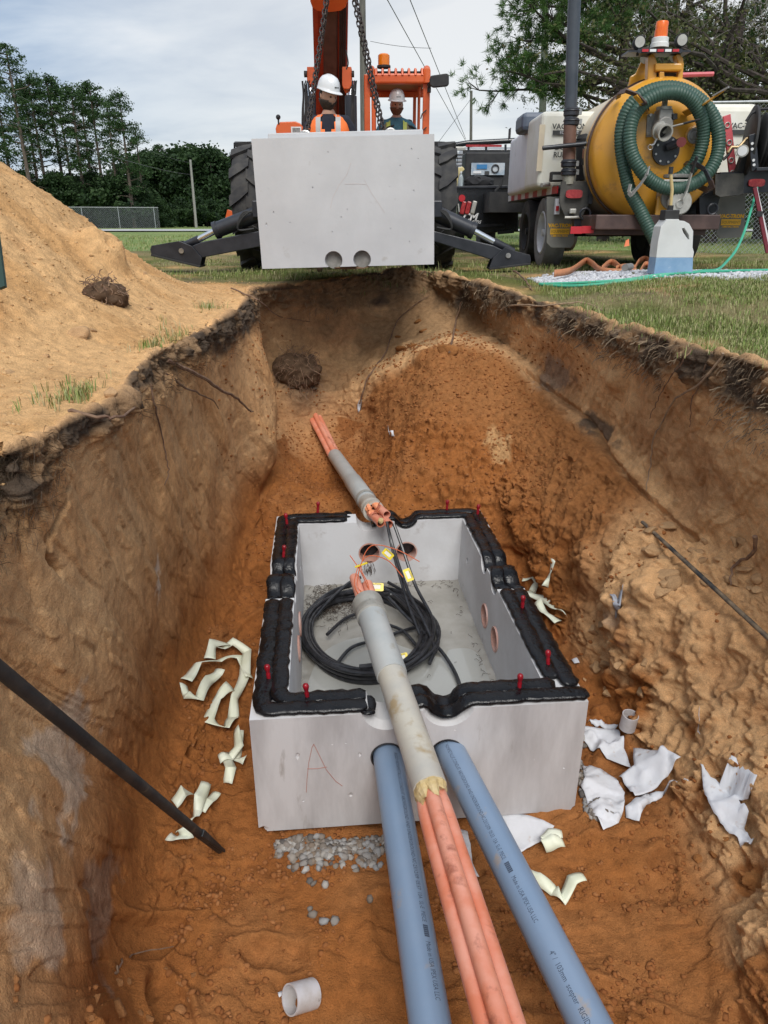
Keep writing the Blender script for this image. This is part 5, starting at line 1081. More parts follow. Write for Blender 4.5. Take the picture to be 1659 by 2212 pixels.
    MB().box(((a.x + b.x) / 2, CY + depth, a.z - .02), (b.x - a.x, .08, .10)).build('roof_beam', M_or, tel, bevel=.02)
    for x in (a.x + .04, b.x - .04): MB().tube([(x, CY - .02, a.z - .08), (x, CY - .02, a.z + .05), (x, CY + .06, zt - .01), (x, CY + .3, zt + .01), (x, CY + depth, zt)], .045, 10).build('roof_rail', M_or, tel, smooth=True)
    n = 8
    for k in range(n):
        x = a.x + .10 + (b.x - a.x - .2) * k / (n - 1); MB().tube([(x, CY - .03, a.z), (x, CY + .0, a.z + .07), (x, CY + .10, zt - .0), (x, CY + depth, zt)], .016, 6).build('roof_bar', M_or, tel, smooth=True)
    for k in range(7): MB().cyl((a.x + .08, CY + .2 + .14 * k, zt - .015), (b.x - .08, CY + .2 + .14 * k, zt - .015), .012, n=6).build('roof_cross_bar', M_blkm, tel)
    MB().box(((a.x + b.x) / 2, CY + depth * .62, a.z + .01), (b.x - a.x - .1, depth * .75, .03)).build('roof_panel', M_orsh, tel)
    MB().cyl(PY(829, 147, CY + .1), PY(829, 142, CY + .1), .085, n=20).build('beacon_base', M_blkm, tel); MB().lathe([(.072, 0), (.072, .12), (.055, .135), (.001, .14)], PY(829, 144, CY + .1), (0, 0, 1), 20).build('beacon', M_amb, tel, smooth=True)
    # door-side grab handles, mirror
    for y0, y1 in ((238, 262), (275, 290)): MB().tube([PY(909, y1 - 6, CY), PY(912, y0 + 8, CY - .04), PY(921, y0, CY - .02)], .008, 6).build('grab_handle', M_blkm, tel)
    mp = [(928, 170), (931, 163), (965, 158), (970, 162), (970, 182), (966, 186), (936, 189), (929, 184)]; P = [PY(u, v, CY - .25) for u, v in mp]; n = len(P); MB().add(P + [p + Vector((0, .05, 0)) for p in P], [tuple(range(n)), tuple(range(2 * n - 1, n - 1, -1))] + [(i, n + i, n + (i + 1) % n, (i + 1) % n) for i in range(n)]).build('mirror', M_blkm, tel, bevel=.012)
    MB().tube([PY(927, 192, CY), PY(927, 180, CY - .12), PY(936, 174, CY - .24)], .014, 6).box(PY(927, 188, CY), (.045, .08, .12)).build('mirror_arm', M_blkm, tel)
    # seat, dash, steering wheel
    sx = PY(857, 215, CY + .75).x
    MB().box((sx, CY + .75, 1.32), (.5, .5, .14)).build('seat', M_blkm, tel, bevel=.04); MB().box((sx, CY + 1.02, 1.6), (.46, .12, .46)).build('seat_back', M_blkm, tel, bevel=.04)
    MB().box((sx, CY + .5, 1.0), (.98, 1.2, .5)).build('cab_floor', M_or, tel, bevel=.02)
    st = PY(866, 281, CY + .28); MB().torus(st, Vector((0, -.45, 1)), .19, .014, 28, 8).build('steering_wheel', M_blkm, tel, smooth=True); MB().cyl(st, st + Vector((0, -.12, -.5)), .03, n=10).build('steering_column', M_blkm, tel)
telehandler()
# ---------------------------------------------------------------- people
M_skin = mat('skin', (.55, .32, .22), (.46, .25, .17), scale=12, rough=.55)
M_navy = mat('navy_shirt', (.012, .014, .025), (.02, .022, .035), scale=20, rough=.9)
M_teal = mat('teal_shirt', (.07, .19, .25), (.05, .14, .19), scale=20, rough=.9)
M_jean = mat('work_trousers', (.05, .07, .11), (.08, .10, .14), scale=16, rough=.9)
M_boot = mat('leather_boot', (.12, .07, .04), rough=.7)
M_vesto = mat('orange_vest', (.95, .20, .04), (.85, .17, .03), scale=12, rough=.7)
M_vestk = mat('khaki_vest', (.16, .15, .09), (.22, .2, .12), scale=20, rough=.8)
M_refl = mat('reflective_tape', (.42, .41, .39), rough=.35)
M_refly = mat('lime_tape', (.45, .50, .10), rough=.5)
M_hair = mat('dark_hair', (.028, .018, .013), (.055, .036, .025), scale=60, rough=.8, bump=.002, bscale=120)
M_hairb = mat('reddish_beard', (.12, .05, .025), (.18, .08, .04), scale=60, rough=.85, bump=.002, bscale=120)
M_hat = mat('white_hard_hat', (.70, .71, .72), rough=.28, coat=.3)
def head_geo():
    # latitude grid, face towards -Y
    vs = []; nl, nm = 26, 32
    for i in range(nl + 1):
        th = math.pi * i / nl; z = math.cos(th); r = math.sin(th)
        for k in range(nm):
            a = 2 * math.pi * k / nm; x = r * math.cos(a); y = r * math.sin(a); X, Y, Z = x * .082, y * .096, z * .118
            if z < 0: f = 1 + z * .08 - .12 * z * z; X *= f; Y *= (1 + z * .10) if y < 0 else (1 + z * .50)      # jaw narrows
            fr = max(0, -y)
            Y -= .022 * math.exp(-(x / .13) ** 2 - ((z + .13) / .17) ** 2) * (fr > .5) * 1.1        # nose
            Y -= .007 * math.exp(-(x / .28) ** 2 - ((z + .46) / .07) ** 2) * (fr > .3)              # lips
            Y -= .012 * math.exp(-(x / .3) ** 2 - ((z + .78) / .14) ** 2)                           # chin
            Y -= .006 * math.exp(-(x / .7) ** 2 - ((z - .17) / .08) ** 2) * (fr > .4)               # brow
            for sx in (-.38, .38): Y += .012 * math.exp(-((x - sx) / .17) ** 2 - ((z - .03) / .09) ** 2) * (fr > .4)
            vs.append(Vector((X, Y, Z)))
    fs = []
    for i in range(nl):
        for k in range(nm): fs.append((i * nm + k, (i + 1) * nm + k, (i + 1) * nm + (k + 1) % nm, i * nm + (k + 1) % nm))
    return vs, fs
def person(label, loc, joints, radii, edges, headc, headR, mats, root_i=0):
    root = thing('person', label, 'person', loc)
    me = bpy.data.meshes.new('body'); me.from_pydata([Vector(j) for j in joints], edges, []); o = link(bpy.data.objects.new('body', me))
    md = o.modifiers.new('skin', 'SKIN'); md.use_smooth_shade = True; sv = me.skin_vertices[0].data
    for i, r in enumerate(radii): sv[i].radius = (r, r) if not isinstance(r, tuple) else r; sv[i].use_root = (i == root_i)
    o.modifiers.new('s', 'SUBSURF').levels = 2
    dg = bpy.context.evaluated_depsgraph_get(); m2 = bpy.data.meshes.new_from_object(o.evaluated_get(dg)); bpy.data.objects.remove(o)
    bm = bmesh.new(); bm.from_mesh(m2); vs, fs = head_geo(); R = headR.to_matrix(); bv = [bm.verts.new(R @ v + Vector(headc)) for v in vs]
    hf = []
    for f in fs:
        try: hf.append(bm.faces.new([bv[i] for i in f]))
        except Exception: pass
    for sx in (-1, 1):                                             # ears
        e = MB().blob(R @ Vector((sx * .078, .008, -.005)) + Vector(headc), .024, 1, 0, 2, (.45, .7, 1.2)); ev = [bm.verts.new(p) for p in e.v]
        for f in e.f: hf.append(bm.faces.new([ev[i] for i in f]))
    for f in bm.faces: f.smooth = True
    hs = set(hf); cut = mats['cut']
    for f in bm.faces:
        c = f.calc_center_median(); f.material_index = 1 if f in hs else cut(c)
    me3 = bpy.data.meshes.new('body'); bm.to_mesh(me3); bm.free(); o = link(bpy.data.objects.new('body', me3)); o.parent = root
    for m in mats['list']: me3.materials.append(m)
    me_ = mat('eye', (.06, .04, .03), rough=.2)
    for sx in (-1, 1): MB().blob(R @ Vector((sx * .029, -.082, .005)) + Vector(headc), .011, 1, 0, 2).build('eye', me_, root, world=False, smooth=True)
    return root, R
def hat(root, R, c, m=M_hat, tilt=0, brim_full=False):
    vs = []; fs = []; n = 32
    prof = [(.128, .000), (.126, .006), (.113, .010), (.111, .03), (.107, .06), (.096, .09), (.074, .118), (.04, .134), (.001, .139)]
    for r, h in prof:
        for k in range(n):
            a = 2 * math.pi * k / n; x, y = math.cos(a), math.sin(a); rr = r
            if h < .008: rr = .118 + (.034 * max(0, -y) ** 1.2 + (.012 if brim_full else .0))
            vs.append(R @ Vector((x * rr * .92, y * rr * 1.14, h - (.012 * max(0, -y) if h < .008 else 0) + .004 * (abs(x) < .25) * (h > .05))) + Vector(c))
    for i in range(len(prof) - 1):
        for k in range(n): fs.append((i * n + k, i * n + (k + 1) % n, (i + 1) * n + (k + 1) % n, (i + 1) * n + k))
    h = MB().add(vs, fs).build('hard_hat', m, root, world=False, smooth=True, shade_angle=60); s = h.modifiers.new('s', 'SOLIDIFY'); s.thickness = .003
    l = MB()
    for k in range(5): l.box(R @ Vector((-.02 + .012 * k, -.126 + .0005 * k * k, .045)) + Vector(c), (.008, .004, .010), R)
    l.build('hat_badge', M_prnt, h, world=False)
def hairpiece(root, R, c, name, m, sel, grow):
    vs, fs = head_geo(); keep = [f for f in fs if sel(sum((vs[i] for i in f), Vector()) / 4)]; idx = sorted({i for f in keep for i in f}); mp = {i: j for j, i in enumerate(idx)}; g = random.Random(1)
    V2 = [R @ (vs[i] * (1 + grow + g.uniform(0, .03))) + Vector(c) for i in idx]; o = MB().add(V2, [tuple(mp[i] for i in f) for f in keep]).build(name, m, root, world=False, smooth=True); s = o.modifiers.new('s', 'SOLIDIFY'); s.thickness = .010; s.offset = -1; return o
def vest(root, pts, m, tape, y0, shw, zt, zb, openw=.05, name='safety_vest', tilt=0.0):
    # shell round the torso, open at the neck and down the front: pts = (z, half width, half depth)
    n = 40; vs = []; fs = []
    for z, a, b in pts:
        for k in range(n):
            t = -math.pi / 2 + openw * 6 * (z > zb) * .0 + 2 * math.pi * k / n; x, y = math.cos(t), math.sin(t); q = (abs(x) ** 2.6 + abs(y) ** 2.6) ** (-1 / 2.6); vs.append((x * q * a, y0 + y * q * b, z))
    m_ = len(pts)
    for i in range(m_ - 1):
        for k in range(n):
            t = 2 * math.pi * (k + .5) / n; front = min(t, 2 * math.pi - t); w = openw + (.55 * max(0, (pts[i][0] - zb) / (zt - zb)) ** 1.5)
            if front < w: continue
            fs.append((i * n + k, i * n + (k + 1) % n, (i + 1) * n + (k + 1) % n, (i + 1) * n + k))
    o = MB().add(vs, fs).build(name, m, root, world=False, smooth=True, shade_angle=80); s = o.modifiers.new('s', 'SOLIDIFY'); s.thickness = .006; s.offset = 1
    for sx in (-1, 1):                                             # vertical tapes over the chest
        tv = []; tf = []
        for i, (z, a, b) in enumerate(pts):
            for e in (0, 1):
                x = sx * (shw + (.05 * e)); t = min(.99, x / a if a else 0); yy = -b * (1 - abs(t) ** 2.6) ** (1 / 2.6) if abs(t) < 1 else 0; tv.append((x, y0 + yy - .009, z + .004))
            if i: k = 2 * i; tf.append((k - 2, k - 1, k + 1, k))
        MB().add(tv, tf).build('reflective_tape', tape, o, world=False, smooth=True)
    return o
def standing_worker():
    y = 8.15; hx = PY(709, 215, y).x; H0 = 1.66
    # joints relative to the feet; faces the viewer, head turned and bowed to his left
    J = [(0, 0, .96), (0, 0, 1.12), (0, .01, 1.30), (0, .015, 1.42), (0, .01, 1.50), (0, -.005, 1.57),
         (-.10, 0, .90), (-.12, -.01, .50), (-.13, .03, .10), (-.13, -.06, .045), (-.13, -.16, .03), (.10, 0, .90), (.12, -.01, .50), (.13, .03, .10), (.13, -.06, .045), (.13, -.16, .03),
         (-.17, .01, 1.44), (-.22, .02, 1.38), (-.25, .03, 1.16), (-.235, -.05, .93), (-.232, -.08, .86), (.17, .01, 1.44), (.22, .02, 1.38), (.25, .03, 1.16), (.235, -.05, .93), (.232, -.08, .86)]
    Rr = [(.135, .10), (.135, .10), (.155, .11), (.125, .095), (.070, .070), (.064, .064), (.09, .09), (.062, .062), (.045, .045), (.045, .04), (.04, .03), (.09, .09), (.062, .062), (.045, .045), (.045, .04), (.04, .03), (.07, .07), (.062, .062), (.045, .045), (.035, .035), (.03, .03), (.07, .07), (.062, .062), (.045, .045), (.035, .035), (.03, .03)]
    E = [(0, 1), (1, 2), (2, 3), (3, 4), (4, 5), (0, 6), (6, 7), (7, 8), (8, 9), (9, 10), (0, 11), (11, 12), (12, 13), (13, 14), (14, 15), (3, 16), (16, 17), (17, 18), (18, 19), (19, 20), (3, 21), (21, 22), (22, 23), (23, 24), (24, 25)]
    k = 0
    for s, b in ((-1, 20), (1, 25)):                               # five fingers each
        w = Vector(J[b]); base = len(J)
        for i in range(5):
            o = Vector((s * (.004), (-.030 + .015 * i), 0)); L = (.055, .075, .082, .078, .062)[i]; r = .0085
            if i == 0: p1, p2 = w + Vector((-s * .02, -.03, -.02)), w + Vector((-s * .025, -.05, -.055))
            else: p1, p2 = w + o + Vector((0, 0, -.06)), w + o + Vector((-s * .02, -.01, -.06 - L * .8))
            J += [tuple(p1), tuple(p2)]; Rr += [(r * 1.2, r * 1.2), (r * .85, r * .85)]; E += [(b, len(J) - 2), (len(J) - 2, len(J) - 1)]
    hc = (.0, -.02, 1.665); q = Quaternion((0, 0, 1), rad(42)) @ Quaternion((1, 0, 0), rad(16))
    def cut(c):
        if c.z < .93 and abs(c.x) < .22 or c.z < .8: return 3 if c.z < .12 else 2
        if c.z > 1.505 and abs(c.x) < .09: return 1
        if abs(c.x) > .2 and c.z < 1.24: return 1
        return 0
    gz = 0.0
    root, R = person('worker in white hard hat and orange vest standing behind the hanging concrete', (hx, y, gz), J, Rr, E, hc, q, {'cut': cut, 'list': [M_navy, M_skin, M_jean, M_boot]})
    hat(root, R, tuple(R @ Vector((0, .004, .048)) + Vector(hc)))
    hairpiece(root, R, hc, 'hair', M_hair, lambda p: (p.y > .0 and p.z > -.06) or (p.z > .07), .03)
    hairpiece(root, R, hc, 'beard', M_hair, lambda p: p.z < -.028 and p.y < .045 and not (p.z > -.05 and abs(p.x) < .018) and not (p.z > -.04 and abs(p.x) < .045), .02)
    vest(root, [(.95, .19, .135), (1.1, .185, .135), (1.25, .195, .14), (1.36, .205, .135), (1.43, .19, .115), (1.47, .155, .09), (1.495, .11, .07)], M_vesto, M_refl, .008, .075, 1.5, 1.08)
    text_on('TE', .06, root.location + Vector((.03, -.118, 1.27)), (1, 0, 0), (0, 0, 1), M_refl, 'shirt_print', root)
standing_worker()
def operator():
    y = 10.75; hx = PY(857, 215, y).x; z0 = 1.265
    J = [(0, 0, z0), (0, .01, z0 + .15), (0, .01, z0 + .33), (0, 0, z0 + .45), (0, -.01, z0 + .52), (0, -.02, z0 + .58),
         (-.10, -.05, z0 - .02), (-.13, -.42, z0 + .02), (-.13, -.46, z0 - .36), (-.13, -.56, z0 - .40), (.10, -.05, z0 - .02), (.13, -.42, z0 + .02), (.13, -.46, z0 - .36), (.13, -.56, z0 - .40),
         (-.17, 0, z0 + .44), (-.225, -.01, z0 + .38), (-.27, -.14, z0 + .17), (-.17, -.36, z0 + .16), (-.15, -.41, z0 + .17), (.17, 0, z0 + .44), (.225, -.01, z0 + .38), (.27, -.14, z0 + .17), (.17, -.36, z0 + .16), (.15, -.41, z0 + .17)]
    Rr = [(.14, .11), (.135, .105), (.15, .11), (.115, .09), (.068, .068), (.062, .062), (.09, .09), (.065, .065), (.045, .045), (.04, .03), (.09, .09), (.065, .065), (.045, .045), (.04, .03), (.07, .07), (.06, .06), (.043, .043), (.033, .033), (.03, .03), (.07, .07), (.06, .06), (.043, .043), (.033, .033), (.03, .03)]
    E = [(0, 1), (1, 2), (2, 3), (3, 4), (4, 5), (0, 6), (6, 7), (7, 8), (8, 9), (0, 10), (10, 11), (11, 12), (12, 13), (3, 14), (14, 15), (15, 16), (16, 17), (17, 18), (3, 19), (19, 20), (20, 21), (21, 22), (22, 23)]
    for s, b in ((-1, 18), (1, 23)):
        w = Vector(J[b])
        for i in range(5): p1 = w + Vector((-s * .01 + (.014 * (i - 2)), -.05, .012)); p2 = p1 + Vector((0, -.015, -.035)); J += [tuple(p1), tuple(p2)]; Rr += [(.0095, .0095), (.008, .008)]; E += [(b, len(J) - 2), (len(J) - 2, len(J) - 1)]
    hc = (0, -.035, z0 + .672); q = Quaternion((0, 0, 1), rad(8)) @ Quaternion((1, 0, 0), rad(10))
    def cut(c):
        if c.z < z0 + .03 and not (abs(c.x) > .15 and c.z > z0): return 3 if c.z < z0 - .33 else 2
        if c.z > z0 + .525 and abs(c.x) < .09: return 1
        if c.y < -.2 : return 1
        return 0
    root, R = person('bearded operator in white hard hat sitting at the wheel of the telehandler', (hx, y, .0), J, Rr, E, hc, q, {'cut': cut, 'list': [M_teal, M_skin, M_jean, M_boot]})
    hat(root, R, tuple(R @ Vector((0, .004, .048)) + Vector(hc)), brim_full=True)
    hairpiece(root, R, hc, 'beard', M_hairb, lambda p: p.z < -.03 and p.y < .045 and not (p.z > -.045 and abs(p.x) < .02), .06)
    hairpiece(root, R, hc, 'hair', M_hairb, lambda p: (p.y > .02 and p.z > -.04) or (p.z > .08), .02)
    vest(root, [(z0 - .02, .19, .14), (z0 + .15, .185, .14), (z0 + .3, .205, .14), (z0 + .40, .20, .125), (z0 + .45, .18, .10), (z0 + .48, .14, .08)], M_vestk, M_refly, .005, .085, z0 + .5, z0 + .1, openw=.3)
operator()
# ---------------------------------------------------------------- litter in the pit
M_paper = mat('white_paper', (.66, .67, .71), (.60, .61, .64), scale=9, rough=.75, bump=.0008, bscale=60, c3=(.36, .19, .09), s3=9, f3=.63)
M_liner = mat('pale_green_liner', (.76, .79, .66), (.70, .73, .57), scale=8, rough=.45, spec=.4)
def sheet(label, pix, seed=0, lift=.012, crump=.010, m=M_paper, name='paper_scrap', curl=0, cat='paper scrap', grp=None):
    g = random.Random(seed); P = [wallpix(a, b, .0) for a, b in pix]; c = sum(P, Vector()) / len(P)
    n = Vector((0, 0, 0))
    for a, b in zip(P, P[1:] + P[:1]): n += (a - c).cross(b - c)
    n.normalize(); n = n if n.z > 0 else -n
    bm = bmesh.new()
    for k in range(len(P)):                                         # ragged edge
        pass
    Q = []
    for a, b in zip(P, P[1:] + P[:1]):
        L = (b - a).length; k = max(1, int(L / .03))
        for i in range(k): Q.append(a.lerp(b, i / k) + Vector((g.gauss(0, .0022), g.gauss(0, .0022), 0)) * (1 if i else 0))
    bv = [bm.verts.new(q) for q in Q]; f = bm.faces.new(bv); bmesh.ops.triangulate(bm, faces=[f])
    for _ in range(5):
        es = [e for e in bm.edges if e.calc_length() > .02]
        if not es: break
        bmesh.ops.subdivide_edges(bm, edges=es, cuts=1); bmesh.ops.triangulate(bm, faces=[q for q in bm.faces if len(q.verts) > 3])
    A = np.array([v.co[:] for v in bm.verts]); D = crump * (fbm(A, 9, 3, off=seed * 3.1) + .7 * (ridge(A, 7, 2, off=seed) - .4)) + crump * .25 * fbm(A, 40, 2, off=seed)
    for v, dd in zip(bm.verts, D):
        z = floor_z(v.co.x, v.co.y, v.co.z + .25); h = max(v.co.z, z) ; v.co.z = h + lift + dd
        if curl: t = (v.co - c).length; v.co.z += curl * t * t
    me = bpy.data.meshes.new(name); bm.to_mesh(me); bm.free(); me.transform(Matrix.Translation(-c)); o = link(bpy.data.objects.new(name, me)); o.location = c; me.materials.append(m); me.shade_smooth(); s = o.modifiers.new('s', 'SOLIDIFY'); s.thickness = .0015
    return tag(o, label, cat, grp)
sheet('white paper sheet leaning against the right side of the vault, uppermost large piece', [(1262, 1572), (1335, 1582), (1347, 1622), (1362, 1665), (1310, 1645), (1275, 1625), (1258, 1600)], 1, curl=.06)
sheet('small crumpled white paper above the uppermost large sheet by the vault', [(1268, 1566), (1290, 1562), (1335, 1568), (1325, 1580), (1285, 1578)], 2, crump=.03)
sheet('wide white paper sheet with rust smears, right of the vault corner', [(1366, 1630), (1440, 1632), (1468, 1650), (1440, 1690), (1405, 1722), (1370, 1730), (1348, 1705), (1335, 1690), (1368, 1665)], 3, lift=.03, curl=.05)
sheet('long white paper sheet reaching toward the viewer beside the vault corner', [(1256, 1660), (1290, 1668), (1330, 1690), (1348, 1720), (1345, 1760), (1335, 1785), (1302, 1803), (1275, 1762), (1252, 1705), (1262, 1690)], 4, lift=.02)
sheet('torn white shred below the rust smeared sheet', [(1350, 1745), (1385, 1725), (1415, 1712), (1485, 1712), (1478, 1722), (1430, 1724), (1415, 1735), (1388, 1755), (1380, 1780), (1352, 1770)], 5, crump=.02)
sheet('white paper lying between the two blue pipes and the vault front, soiled', [(1062, 1752), (1100, 1756), (1130, 1764), (1165, 1775), (1197, 1790), (1188, 1805), (1215, 1818), (1150, 1832), (1112, 1855), (1092, 1830), (1075, 1790)], 6, curl=.1)
sheet('pale paper strip seen between the blue pipe and the orange ducts', [(985, 1795), (1010, 1800), (1020, 1870), (1035, 1900), (1010, 1898), (990, 1850)], 7)
sheet('standing crumpled white sheet at the right, stained brown', [(1510, 1662), (1532, 1690), (1572, 1715), (1618, 1745), (1590, 1752), (1612, 1775), (1605, 1800), (1622, 1835), (1608, 1858), (1595, 1835), (1565, 1805), (1540, 1765), (1518, 1710)], 8, lift=.03, crump=.035, curl=.1)
sheet('grey scrap lying on the right bank above the vault', [(1314, 1312), (1330, 1306), (1340, 1315), (1335, 1335), (1320, 1350), (1310, 1335)], 9, m=mat('grey_scrap', (.33, .34, .38), rough=.6))
sheet('tiny white chip on the soil right of the vault', [(1498, 1587), (1506, 1583), (1510, 1592), (1502, 1597)], 10)
sheet('white chip beside the right vault rim', [(1234, 1428), (1246, 1424), (1252, 1436), (1240, 1438)], 11)
sheet('pale chip stuck in the soil above the far ducts', [(772, 878), (780, 880), (782, 895), (774, 896)], 12, m=M_paper)
sheet('bright pale stone chip in the ramp soil', [(838, 935), (848, 932), (852, 944), (842, 946)], 13, m=M_paper, name='stone_chip', cat='stone chip')
def strip(label, paths, w=.028, m=M_liner, lift=None, grp=None, seed=0):
    root = None; g = np.random.RandomState(seed)
    for path in paths:
        pts = np.array([tuple(wallpix(a, b, .0) + Vector((0, 0, h))) for a, b, h in path]); vs = []; fs = []; n = len(pts); side = []
        for i in range(n):                                         # one continuous ribbon, tilted differently at each fold
            d = pts[min(i + 1, n - 1)] - pts[max(i - 1, 0)]; d /= np.linalg.norm(d) + 1e-9; s = np.cross(d, [0, 0, 1]); s /= np.linalg.norm(s) + 1e-9; up = np.cross(s, d); an = g.uniform(-1.0, 1.0) if g.uniform() < .6 else g.uniform(-.3, .3); side.append((s * math.cos(an) + up * math.sin(an)) * w / 2 * g.uniform(.7, 1.1))
        m_ = 5
        for i in range(n - 1):
            for k in range(m_ + (i == n - 2)):
                t = k / m_; p = pts[i] * (1 - t) + pts[i + 1] * t; q = side[i] * (1 - t) + side[i + 1] * t; lift_ = np.array([0, 0, abs(q[2]) + .004 + .010 * math.sin(3.14 * t) * ((i * 7 + 3) % 3 - .5)])
                for e in (-1, -.33, .33, 1): vs.append(p + q * e + lift_ + np.array([0, 0, .005 * (1 - e * e)]))
        rows_ = len(vs) // 4; fs = [(4 * i + j, 4 * i + j + 1, 4 * i + 5 + j, 4 * i + 4 + j) for i in range(rows_ - 1) for j in range(3)]
        if root is None:
            root = thing('liner_strip', label, 'liner strip', tuple(pts[0]), group=grp)
        o = MB().add(vs, fs).build('strip', m, root, smooth=True, shade_angle=25); s_ = o.modifiers.new('s', 'SOLIDIFY'); s_.thickness = .0012
strip('large tangle of pale green liner strips left of the vault front corner', [[(470, 1415, .03), (505, 1408, .05), (535, 1425, .04), (530, 1470, .03), (508, 1520, .02), (505, 1560, .02), (490, 1585, .01), (450, 1562, .01), (470, 1525, .03), (500, 1508, .05)],
   [(402, 1480, .02), (430, 1455, .05), (475, 1452, .06), (520, 1440, .05), (540, 1480, .03)], [(398, 1490, .01), (405, 1515, .02), (432, 1520, .02), (455, 1495, .05), (478, 1470, .06)], [(455, 1440, .04), (462, 1415, .05), (490, 1408, .05)]], w=.062, seed=1)
strip('small folded green liner strip hugging the left vault side', [[(512, 1602, .05), (518, 1630, .04), (500, 1650, .03), (474, 1652, .02)], [(488, 1640, .03), (500, 1670, .02), (492, 1700, .01)], [(520, 1600, .05), (512, 1650, .02), (530, 1655, .02)]], w=.052, seed=2)
strip('green liner scraps under the tip of the black pipe', [[(448, 1712, .04), (435, 1745, .03), (425, 1780, .02), (405, 1802, .01)], [(378, 1752, .03), (400, 1735, .04), (412, 1728, .03)], [(365, 1812, .01), (385, 1825, .02), (405, 1818, .02), (395, 1800, .02)], [(470, 1722, .02), (452, 1738, .02), (435, 1765, .02)]], w=.054, seed=3)
strip('pale green liner pieces behind the right rim of the vault', [[(1128, 1262, .03), (1150, 1258, .03), (1160, 1270, .03), (1148, 1290, .02)], [(1192, 1234, .07), (1186, 1258, .05), (1176, 1282, .03)], [(1140, 1290, .03), (1175, 1310, .03), (1205, 1330, .02), (1222, 1345, .02)], [(1160, 1310, .02), (1180, 1335, .02), (1205, 1352, .02)]], w=.055, seed=4)
strip('folded pale green liner on the paper in front of the vault', [[(1165, 1828, .03), (1185, 1818, .04), (1212, 1820, .04)], [(1172, 1845, .02), (1195, 1838, .03), (1215, 1835, .03)]], w=.05, seed=5)
strip('flat pale green liner strip on the floor right of the blue pipe', [[(1130, 1895, .02), (1160, 1912, .01), (1195, 1932, .01), (1215, 1948, .01), (1232, 1925, .05), (1258, 1918, .05)]], w=.052, seed=6)
# offcuts of plastic pipe
def offcut(label, px, py, r, L, ax, m):
    p = wallpix(px, py, .01) + Vector((0, 0, r * .55)); ax = Vector(ax).normalized(); o = thing('pipe_offcut', label, 'pipe offcut', p); MB().pipe(p - ax * L / 2, p + ax * L / 2, r, r * .90, 36).build('pipe_ring', m, o, smooth=True); MB().cyl(p - ax * (L / 2 - .004), p - ax * (L / 2 - .03), r * .89, n=24).build('soil_plug', M_root, o)
M_dpvc = mat('muddy_white_pvc', (.56, .54, .56), (.46, .43, .42), scale=14, rough=.45, c3=(.16, .13, .10), s3=24, f3=.62)
offcut('muddy white pipe offcut lying on the floor at the bottom of the picture', 652, 2168, .044, .088, (-.72, -.50, .42), M_dpvc)
offcut('muddy white pipe offcut standing open end up right of the vault', 1356, 1568, .036, .08, (.05, -.1, 1), M_dpvc)
sheet('little white crumb left of the lower pipe offcut', [(600, 2146), (610, 2143), (614, 2152), (603, 2156)], 15, lift=.005)
# black steel pipe leaning in from the left, thin rod on the right
M_bar = mat('black_iron', (.010, .012, .014), (.03, .028, .026), scale=12, rough=.6, c3=(.11, .085, .06), s3=14, f3=.63, bump=.001, bscale=60)
def ribar():
    b = wallpix(474, 1842, .015); a = CAM + pray(-60, 1398) * .78; a = CAM + pray(-60, 1398) * (-.80 / pray(-60, 1398).x); d = (b - a).normalized(); o = thing('iron_bar', 'black iron bar leaning in from the left edge onto the pit floor', 'bar', b); r = .0165
    MB().tube([a - d * .5, a, a.lerp(b, .5), b - d * .22, b], [r, r, r, r * .95, r * .80], 22).build('shaft', M_bar, o, smooth=True)
    MB().bar(b - d * .26 + Vector((0, 0, .003)), b + d * .004, .040, .026, w2=.046, h2=.010).build('flattened_tip', M_bar, o, bevel=.003)
ribar()
p0, p1 = wallpix(1399, 1132, .03), CAM + pray(1700, 1415) * (1.52 / pray(1700, 1415).x)
o = MB().tube([p0, p0.lerp(p1, .45), p1], [.009, .0105, .0105], 10).build('thin_rod', mat('muddy_rod', (.03, .032, .035), (.22, .16, .10), scale=16, rough=.7), smooth=True); tag(o, 'thin muddy black rod leaning on the right bank of the pit', 'rod')
o = MB().bar(CAM + pray(-14, 470) * 2.2, CAM + pray(6, 622) * 2.12, .022, .01, up=(0, 1, 0)).build('fence_stake', mat('dark_green_paint', (.012, .04, .03), rough=.5)); tag(o, 'dark green metal stake standing in the sand at the left picture edge', 'stake')
# crushed stone under the vault
def bedding():
    g = random.Random(8); pts = []
    for i in range(430):
        x = g.uniform(-.42, .12); y = 2.115 + .09 * x - abs(g.gauss(0, .042)) * (1.5 if -.36 < x < 0 else .5) + .02
        lx = (VMi @ Vector((x, y, ZV)))
        if abs(lx.x) < VW / 2 - .02 and abs(lx.y) < VL / 2 - .03: continue
        pts.append((x, y, floor_z(x, y, -1.5) - .002 + .008 * g.random()))
    for i in range(200):
        x, y = .83 + abs(g.gauss(0, .03)), 2.25 + g.uniform(-.08, .42); pts.append((x, y, floor_z(x, y, -1.5) + .006))
    for i in range(7): x, y = g.uniform(-.3, .0), g.uniform(1.72, 1.95); pts.append((x, y, floor_z(x, y, -1.5) + .006))
    stones('crushed_stone', pts, M_stone, .012, .023, 9)
bedding()

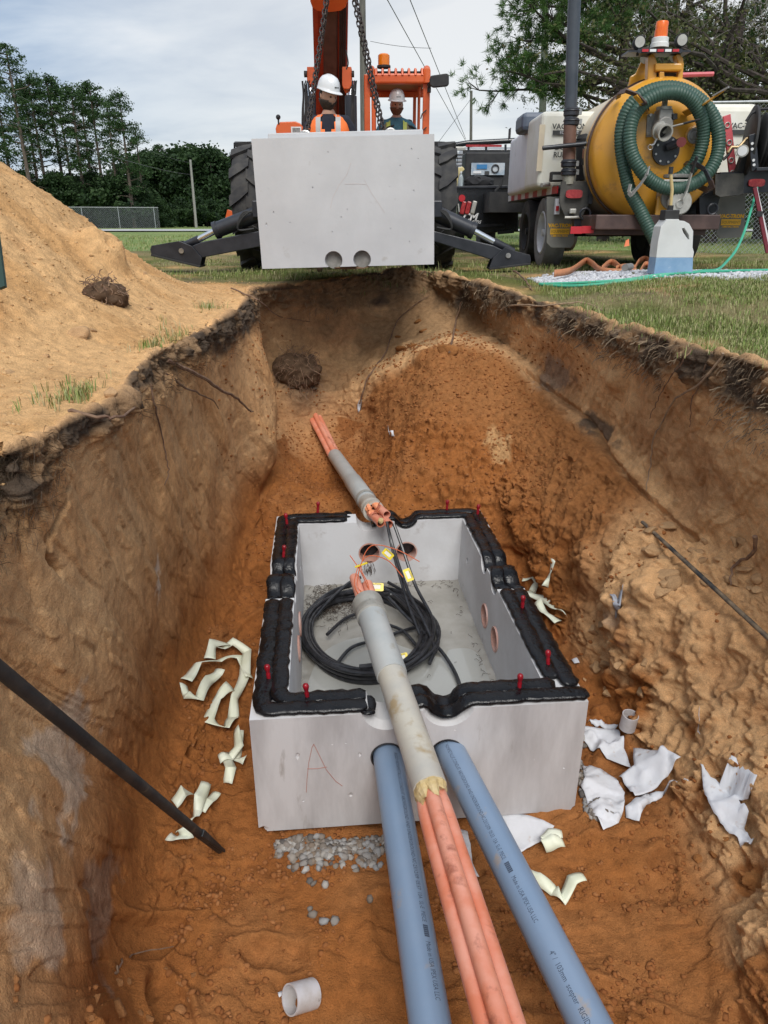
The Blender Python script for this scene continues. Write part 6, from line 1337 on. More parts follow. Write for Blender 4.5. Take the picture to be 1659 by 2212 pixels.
# ---------------------------------------------------------------- vacuum excavator trailer
M_gold = mat('golden_yellow_paint', (.66, .325, .035), (.60, .28, .03), scale=2, rough=.30, coat=.25, c3=(.34, .17, .045), s3=4, f3=.60)
M_cream = mat('cream_paint', (.66, .57, .42), (.60, .51, .38), scale=2, rough=.4, c3=(.50, .42, .32), s3=5, f3=.65)
M_hoseg = mat('ribbed_green_hose', (.022, .060, .042), (.045, .095, .07), scale=2.5, rough=.5)
M_cast = mat('cast_aluminium', (.26, .25, .235), (.34, .33, .31), scale=14, rough=.5, metal=.3, bump=.0015, bscale=60)
M_castw = mat('pale_aluminium', (.46, .45, .41), (.38, .37, .34), scale=14, rough=.45, metal=.25)
M_pt = mat('translucent_tank', (.80, .80, .84), (.74, .74, .78), scale=4, rough=.45, c3=(.46, .44, .40), s3=6, f3=.63)
M_ptr = mat('yellowed_tank', (.74, .72, .62), (.80, .79, .72), scale=4, rough=.45, c3=(.42, .38, .3), s3=6, f3=.64)
M_bmud = mat('dusty_black', (.045, .045, .042), (.09, .085, .075), scale=6, rough=.8, c3=(.16, .145, .12), s3=30, f3=.62)
M_flap = mat('grey_rubber_flap', (.15, .15, .135), (.19, .185, .165), scale=4, rough=.85)
M_ylt = mat('yellow_print', (.75, .40, .02), rough=.6)
M_redl = mat('red_lens', (.30, .02, .025), (.42, .05, .05), scale=20, rough=.25)
M_redr = mat('red_reflector', (.50, .03, .04), rough=.3)
M_whr = mat('white_reflector', (.75, .75, .75), rough=.3)
M_redm = mat('red_level', (.62, .12, .14), (.55, .1, .12), scale=10, rough=.45)
M_wheelw = mat('pale_wheel', (.72, .74, .78), (.55, .57, .60), scale=6, rough=.5)
M_wheeld = mat('dusty_tyre', (.15, .155, .16), (.24, .245, .25), scale=6, rough=.9)
M_tankg = mat('glass_bottle', (.65, .72, .75), rough=.1, trans=.6)
vac = thing('vacuum_trailer', 'vacuum excavator trailer with golden tank end and coiled green hose', 'trailer', (2.75, 9.4, 0))
def slabp(pix, y, th, name, m, parent, bevel=.004):
    P = [PY(a, b, y) for a, b in pix]; n = len(P); v = Vector((0, th, 0)); return MB().add(P + [p + v for p in P], [tuple(range(n)), tuple(range(2 * n - 1, n - 1, -1))] + [(i, n + i, n + (i + 1) % n, (i + 1) % n) for i in range(n)]).build(name, m, parent, bevel=bevel)
def vactrailer():
    C = PY(1421, 326, 8.0); R = .655
    # tank
    body = MB().lathe([(R - .02, .12), (R - .005, .3), (R - .005, 4.0), (.3, 4.15), (.01, 4.2)], C, (0, 1, 0), 72).build('tank', M_cream, vac, smooth=True)
    head = MB().lathe([(R, .16), (R, .02), (R - .02, -.02), (R * .88, -.07), (R * .7, -.115), (R * .45, -.15), (R * .2, -.165), (.001, -.168)], C, (0, 1, 0), 72).build('tank_door', M_gold, vac, smooth=True)
    MB().lathe([(R + .004, .15), (R + .02, .15), (R + .02, .19), (R + .004, .19)], C, (0, 1, 0), 72).build('rim_seal', M_brn, vac, smooth=True)
    MB().lathe([(R + .003, .20), (R + .016, .20), (R + .016, .27), (R + .003, .27)], C, (0, 1, 0), 72).build('rim_ring', M_gold, vac, smooth=True)
    # white worn strips
    for (a, b), (c, d) in (((1374, 245), (1400, 232)), ((1459, 218), (1486, 248))): MB().bar(PY(a, b, 7.915), PY(c, d, 7.90), .010, .045, up=(0, 0, 1)).build('door_strip', M_pt, head)
    # hinge frame over the tank
    for pix, y, th in (([(1353, 206), (1362, 165), (1374, 158), (1392, 118), (1404, 114), (1413, 121), (1412, 200), (1395, 200)], 8.35, .03), ([(1398, 205), (1401, 122), (1408, 115), (1416, 122), (1420, 134), (1417, 205)], 8.02, .10), ([(1462, 205), (1466, 140), (1459, 118), (1467, 115), (1476, 125), (1478, 138), (1472, 206)], 8.02, .10)): slabp(pix, y, th, 'hinge_plate', M_gold, vac, .01)
    slabp([(1416, 136), (1475, 136), (1474, 153), (1416, 154)], 7.98, .12, 'hinge_beam', M_gold, vac, .015)
    MB().cyl(PY(1394, 125, 8.2), PY(1394, 125, 8.4), .05, n=16).build('hinge_pin', M_steel, vac, smooth=True); MB().cyl(PY(1458, 122, 8.1), PY(1458, 122, 8.3), .05, n=16).build('hinge_pin', M_steel, vac, smooth=True)
    slabp([(1417, 158), (1472, 158), (1470, 172), (1452, 176), (1438, 172), (1417, 176)], 8.08, .05, 'cross_plate', M_brn, vac); slabp([(1425, 155), (1435, 155), (1436, 180), (1425, 180)], 7.99, .03, 'latch_plate', M_gold, vac)
    MB().cyl(PY(1470, 162, 8.3), PY(1541, 160, 8.3), .022, n=8).build('red_handle_rod', M_redm, vac)
    # light bar
    lb = PY(1421, 113, 8.0); MB().box(lb + Vector((0, .06, 0)), (.60, .22, .014)).build('light_shelf', M_blk, vac); MB().box(PY(1426, 110, 7.92), (.42, .012, .035), None).build('shelf_edge', M_blk, vac)
    for k in range(5): MB().box(PY(1394 + 16.5 * k, 109, 7.905), (.060, .008, .022)).build('marker_light', M_redr if k % 2 == 0 else M_whr, vac)
    b = PY(1424, 104, 8.0); MB().lathe([(.085, 0), (.085, .035), (.078, .04), (.078, .08), (.070, .085)], b, (0, 0, 1), 28, cap=True).build('beacon_base', M_wht, vac, smooth=True); M_beac = mat('orange_beacon', (.85, .17, .02), (.78, .13, .015), scale=20, rough=.25); MB().lathe([(.060, .0), (.060, .06), (.056, .062), (.058, .12), (.052, .13), (.001, .132)], b + Vector((0, 0, .085)), (0, 0, 1), 24).build('beacon', M_beac, vac, smooth=True)
    for px, py in ((1380, 92), (1471, 88)):
        p = PY(px, py, 8.0); l = MB().lathe([(.05, .05), (.058, .0), (.058, -.025), (.052, -.03)], p, (0, 1, 0), 22, cap=True).build('work_light', M_blkm, vac, smooth=True); MB().cyl(p - Vector((0, .028, 0)), p - Vector((0, .034, 0)), .047, n=20).build('light_lens', M_castw, l); MB().cyl(p - Vector((0, 0, .05)), p - Vector((0, 0, .11)), .012, n=8).build('light_stem', M_blkm, l)
    # hose, ribs are geometry
    hp = [(1424, 536, 7.55), (1405, 500, 7.6), (1382, 452, 7.66), (1362, 415, 7.70), (1350, 370, 7.72), (1342, 320, 7.73), (1343, 275, 7.73), (1357, 235, 7.72), (1385, 206, 7.71), (1425, 191, 7.70), (1468, 193, 7.69), (1508, 214, 7.68), (1538, 248, 7.66), (1552, 290, 7.64), (1549, 335, 7.62), (1530, 372, 7.60), (1498, 397, 7.58), (1455, 408, 7.58), (1415, 396, 7.58), (1385, 368, 7.58), (1365, 330, 7.60), (1360, 290, 7.62), (1370, 250, 7.63), (1395, 220, 7.63), (1432, 202, 7.62), (1470, 203, 7.62), (1500, 224, 7.64), (1518, 262, 7.67), (1518, 305, 7.70), (1504, 348, 7.71), (1478, 378, 7.72), (1450, 392, 7.74)]
    P = np.array([tuple(PY(a, b_, y)) for a, b_, y in hp]); Q = catmull(P, np.linspace(0, len(P) - 1, 420)); L = np.concatenate([[0], np.cumsum(np.linalg.norm(np.diff(Q, axis=0), axis=1))]); n = int(L[-1] / .0068); t = np.linspace(0, L[-1], n); Q2 = np.stack([np.interp(t, L, Q[:, i]) for i in range(3)], 1)
    MB().tube([Vector(q) for q in Q2], [.0605 + (.0035 if i % 4 < 2 else -.0015) for i in range(n)], 14).build('suction_hose', M_hoseg, vac, smooth=True, shade_angle=80)
    e = PY(1424, 536, 7.55); d = (e - PY(1405, 500, 7.6)).normalized(); MB().lathe([(.064, -.05), (.066, 0), (.066, .03), (.056, .035), (.056, .09), (.062, .10), (.062, .125), (.05, .13)], e - d * .03, d, 24, cap=True).build('hose_coupling', M_castw, vac, smooth=True)
    # hose hooks
    def hook(pts, w=.045, m=M_brn, nm='hose_hook'):
        b_ = MB(); P = [PY(*q) for q in pts]
        for a, c in zip(P[:-1], P[1:]): b_.bar(a, c, .012, w, up=(.3, -1, .3))
        b_.build(nm, m, vac)
    hook([(1335, 212, 7.95), (1338, 200, 7.7), (1352, 196, 7.55), (1376, 205, 7.5), (1392, 222, 7.5), (1398, 240, 7.85)]); hook([(1372, 207, 7.5), (1386, 222, 7.52), (1396, 245, 7.8)], .05, M_gold)
    hook([(1478, 246, 7.85), (1508, 232, 7.7), (1540, 212, 7.5), (1566, 194, 7.42)], .07, M_gold); hook([(1540, 207, 7.46), (1574, 188, 7.38)], .05, M_cast)
    hook([(1480, 352, 7.85), (1500, 352, 7.6), (1522, 366, 7.45), (1534, 390, 7.45)], .04, M_blk); hook([(1534, 389, 7.45), (1539, 405, 7.5), (1530, 412, 7.6), (1512, 404, 7.8)], .05, M_brn)
    hook([(1394, 370, 7.85), (1400, 362, 7.55), (1396, 380, 7.48), (1382, 400, 7.5), (1366, 416, 7.55)], .04, M_cast); hook([(1362, 398, 7.6), (1358, 415, 7.6), (1364, 422, 7.55), (1382, 400, 7.5)], .04, M_castw)
    # upper valve with camlock nozzle
    v = PY(1430, 268, 7.78); MB().box(v + Vector((0, .06, -.0)), (.26, .03, .20), Matrix.Rotation(rad(-4), 3, 'Y')).build('valve_flange', M_cast, vac, bevel=.02); MB().cyl(v + Vector((0, .08, .0)), v + Vector((0, -.10, -.02)), .085, .075, n=24).box(v + Vector((.0, 0, .07)), (.13, .16, .10)).build('valve_body', M_cast, vac, smooth=True, bevel=.012); MB().cyl(v + Vector((0, .0, .11)), v + Vector((0, .0, .145)), .072, n=20).build('valve_cap', M_castw, vac, smooth=True); MB().box(v + Vector((0, 0, .20)), (.05, .04, .16)).build('valve_actuator', M_cast, vac, bevel=.01)
    for sx in (-.11, .11):
        for sz in (-.08, .08): MB().cyl(v + Vector((sx, .045, sz)), v + Vector((sx, .025, sz)), .014, n=8).build('bolt', M_steel, vac)
    nz = PY(1436, 286, 7.62); nd = Vector((.18, -1, -.28)).normalized(); a = nz - nd * .13; MB().lathe([(.07, 0), (.082, .02), (.082, .05), (.068, .055), (.066, .11), (.074, .115), (.074, .15), (.060, .15), (.055, .05), (.0, .04)], a, nd, 28).build('nozzle', M_castw, vac, smooth=True); MB().cyl(a + nd * .06, a + nd * .065, .056, n=24).build('nozzle_bore', M_blkm, vac)
    MB().tube([PY(1418, 300, 7.6), PY(1412, 312, 7.55), PY(1406, 314, 7.55)], .010, 6).build('cam_lever', M_steel, vac, smooth=True); MB().torus(PY(1405, 318, 7.55), (.2, 1, 0), .022, .003, 16, 6).build('pull_ring', M_steel, vac)
    MB().bar(PY(1450, 274, 7.66), PY(1478, 267, 7.6), .012, .045, up=(0, -1, .1)).build('valve_handle', M_castw, vac, bevel=.004); MB().bar(PY(1476, 267, 7.6), PY(1512, 258, 7.55), .016, .045, up=(0, -1, .1)).build('handle_grip', M_blkm, vac, bevel=.005); MB().cyl(PY(1457, 258, 7.7), PY(1457, 246, 7.7), .028, n=8).build('lock_nut', M_blkm, vac)
    # black round flange and red capped lever
    f = PY(1437, 326, 7.83); fl = MB().cyl(f + Vector((0, .05, 0)), f - Vector((0, .03, .0)), .130, n=36).build('black_flange', M_blk, vac, smooth=True)
    for k in range(8): an = k * math.pi / 4 + .3; p = f + Vector((math.cos(an) * .105, -.03, math.sin(an) * .105)); MB().cyl(p, p - Vector((0, .012, 0)), .011, n=8).build('bolt', M_steel, fl)
    MB().tube([f + Vector((0, -.06, .03)), PY(1468, 308, 7.7)], .04, 12).build('lever_arm', M_blk, vac, smooth=True); MB().cyl(PY(1472, 307, 7.72), PY(1472, 307, 7.62), .044, n=20).build('red_cap', mat('dull_red', (.16, .03, .03), rough=.5), vac, smooth=True)
    # sight port
    s = PY(1497, 294, 7.86); MB().lathe([(.095, .03), (.095, -.02), (.078, -.03)], s, (0, 1, 0), 8, cap=True).build('port_frame', M_gold, vac, bevel=.008); MB().lathe([(.07, -.03), (.07, -.045), (.055, -.05), (.05, -.04), (.035, -.05), (.001, -.052)], s, (0, 1, 0), 24).build('port_glass', M_cast, vac, smooth=True); MB().cyl(PY(1514, 290, 7.82), PY(1514, 290, 7.74), .032, n=8).build('port_knob', M_blkm, vac)
    # lower valve
    l = PY(1456, 425, 7.66); MB().cyl(l + Vector((0, .16, .02)), l, .125, .12, n=30).box(l + Vector((0, .08, .10)), (.22, .16, .10)).build('drain_valve_body', M_cast, vac, smooth=True, bevel=.012); MB().lathe([(.115, 0), (.12, .012), (.12, .03)], l + Vector((0, .02, .17)), (0, 0, 1), 24, cap=True).build('drain_valve_cap', M_cast, vac, smooth=True); MB().lathe([(.105, .04), (.112, .03), (.112, -.02), (.10, -.035), (.001, -.035)], PY(1468, 438, 7.58), (0, 1, 0), 32).build('drain_disc', M_castw, vac, smooth=True); MB().torus(PY(1469, 440, 7.535), (0, 1, 0), .035, .004, 20, 6).build('pull_ring', M_castw, vac); MB().box(PY(1455, 391, 7.62), (.24, .14, .02)).build('drain_flange', M_castw, vac, bevel=.004)
    MB().box(PY(1442, 448, 7.72), (.24, .03, .20)).build('drain_plate', M_gold, vac, bevel=.015); MB().bar(PY(1474, 432, 7.5), PY(1483, 412, 7.5), .012, .05, up=(0, -1, 0)).bar(PY(1483, 413, 7.5), PY(1494, 372, 7.45), .012, .045, up=(0, -1, 0)).build('drain_handle', M_castw, vac, bevel=.003); MB().bar(PY(1494, 373, 7.45), PY(1506, 338, 7.4), .018, .05, up=(0, -1, 0)).build('handle_grip', M_blkm, vac, bevel=.006)
    # scuffs on the door
    # frame and axles
    MB().box((2.75, 9.9, .50), (1.25, 4.4, .14)).build('trailer_frame', M_brn, vac, bevel=.01); MB().box((2.72, 7.95, .47), (1.2, .16, .19)).build('rear_crossmember', M_brn, vac, bevel=.01)
    for (a, b_), m in (((1245, 497), M_redr), ((1270, 496), M_redr), ((1405, 487), M_whr), ((1424, 486), M_redr)): MB().box(PY(a, b_, 7.85), (.12, .008, .07)).build('reflector', m, vac)
    for sx in (-1, 1):
        tx = 1.98 if sx < 0 else 3.52
        for k, y in enumerate((9.1, 10.15)):
            w = tyre('w', (tx, y, .385), .39, .24, vac, M_wheelw if (sx < 0 and k == 0) else M_blkm, lugs=False, side=sx, rimr=.60, spokes=8 if sx < 0 else 0)
            if sx < 0 and k == 0: w.data.materials[0] = M_wheeld
        MB().cyl((tx, 9.6, .385), (2.75, 9.6, .385), .05).build('axle', M_blkm, vac)
    # left deck with striped edge and water tanks
    MB().box((2.13, 10.2, .81), (.46, 3.3, .06)).build('deck', M_blkm, vac)
    z = .83; n = 12
    for k in range(n): y0 = 8.5 + 3.3 * k / n; MB().box((1.895, y0 + 3.3 / n / 2, z), (.012, 3.3 / n - .006, .075)).build('striped_edge', M_redr if k % 2 == 0 else M_whr, vac)
    MB().box((1.91, 8.53, .66), (.05, .06, .16)).build('corner_post', M_pt, vac); MB().box((1.905, 8.49, .64), (.03, .02, .05)).build('side_marker', M_redr, vac)
    secs = [(8.78, 9.62, 1.72, 2.34, 1.62), (9.66, 10.22, 1.76, 2.34, 1.60), (10.26, 10.85, 1.80, 2.34, 1.60), (10.89, 11.5, 1.82, 2.34, 1.60)]
    for k, (y0, y1, x0, x1, zt) in enumerate(secs): MB().box(((x0 + x1) / 2 , (y0 + y1) / 2, (zt + .86) / 2), (x1 - x0, y1 - y0, zt - .86)).build('water_tank', M_ptr if k == 0 else M_pt, vac, bevel=.05, seg=3)
    MB().cyl((2.12, 9.2, 1.60), (2.12, 9.2, 1.68), .13, n=24).build('tank_lid', mat('pale_green_lid', (.42, .55, .52), rough=.5), vac, smooth=True)
    sgn = PY(1210, 283, 8.77); text_on('VAC-TRON', .075, sgn + Vector((.10, -.012, .04)), (1, 0, 0), (0, 0, 1), M_prnt, 'lettering', vac, bold=.002); MB().box(sgn + Vector((.10, -.006, -.018)), (.36, .004, .045)).build('name_bar', M_prnt, vac); text_on('EQUIPMENT', .038, sgn + Vector((.10, -.0125, -.018)), (1, 0, 0), (0, 0, 1), M_pt, 'lettering', vac); text_on('DO NOT\nRUN DRY', .072, sgn + Vector((.10, -.012, -.20)), (1, 0, 0), (0, 0, 1), M_prnt, 'lettering', vac, bold=.002)
    MB().box(PY(1168, 320, 8.77), (.06, .008, .46)).build('level_strip', M_cream, vac); MB().box(PY(1143, 262, 8.9) + Vector((-.02, 1.2, 0)), (.006, .16, .12)).build('side_label', M_prnt, vac)
    text_on('CAUTION', .07, (1.814, 10.6, 1.3), (0, -1, 0), (0, 0, 1), M_prnt, 'lettering', vac, bold=.002)
    MB().tube([PY(1186, 398, 8.7), PY(1176, 398, 8.65), PY(1170, 400, 8.62)], .022, 8).build('drain_tap', M_castw, vac, smooth=True)
    MB().box(PY(1204, 382, 8.62), (.16, .10, .10)).build('battery_box', M_blkm, vac, bevel=.01); MB().box(PY(1205, 383, 8.56), (.11, .006, .05)).build('box_label', M_castw, vac); MB().box(PY(1200, 374, 8.62), (.06, .08, .02)).build('box_latch', M_redr, vac)
    MB().lathe([(.035, 0), (.04, .02), (.04, .13), (.018, .17), (.018, .19)], PY(1135, 285, 9.9) + Vector((0, 0, .0)), (0, 0, 1), 14, cap=True).build('plastic_bottle', M_tankg, vac, smooth=True)
    MB().box(PY(1152, 268, 9.8), (.36, .5, .20)).build('motor_cover', mat('slate_cover', (.09, .11, .15), rough=.5), vac, bevel=.05)
    # standpipe
    sp = PY(1240, 20, 8.35).x; x = PY(1231, 300, 8.35).x
    p_hi = PY(1243, -60, 8.35); p_mid = PY(1232, 258, 8.35); p_lo = PY(1229, 345, 8.35); p_b = PY(1228, 398, 8.35)
    st = MB().cyl(p_hi, p_mid, .062, n=28).build('standpipe', mat('dark_grey_pipe', (.045, .055, .07), (.065, .075, .09), scale=5, rough=.4), vac, smooth=True); MB().cyl(p_mid, p_lo, .066, n=28).build('rusty_sleeve', mat('brown_sleeve', (.13, .065, .045), (.17, .09, .065), scale=6, rough=.6), vac, smooth=True)
    MB().cyl(p_lo, p_b, .060, .062, n=24).build('pipe_foot', mat('grey_beige', (.30, .29, .24), (.22, .21, .17), scale=10, rough=.5), vac, smooth=True)
    for y0, y1 in ((233, 252), (255, 272), (345, 362), (364, 380)): a = PY(1234, y0, 8.35); c = PY(1234, y1, 8.35); a.x = c.x = PY(1235 if y0 < 300 else 1229, y0, 8.35).x; MB().lathe([(.068, 0), (.078, .01), (.078, (c - a).length - .01), (.068, (c - a).length)], a, c - a, 24).torus(a.lerp(c, .35), (0, 0, 1), .080, .006, 24, 6).build('pipe_clamp', M_blk, vac, smooth=True); MB().box(a.lerp(c, .5) + Vector((.085, -.02, 0)), (.03, .04, .05)).build('clamp_lug', M_steel, vac)
    MB().cyl(PY(1172, 320, 8.25), PY(1281, 309, 8.25), .022, n=12).build('cross_bar', M_blk, vac, smooth=True)
    MB().cyl(PY(1268, 388, 8.5), PY(1268, 300, 8.5), .115, n=28).lathe([(.115, 0), (.10, .04), (.001, .06)], PY(1268, 301, 8.5), (0, 0, 1), 24).build('black_canister', M_blkm, vac, smooth=True); MB().box(PY(1266, 338, 8.37), (.085, .006, .16)).build('warning_label', M_prnt, vac); MB().box(PY(1266, 332, 8.365), (.075, .004, .09)).build('label_print', mat('label_rust', (.28, .13, .08), rough=.7), vac); MB().box(PY(1267, 349, 8.365), (.045, .004, .04)).build('label_print', M_pt, vac)
    # left light bracket, flap
    slabp([(1213, 392), (1282, 391), (1280, 440), (1272, 441), (1256, 472), (1222, 472), (1208, 438)], 8.30, .03, 'light_bracket', M_bmud, vac); slabp([(1272, 391), (1282, 391), (1280, 441), (1271, 441)], 8.27, .05, 'bracket_edge', M_blk, vac)
    li = PY(1240, 419, 8.26); li_o = MB().add([li + Vector((math.copysign(abs(math.cos(a)) ** .5, math.cos(a)) * .088, -.012 * s, math.copysign(abs(math.sin(a)) ** .6, math.sin(a)) * .042)) for s in (-1, 1) for a in [k * math.pi / 12 for k in range(24)]], [tuple(range(23, -1, -1)), tuple(range(24, 48))] + [(k, (k + 1) % 24, 24 + (k + 1) % 24, 24 + k) for k in range(24)]).build('tail_light', M_redl, vac)
    MB().box(PY(1237, 456, 8.25), (.07, .05, .05)).build('plate_lamp', M_castw, vac, bevel=.01); MB().cyl(PY(1220, 470, 8.26), PY(1256, 469, 8.26), .015, n=8).build('plate_rod', M_castw, vac); MB().torus(PY(1264, 462, 8.2), (0, 1, 0), .055, .012, 20, 8).build('tie_ring', M_blk, vac)
    slabp([(1240, 472), (1283, 470), (1281, 497), (1262, 500), (1240, 494)], 8.28, .10, 'frame_bracket', M_blk, vac)
    for X0, px0, px1, y0, y1, yy in ((0, 1181, 1240, 425, 535, 8.55), (1, 1547, 1611, 418, 515, 8.4)):
        pix = [(px0, y0), (px1 - 14, y0), (px1, y0 + 26), (px1, y1 - 10), (px1 - 7, y1), (px0 + 10, y1), (px0, y1 - 10)] if X0 == 0 else [(px0 + 4, y0), (px1, y0), (px1 - 3, y1 - 8), (px1 - 12, y1 - 2), (px0 + 8, y1), (px0, y1 - 9)]
        fl = slabp(pix, yy, .012, 'mud_flap', M_flap, vac, .002); c = PY((px0 + px1) / 2 - (0 if X0 else 1), y1 - 36, yy - .004)
        text_on('VAC-TRON', .052, c + Vector((0, 0, .055)), (1, 0, .0), (0, 0, 1), M_ylt, 'lettering', fl, bold=.003); MB().box(c + Vector((0, 0, -.005)), (.215, .003, .062)).build('yellow_panel', M_ylt, fl); text_on('EQUIPMENT', .037, c + Vector((0, -.003, -.006)), (1, 0, 0), (0, 0, 1), mat('dull_yellow', (.45, .26, .03), rough=.7), 'lettering', fl, bold=.002); text_on('1-888-VAC-TRON', .024, c + Vector((0, 0, -.052)), (1, 0, 0), (0, 0, 1), M_ylt, 'lettering', fl, bold=.001)
    # right side: tank, level, reel, bumper
    MB().box((3.78, 9.3, 1.27), (.62, 1.1, .84)).build('water_tank', M_ptr, vac, bevel=.08, seg=3); s2 = PY(1612, 272, 8.73); text_on('VAC-TRON', .075, s2, (1, 0, 0), (0, 0, 1), M_prnt, 'lettering', vac, bold=.002); MB().box(s2 + Vector((0, 0, -.06)), (.34, .004, .045)).build('name_bar', M_prnt, vac); text_on('DO NOT\nRUN DRY', .07, s2 + Vector((.0, -.003, -.24)), (1, 0, 0), (0, 0, 1), M_prnt, 'lettering', vac)
    MB().bar(PY(1569, 249, 8.2), PY(1584, 387, 8.2), .075, .03, up=(0, 1, 0)).build('spirit_level', M_redm, vac, bevel=.004)
    for q in (.15, .42, .7, .9): p = PY(1569, 249, 8.18).lerp(PY(1584, 387, 8.18), q); MB().torus(p, (0, 1, 0), .024, .006, 16, 6).build('level_vial', M_castw, vac)
    rc = PY(1634, 305, 8.0); rd = Vector((1, -.25, 0)).normalized(); MB().lathe([(.30, -.03), (.32, -.02), (.32, 0), (.30, .005), (.11, .02)], rc - rd * .05, rd, 40, cap=True).build('reel_disc', M_blkm, vac, smooth=True); MB().lathe([(.11, .0)] + [(.235 + .018 * (k % 2), .02 + .018 * k) for k in range(18)] + [(.11, .36)], rc, rd, 32).build('reel_hose', M_blkm, vac, smooth=True); MB().lathe([(.32, .36), (.32, .38), (.05, .39)], rc, rd, 36).build('reel_disc', M_blkm, vac, smooth=True)
    MB().bar(PY(1624, 290, 7.75), PY(1630, 368, 7.75), .07, .03, up=(0, 1, 0)).bar(PY(1630, 366, 7.75), PY(1700, 364, 7.75), .03, .09, up=(0, 1, 0)).build('reel_frame', M_blk, vac, bevel=.004)
    for q in ((1625, 310), (1625, 322), (1628, 346), (1629, 356)): MB().cyl(PY(*q, 7.73), PY(*q, 7.71), .013, n=10).build('bolt', M_whr, vac)
    MB().tube([PY(a, b_, 7.8) for a, b_ in ((1572, 330), (1580, 318), (1596, 318), (1612, 300), (1632, 297))], .016, 8).build('brass_pipework', mat('brass', (.30, .22, .12), rough=.4, metal=.6), vac, smooth=True); MB().cyl(PY(1604, 326, 7.74), PY(1604, 326, 7.69), .055, n=24).build('pressure_gauge', M_castw, vac, smooth=True); MB().cyl(PY(1604, 326, 7.688), PY(1604, 326, 7.685), .043, n=20).build('gauge_face', M_whr, vac)
    MB().tube([PY(a, b_, 7.8) for a, b_ in ((1562, 345), (1572, 336), (1580, 322))], .014, 6).build('thin_hose', M_blkm, vac, smooth=True); MB().tube([PY(a, b_, 7.9) for a, b_ in ((1612, 262), (1622, 246), (1640, 236), (1668, 235))], .014, 6).build('thin_hose', M_blkm, vac, smooth=True)
    slabp([(1592, 371), (1606, 330), (1622, 330), (1622, 372)], 7.95, .08, 'reel_mount', M_blkm, vac)
    slabp([(1556, 372), (1700, 368), (1700, 414), (1556, 420)], 7.95, .10, 'rear_bumper', M_blk, vac); slabp([(1545, 376), (1608, 374), (1606, 420), (1556, 426), (1545, 420)], 7.90, .05, 'bumper_box', M_bmud, vac)
    li = PY(1634, 395, 7.93); MB().add([li + Vector((math.copysign(abs(math.cos(a)) ** .5, math.cos(a)) * .082, -.012 * s, math.copysign(abs(math.sin(a)) ** .6, math.sin(a)) * .036)) for s in (-1, 1) for a in [k * math.pi / 12 for k in range(24)]], [tuple(range(23, -1, -1)), tuple(range(24, 48))] + [(k, (k + 1) % 24, 24 + (k + 1) % 24, 24 + k) for k in range(24)]).build('tail_light', M_redl, vac)
    slabp([(1510, 425), (1546, 408), (1556, 426), (1545, 462), (1512, 470)], 8.1, .10, 'frame_bracket', M_blk, vac); MB().torus(PY(1539, 452, 7.98), (0, 1, 0), .05, .012, 20, 8).build('tie_ring', M_blk, vac)
    MB().box((3.45, 10.0, .95), (.3, 3.0, .5)).build('right_side_box', M_blkm, vac)
vactrailer()
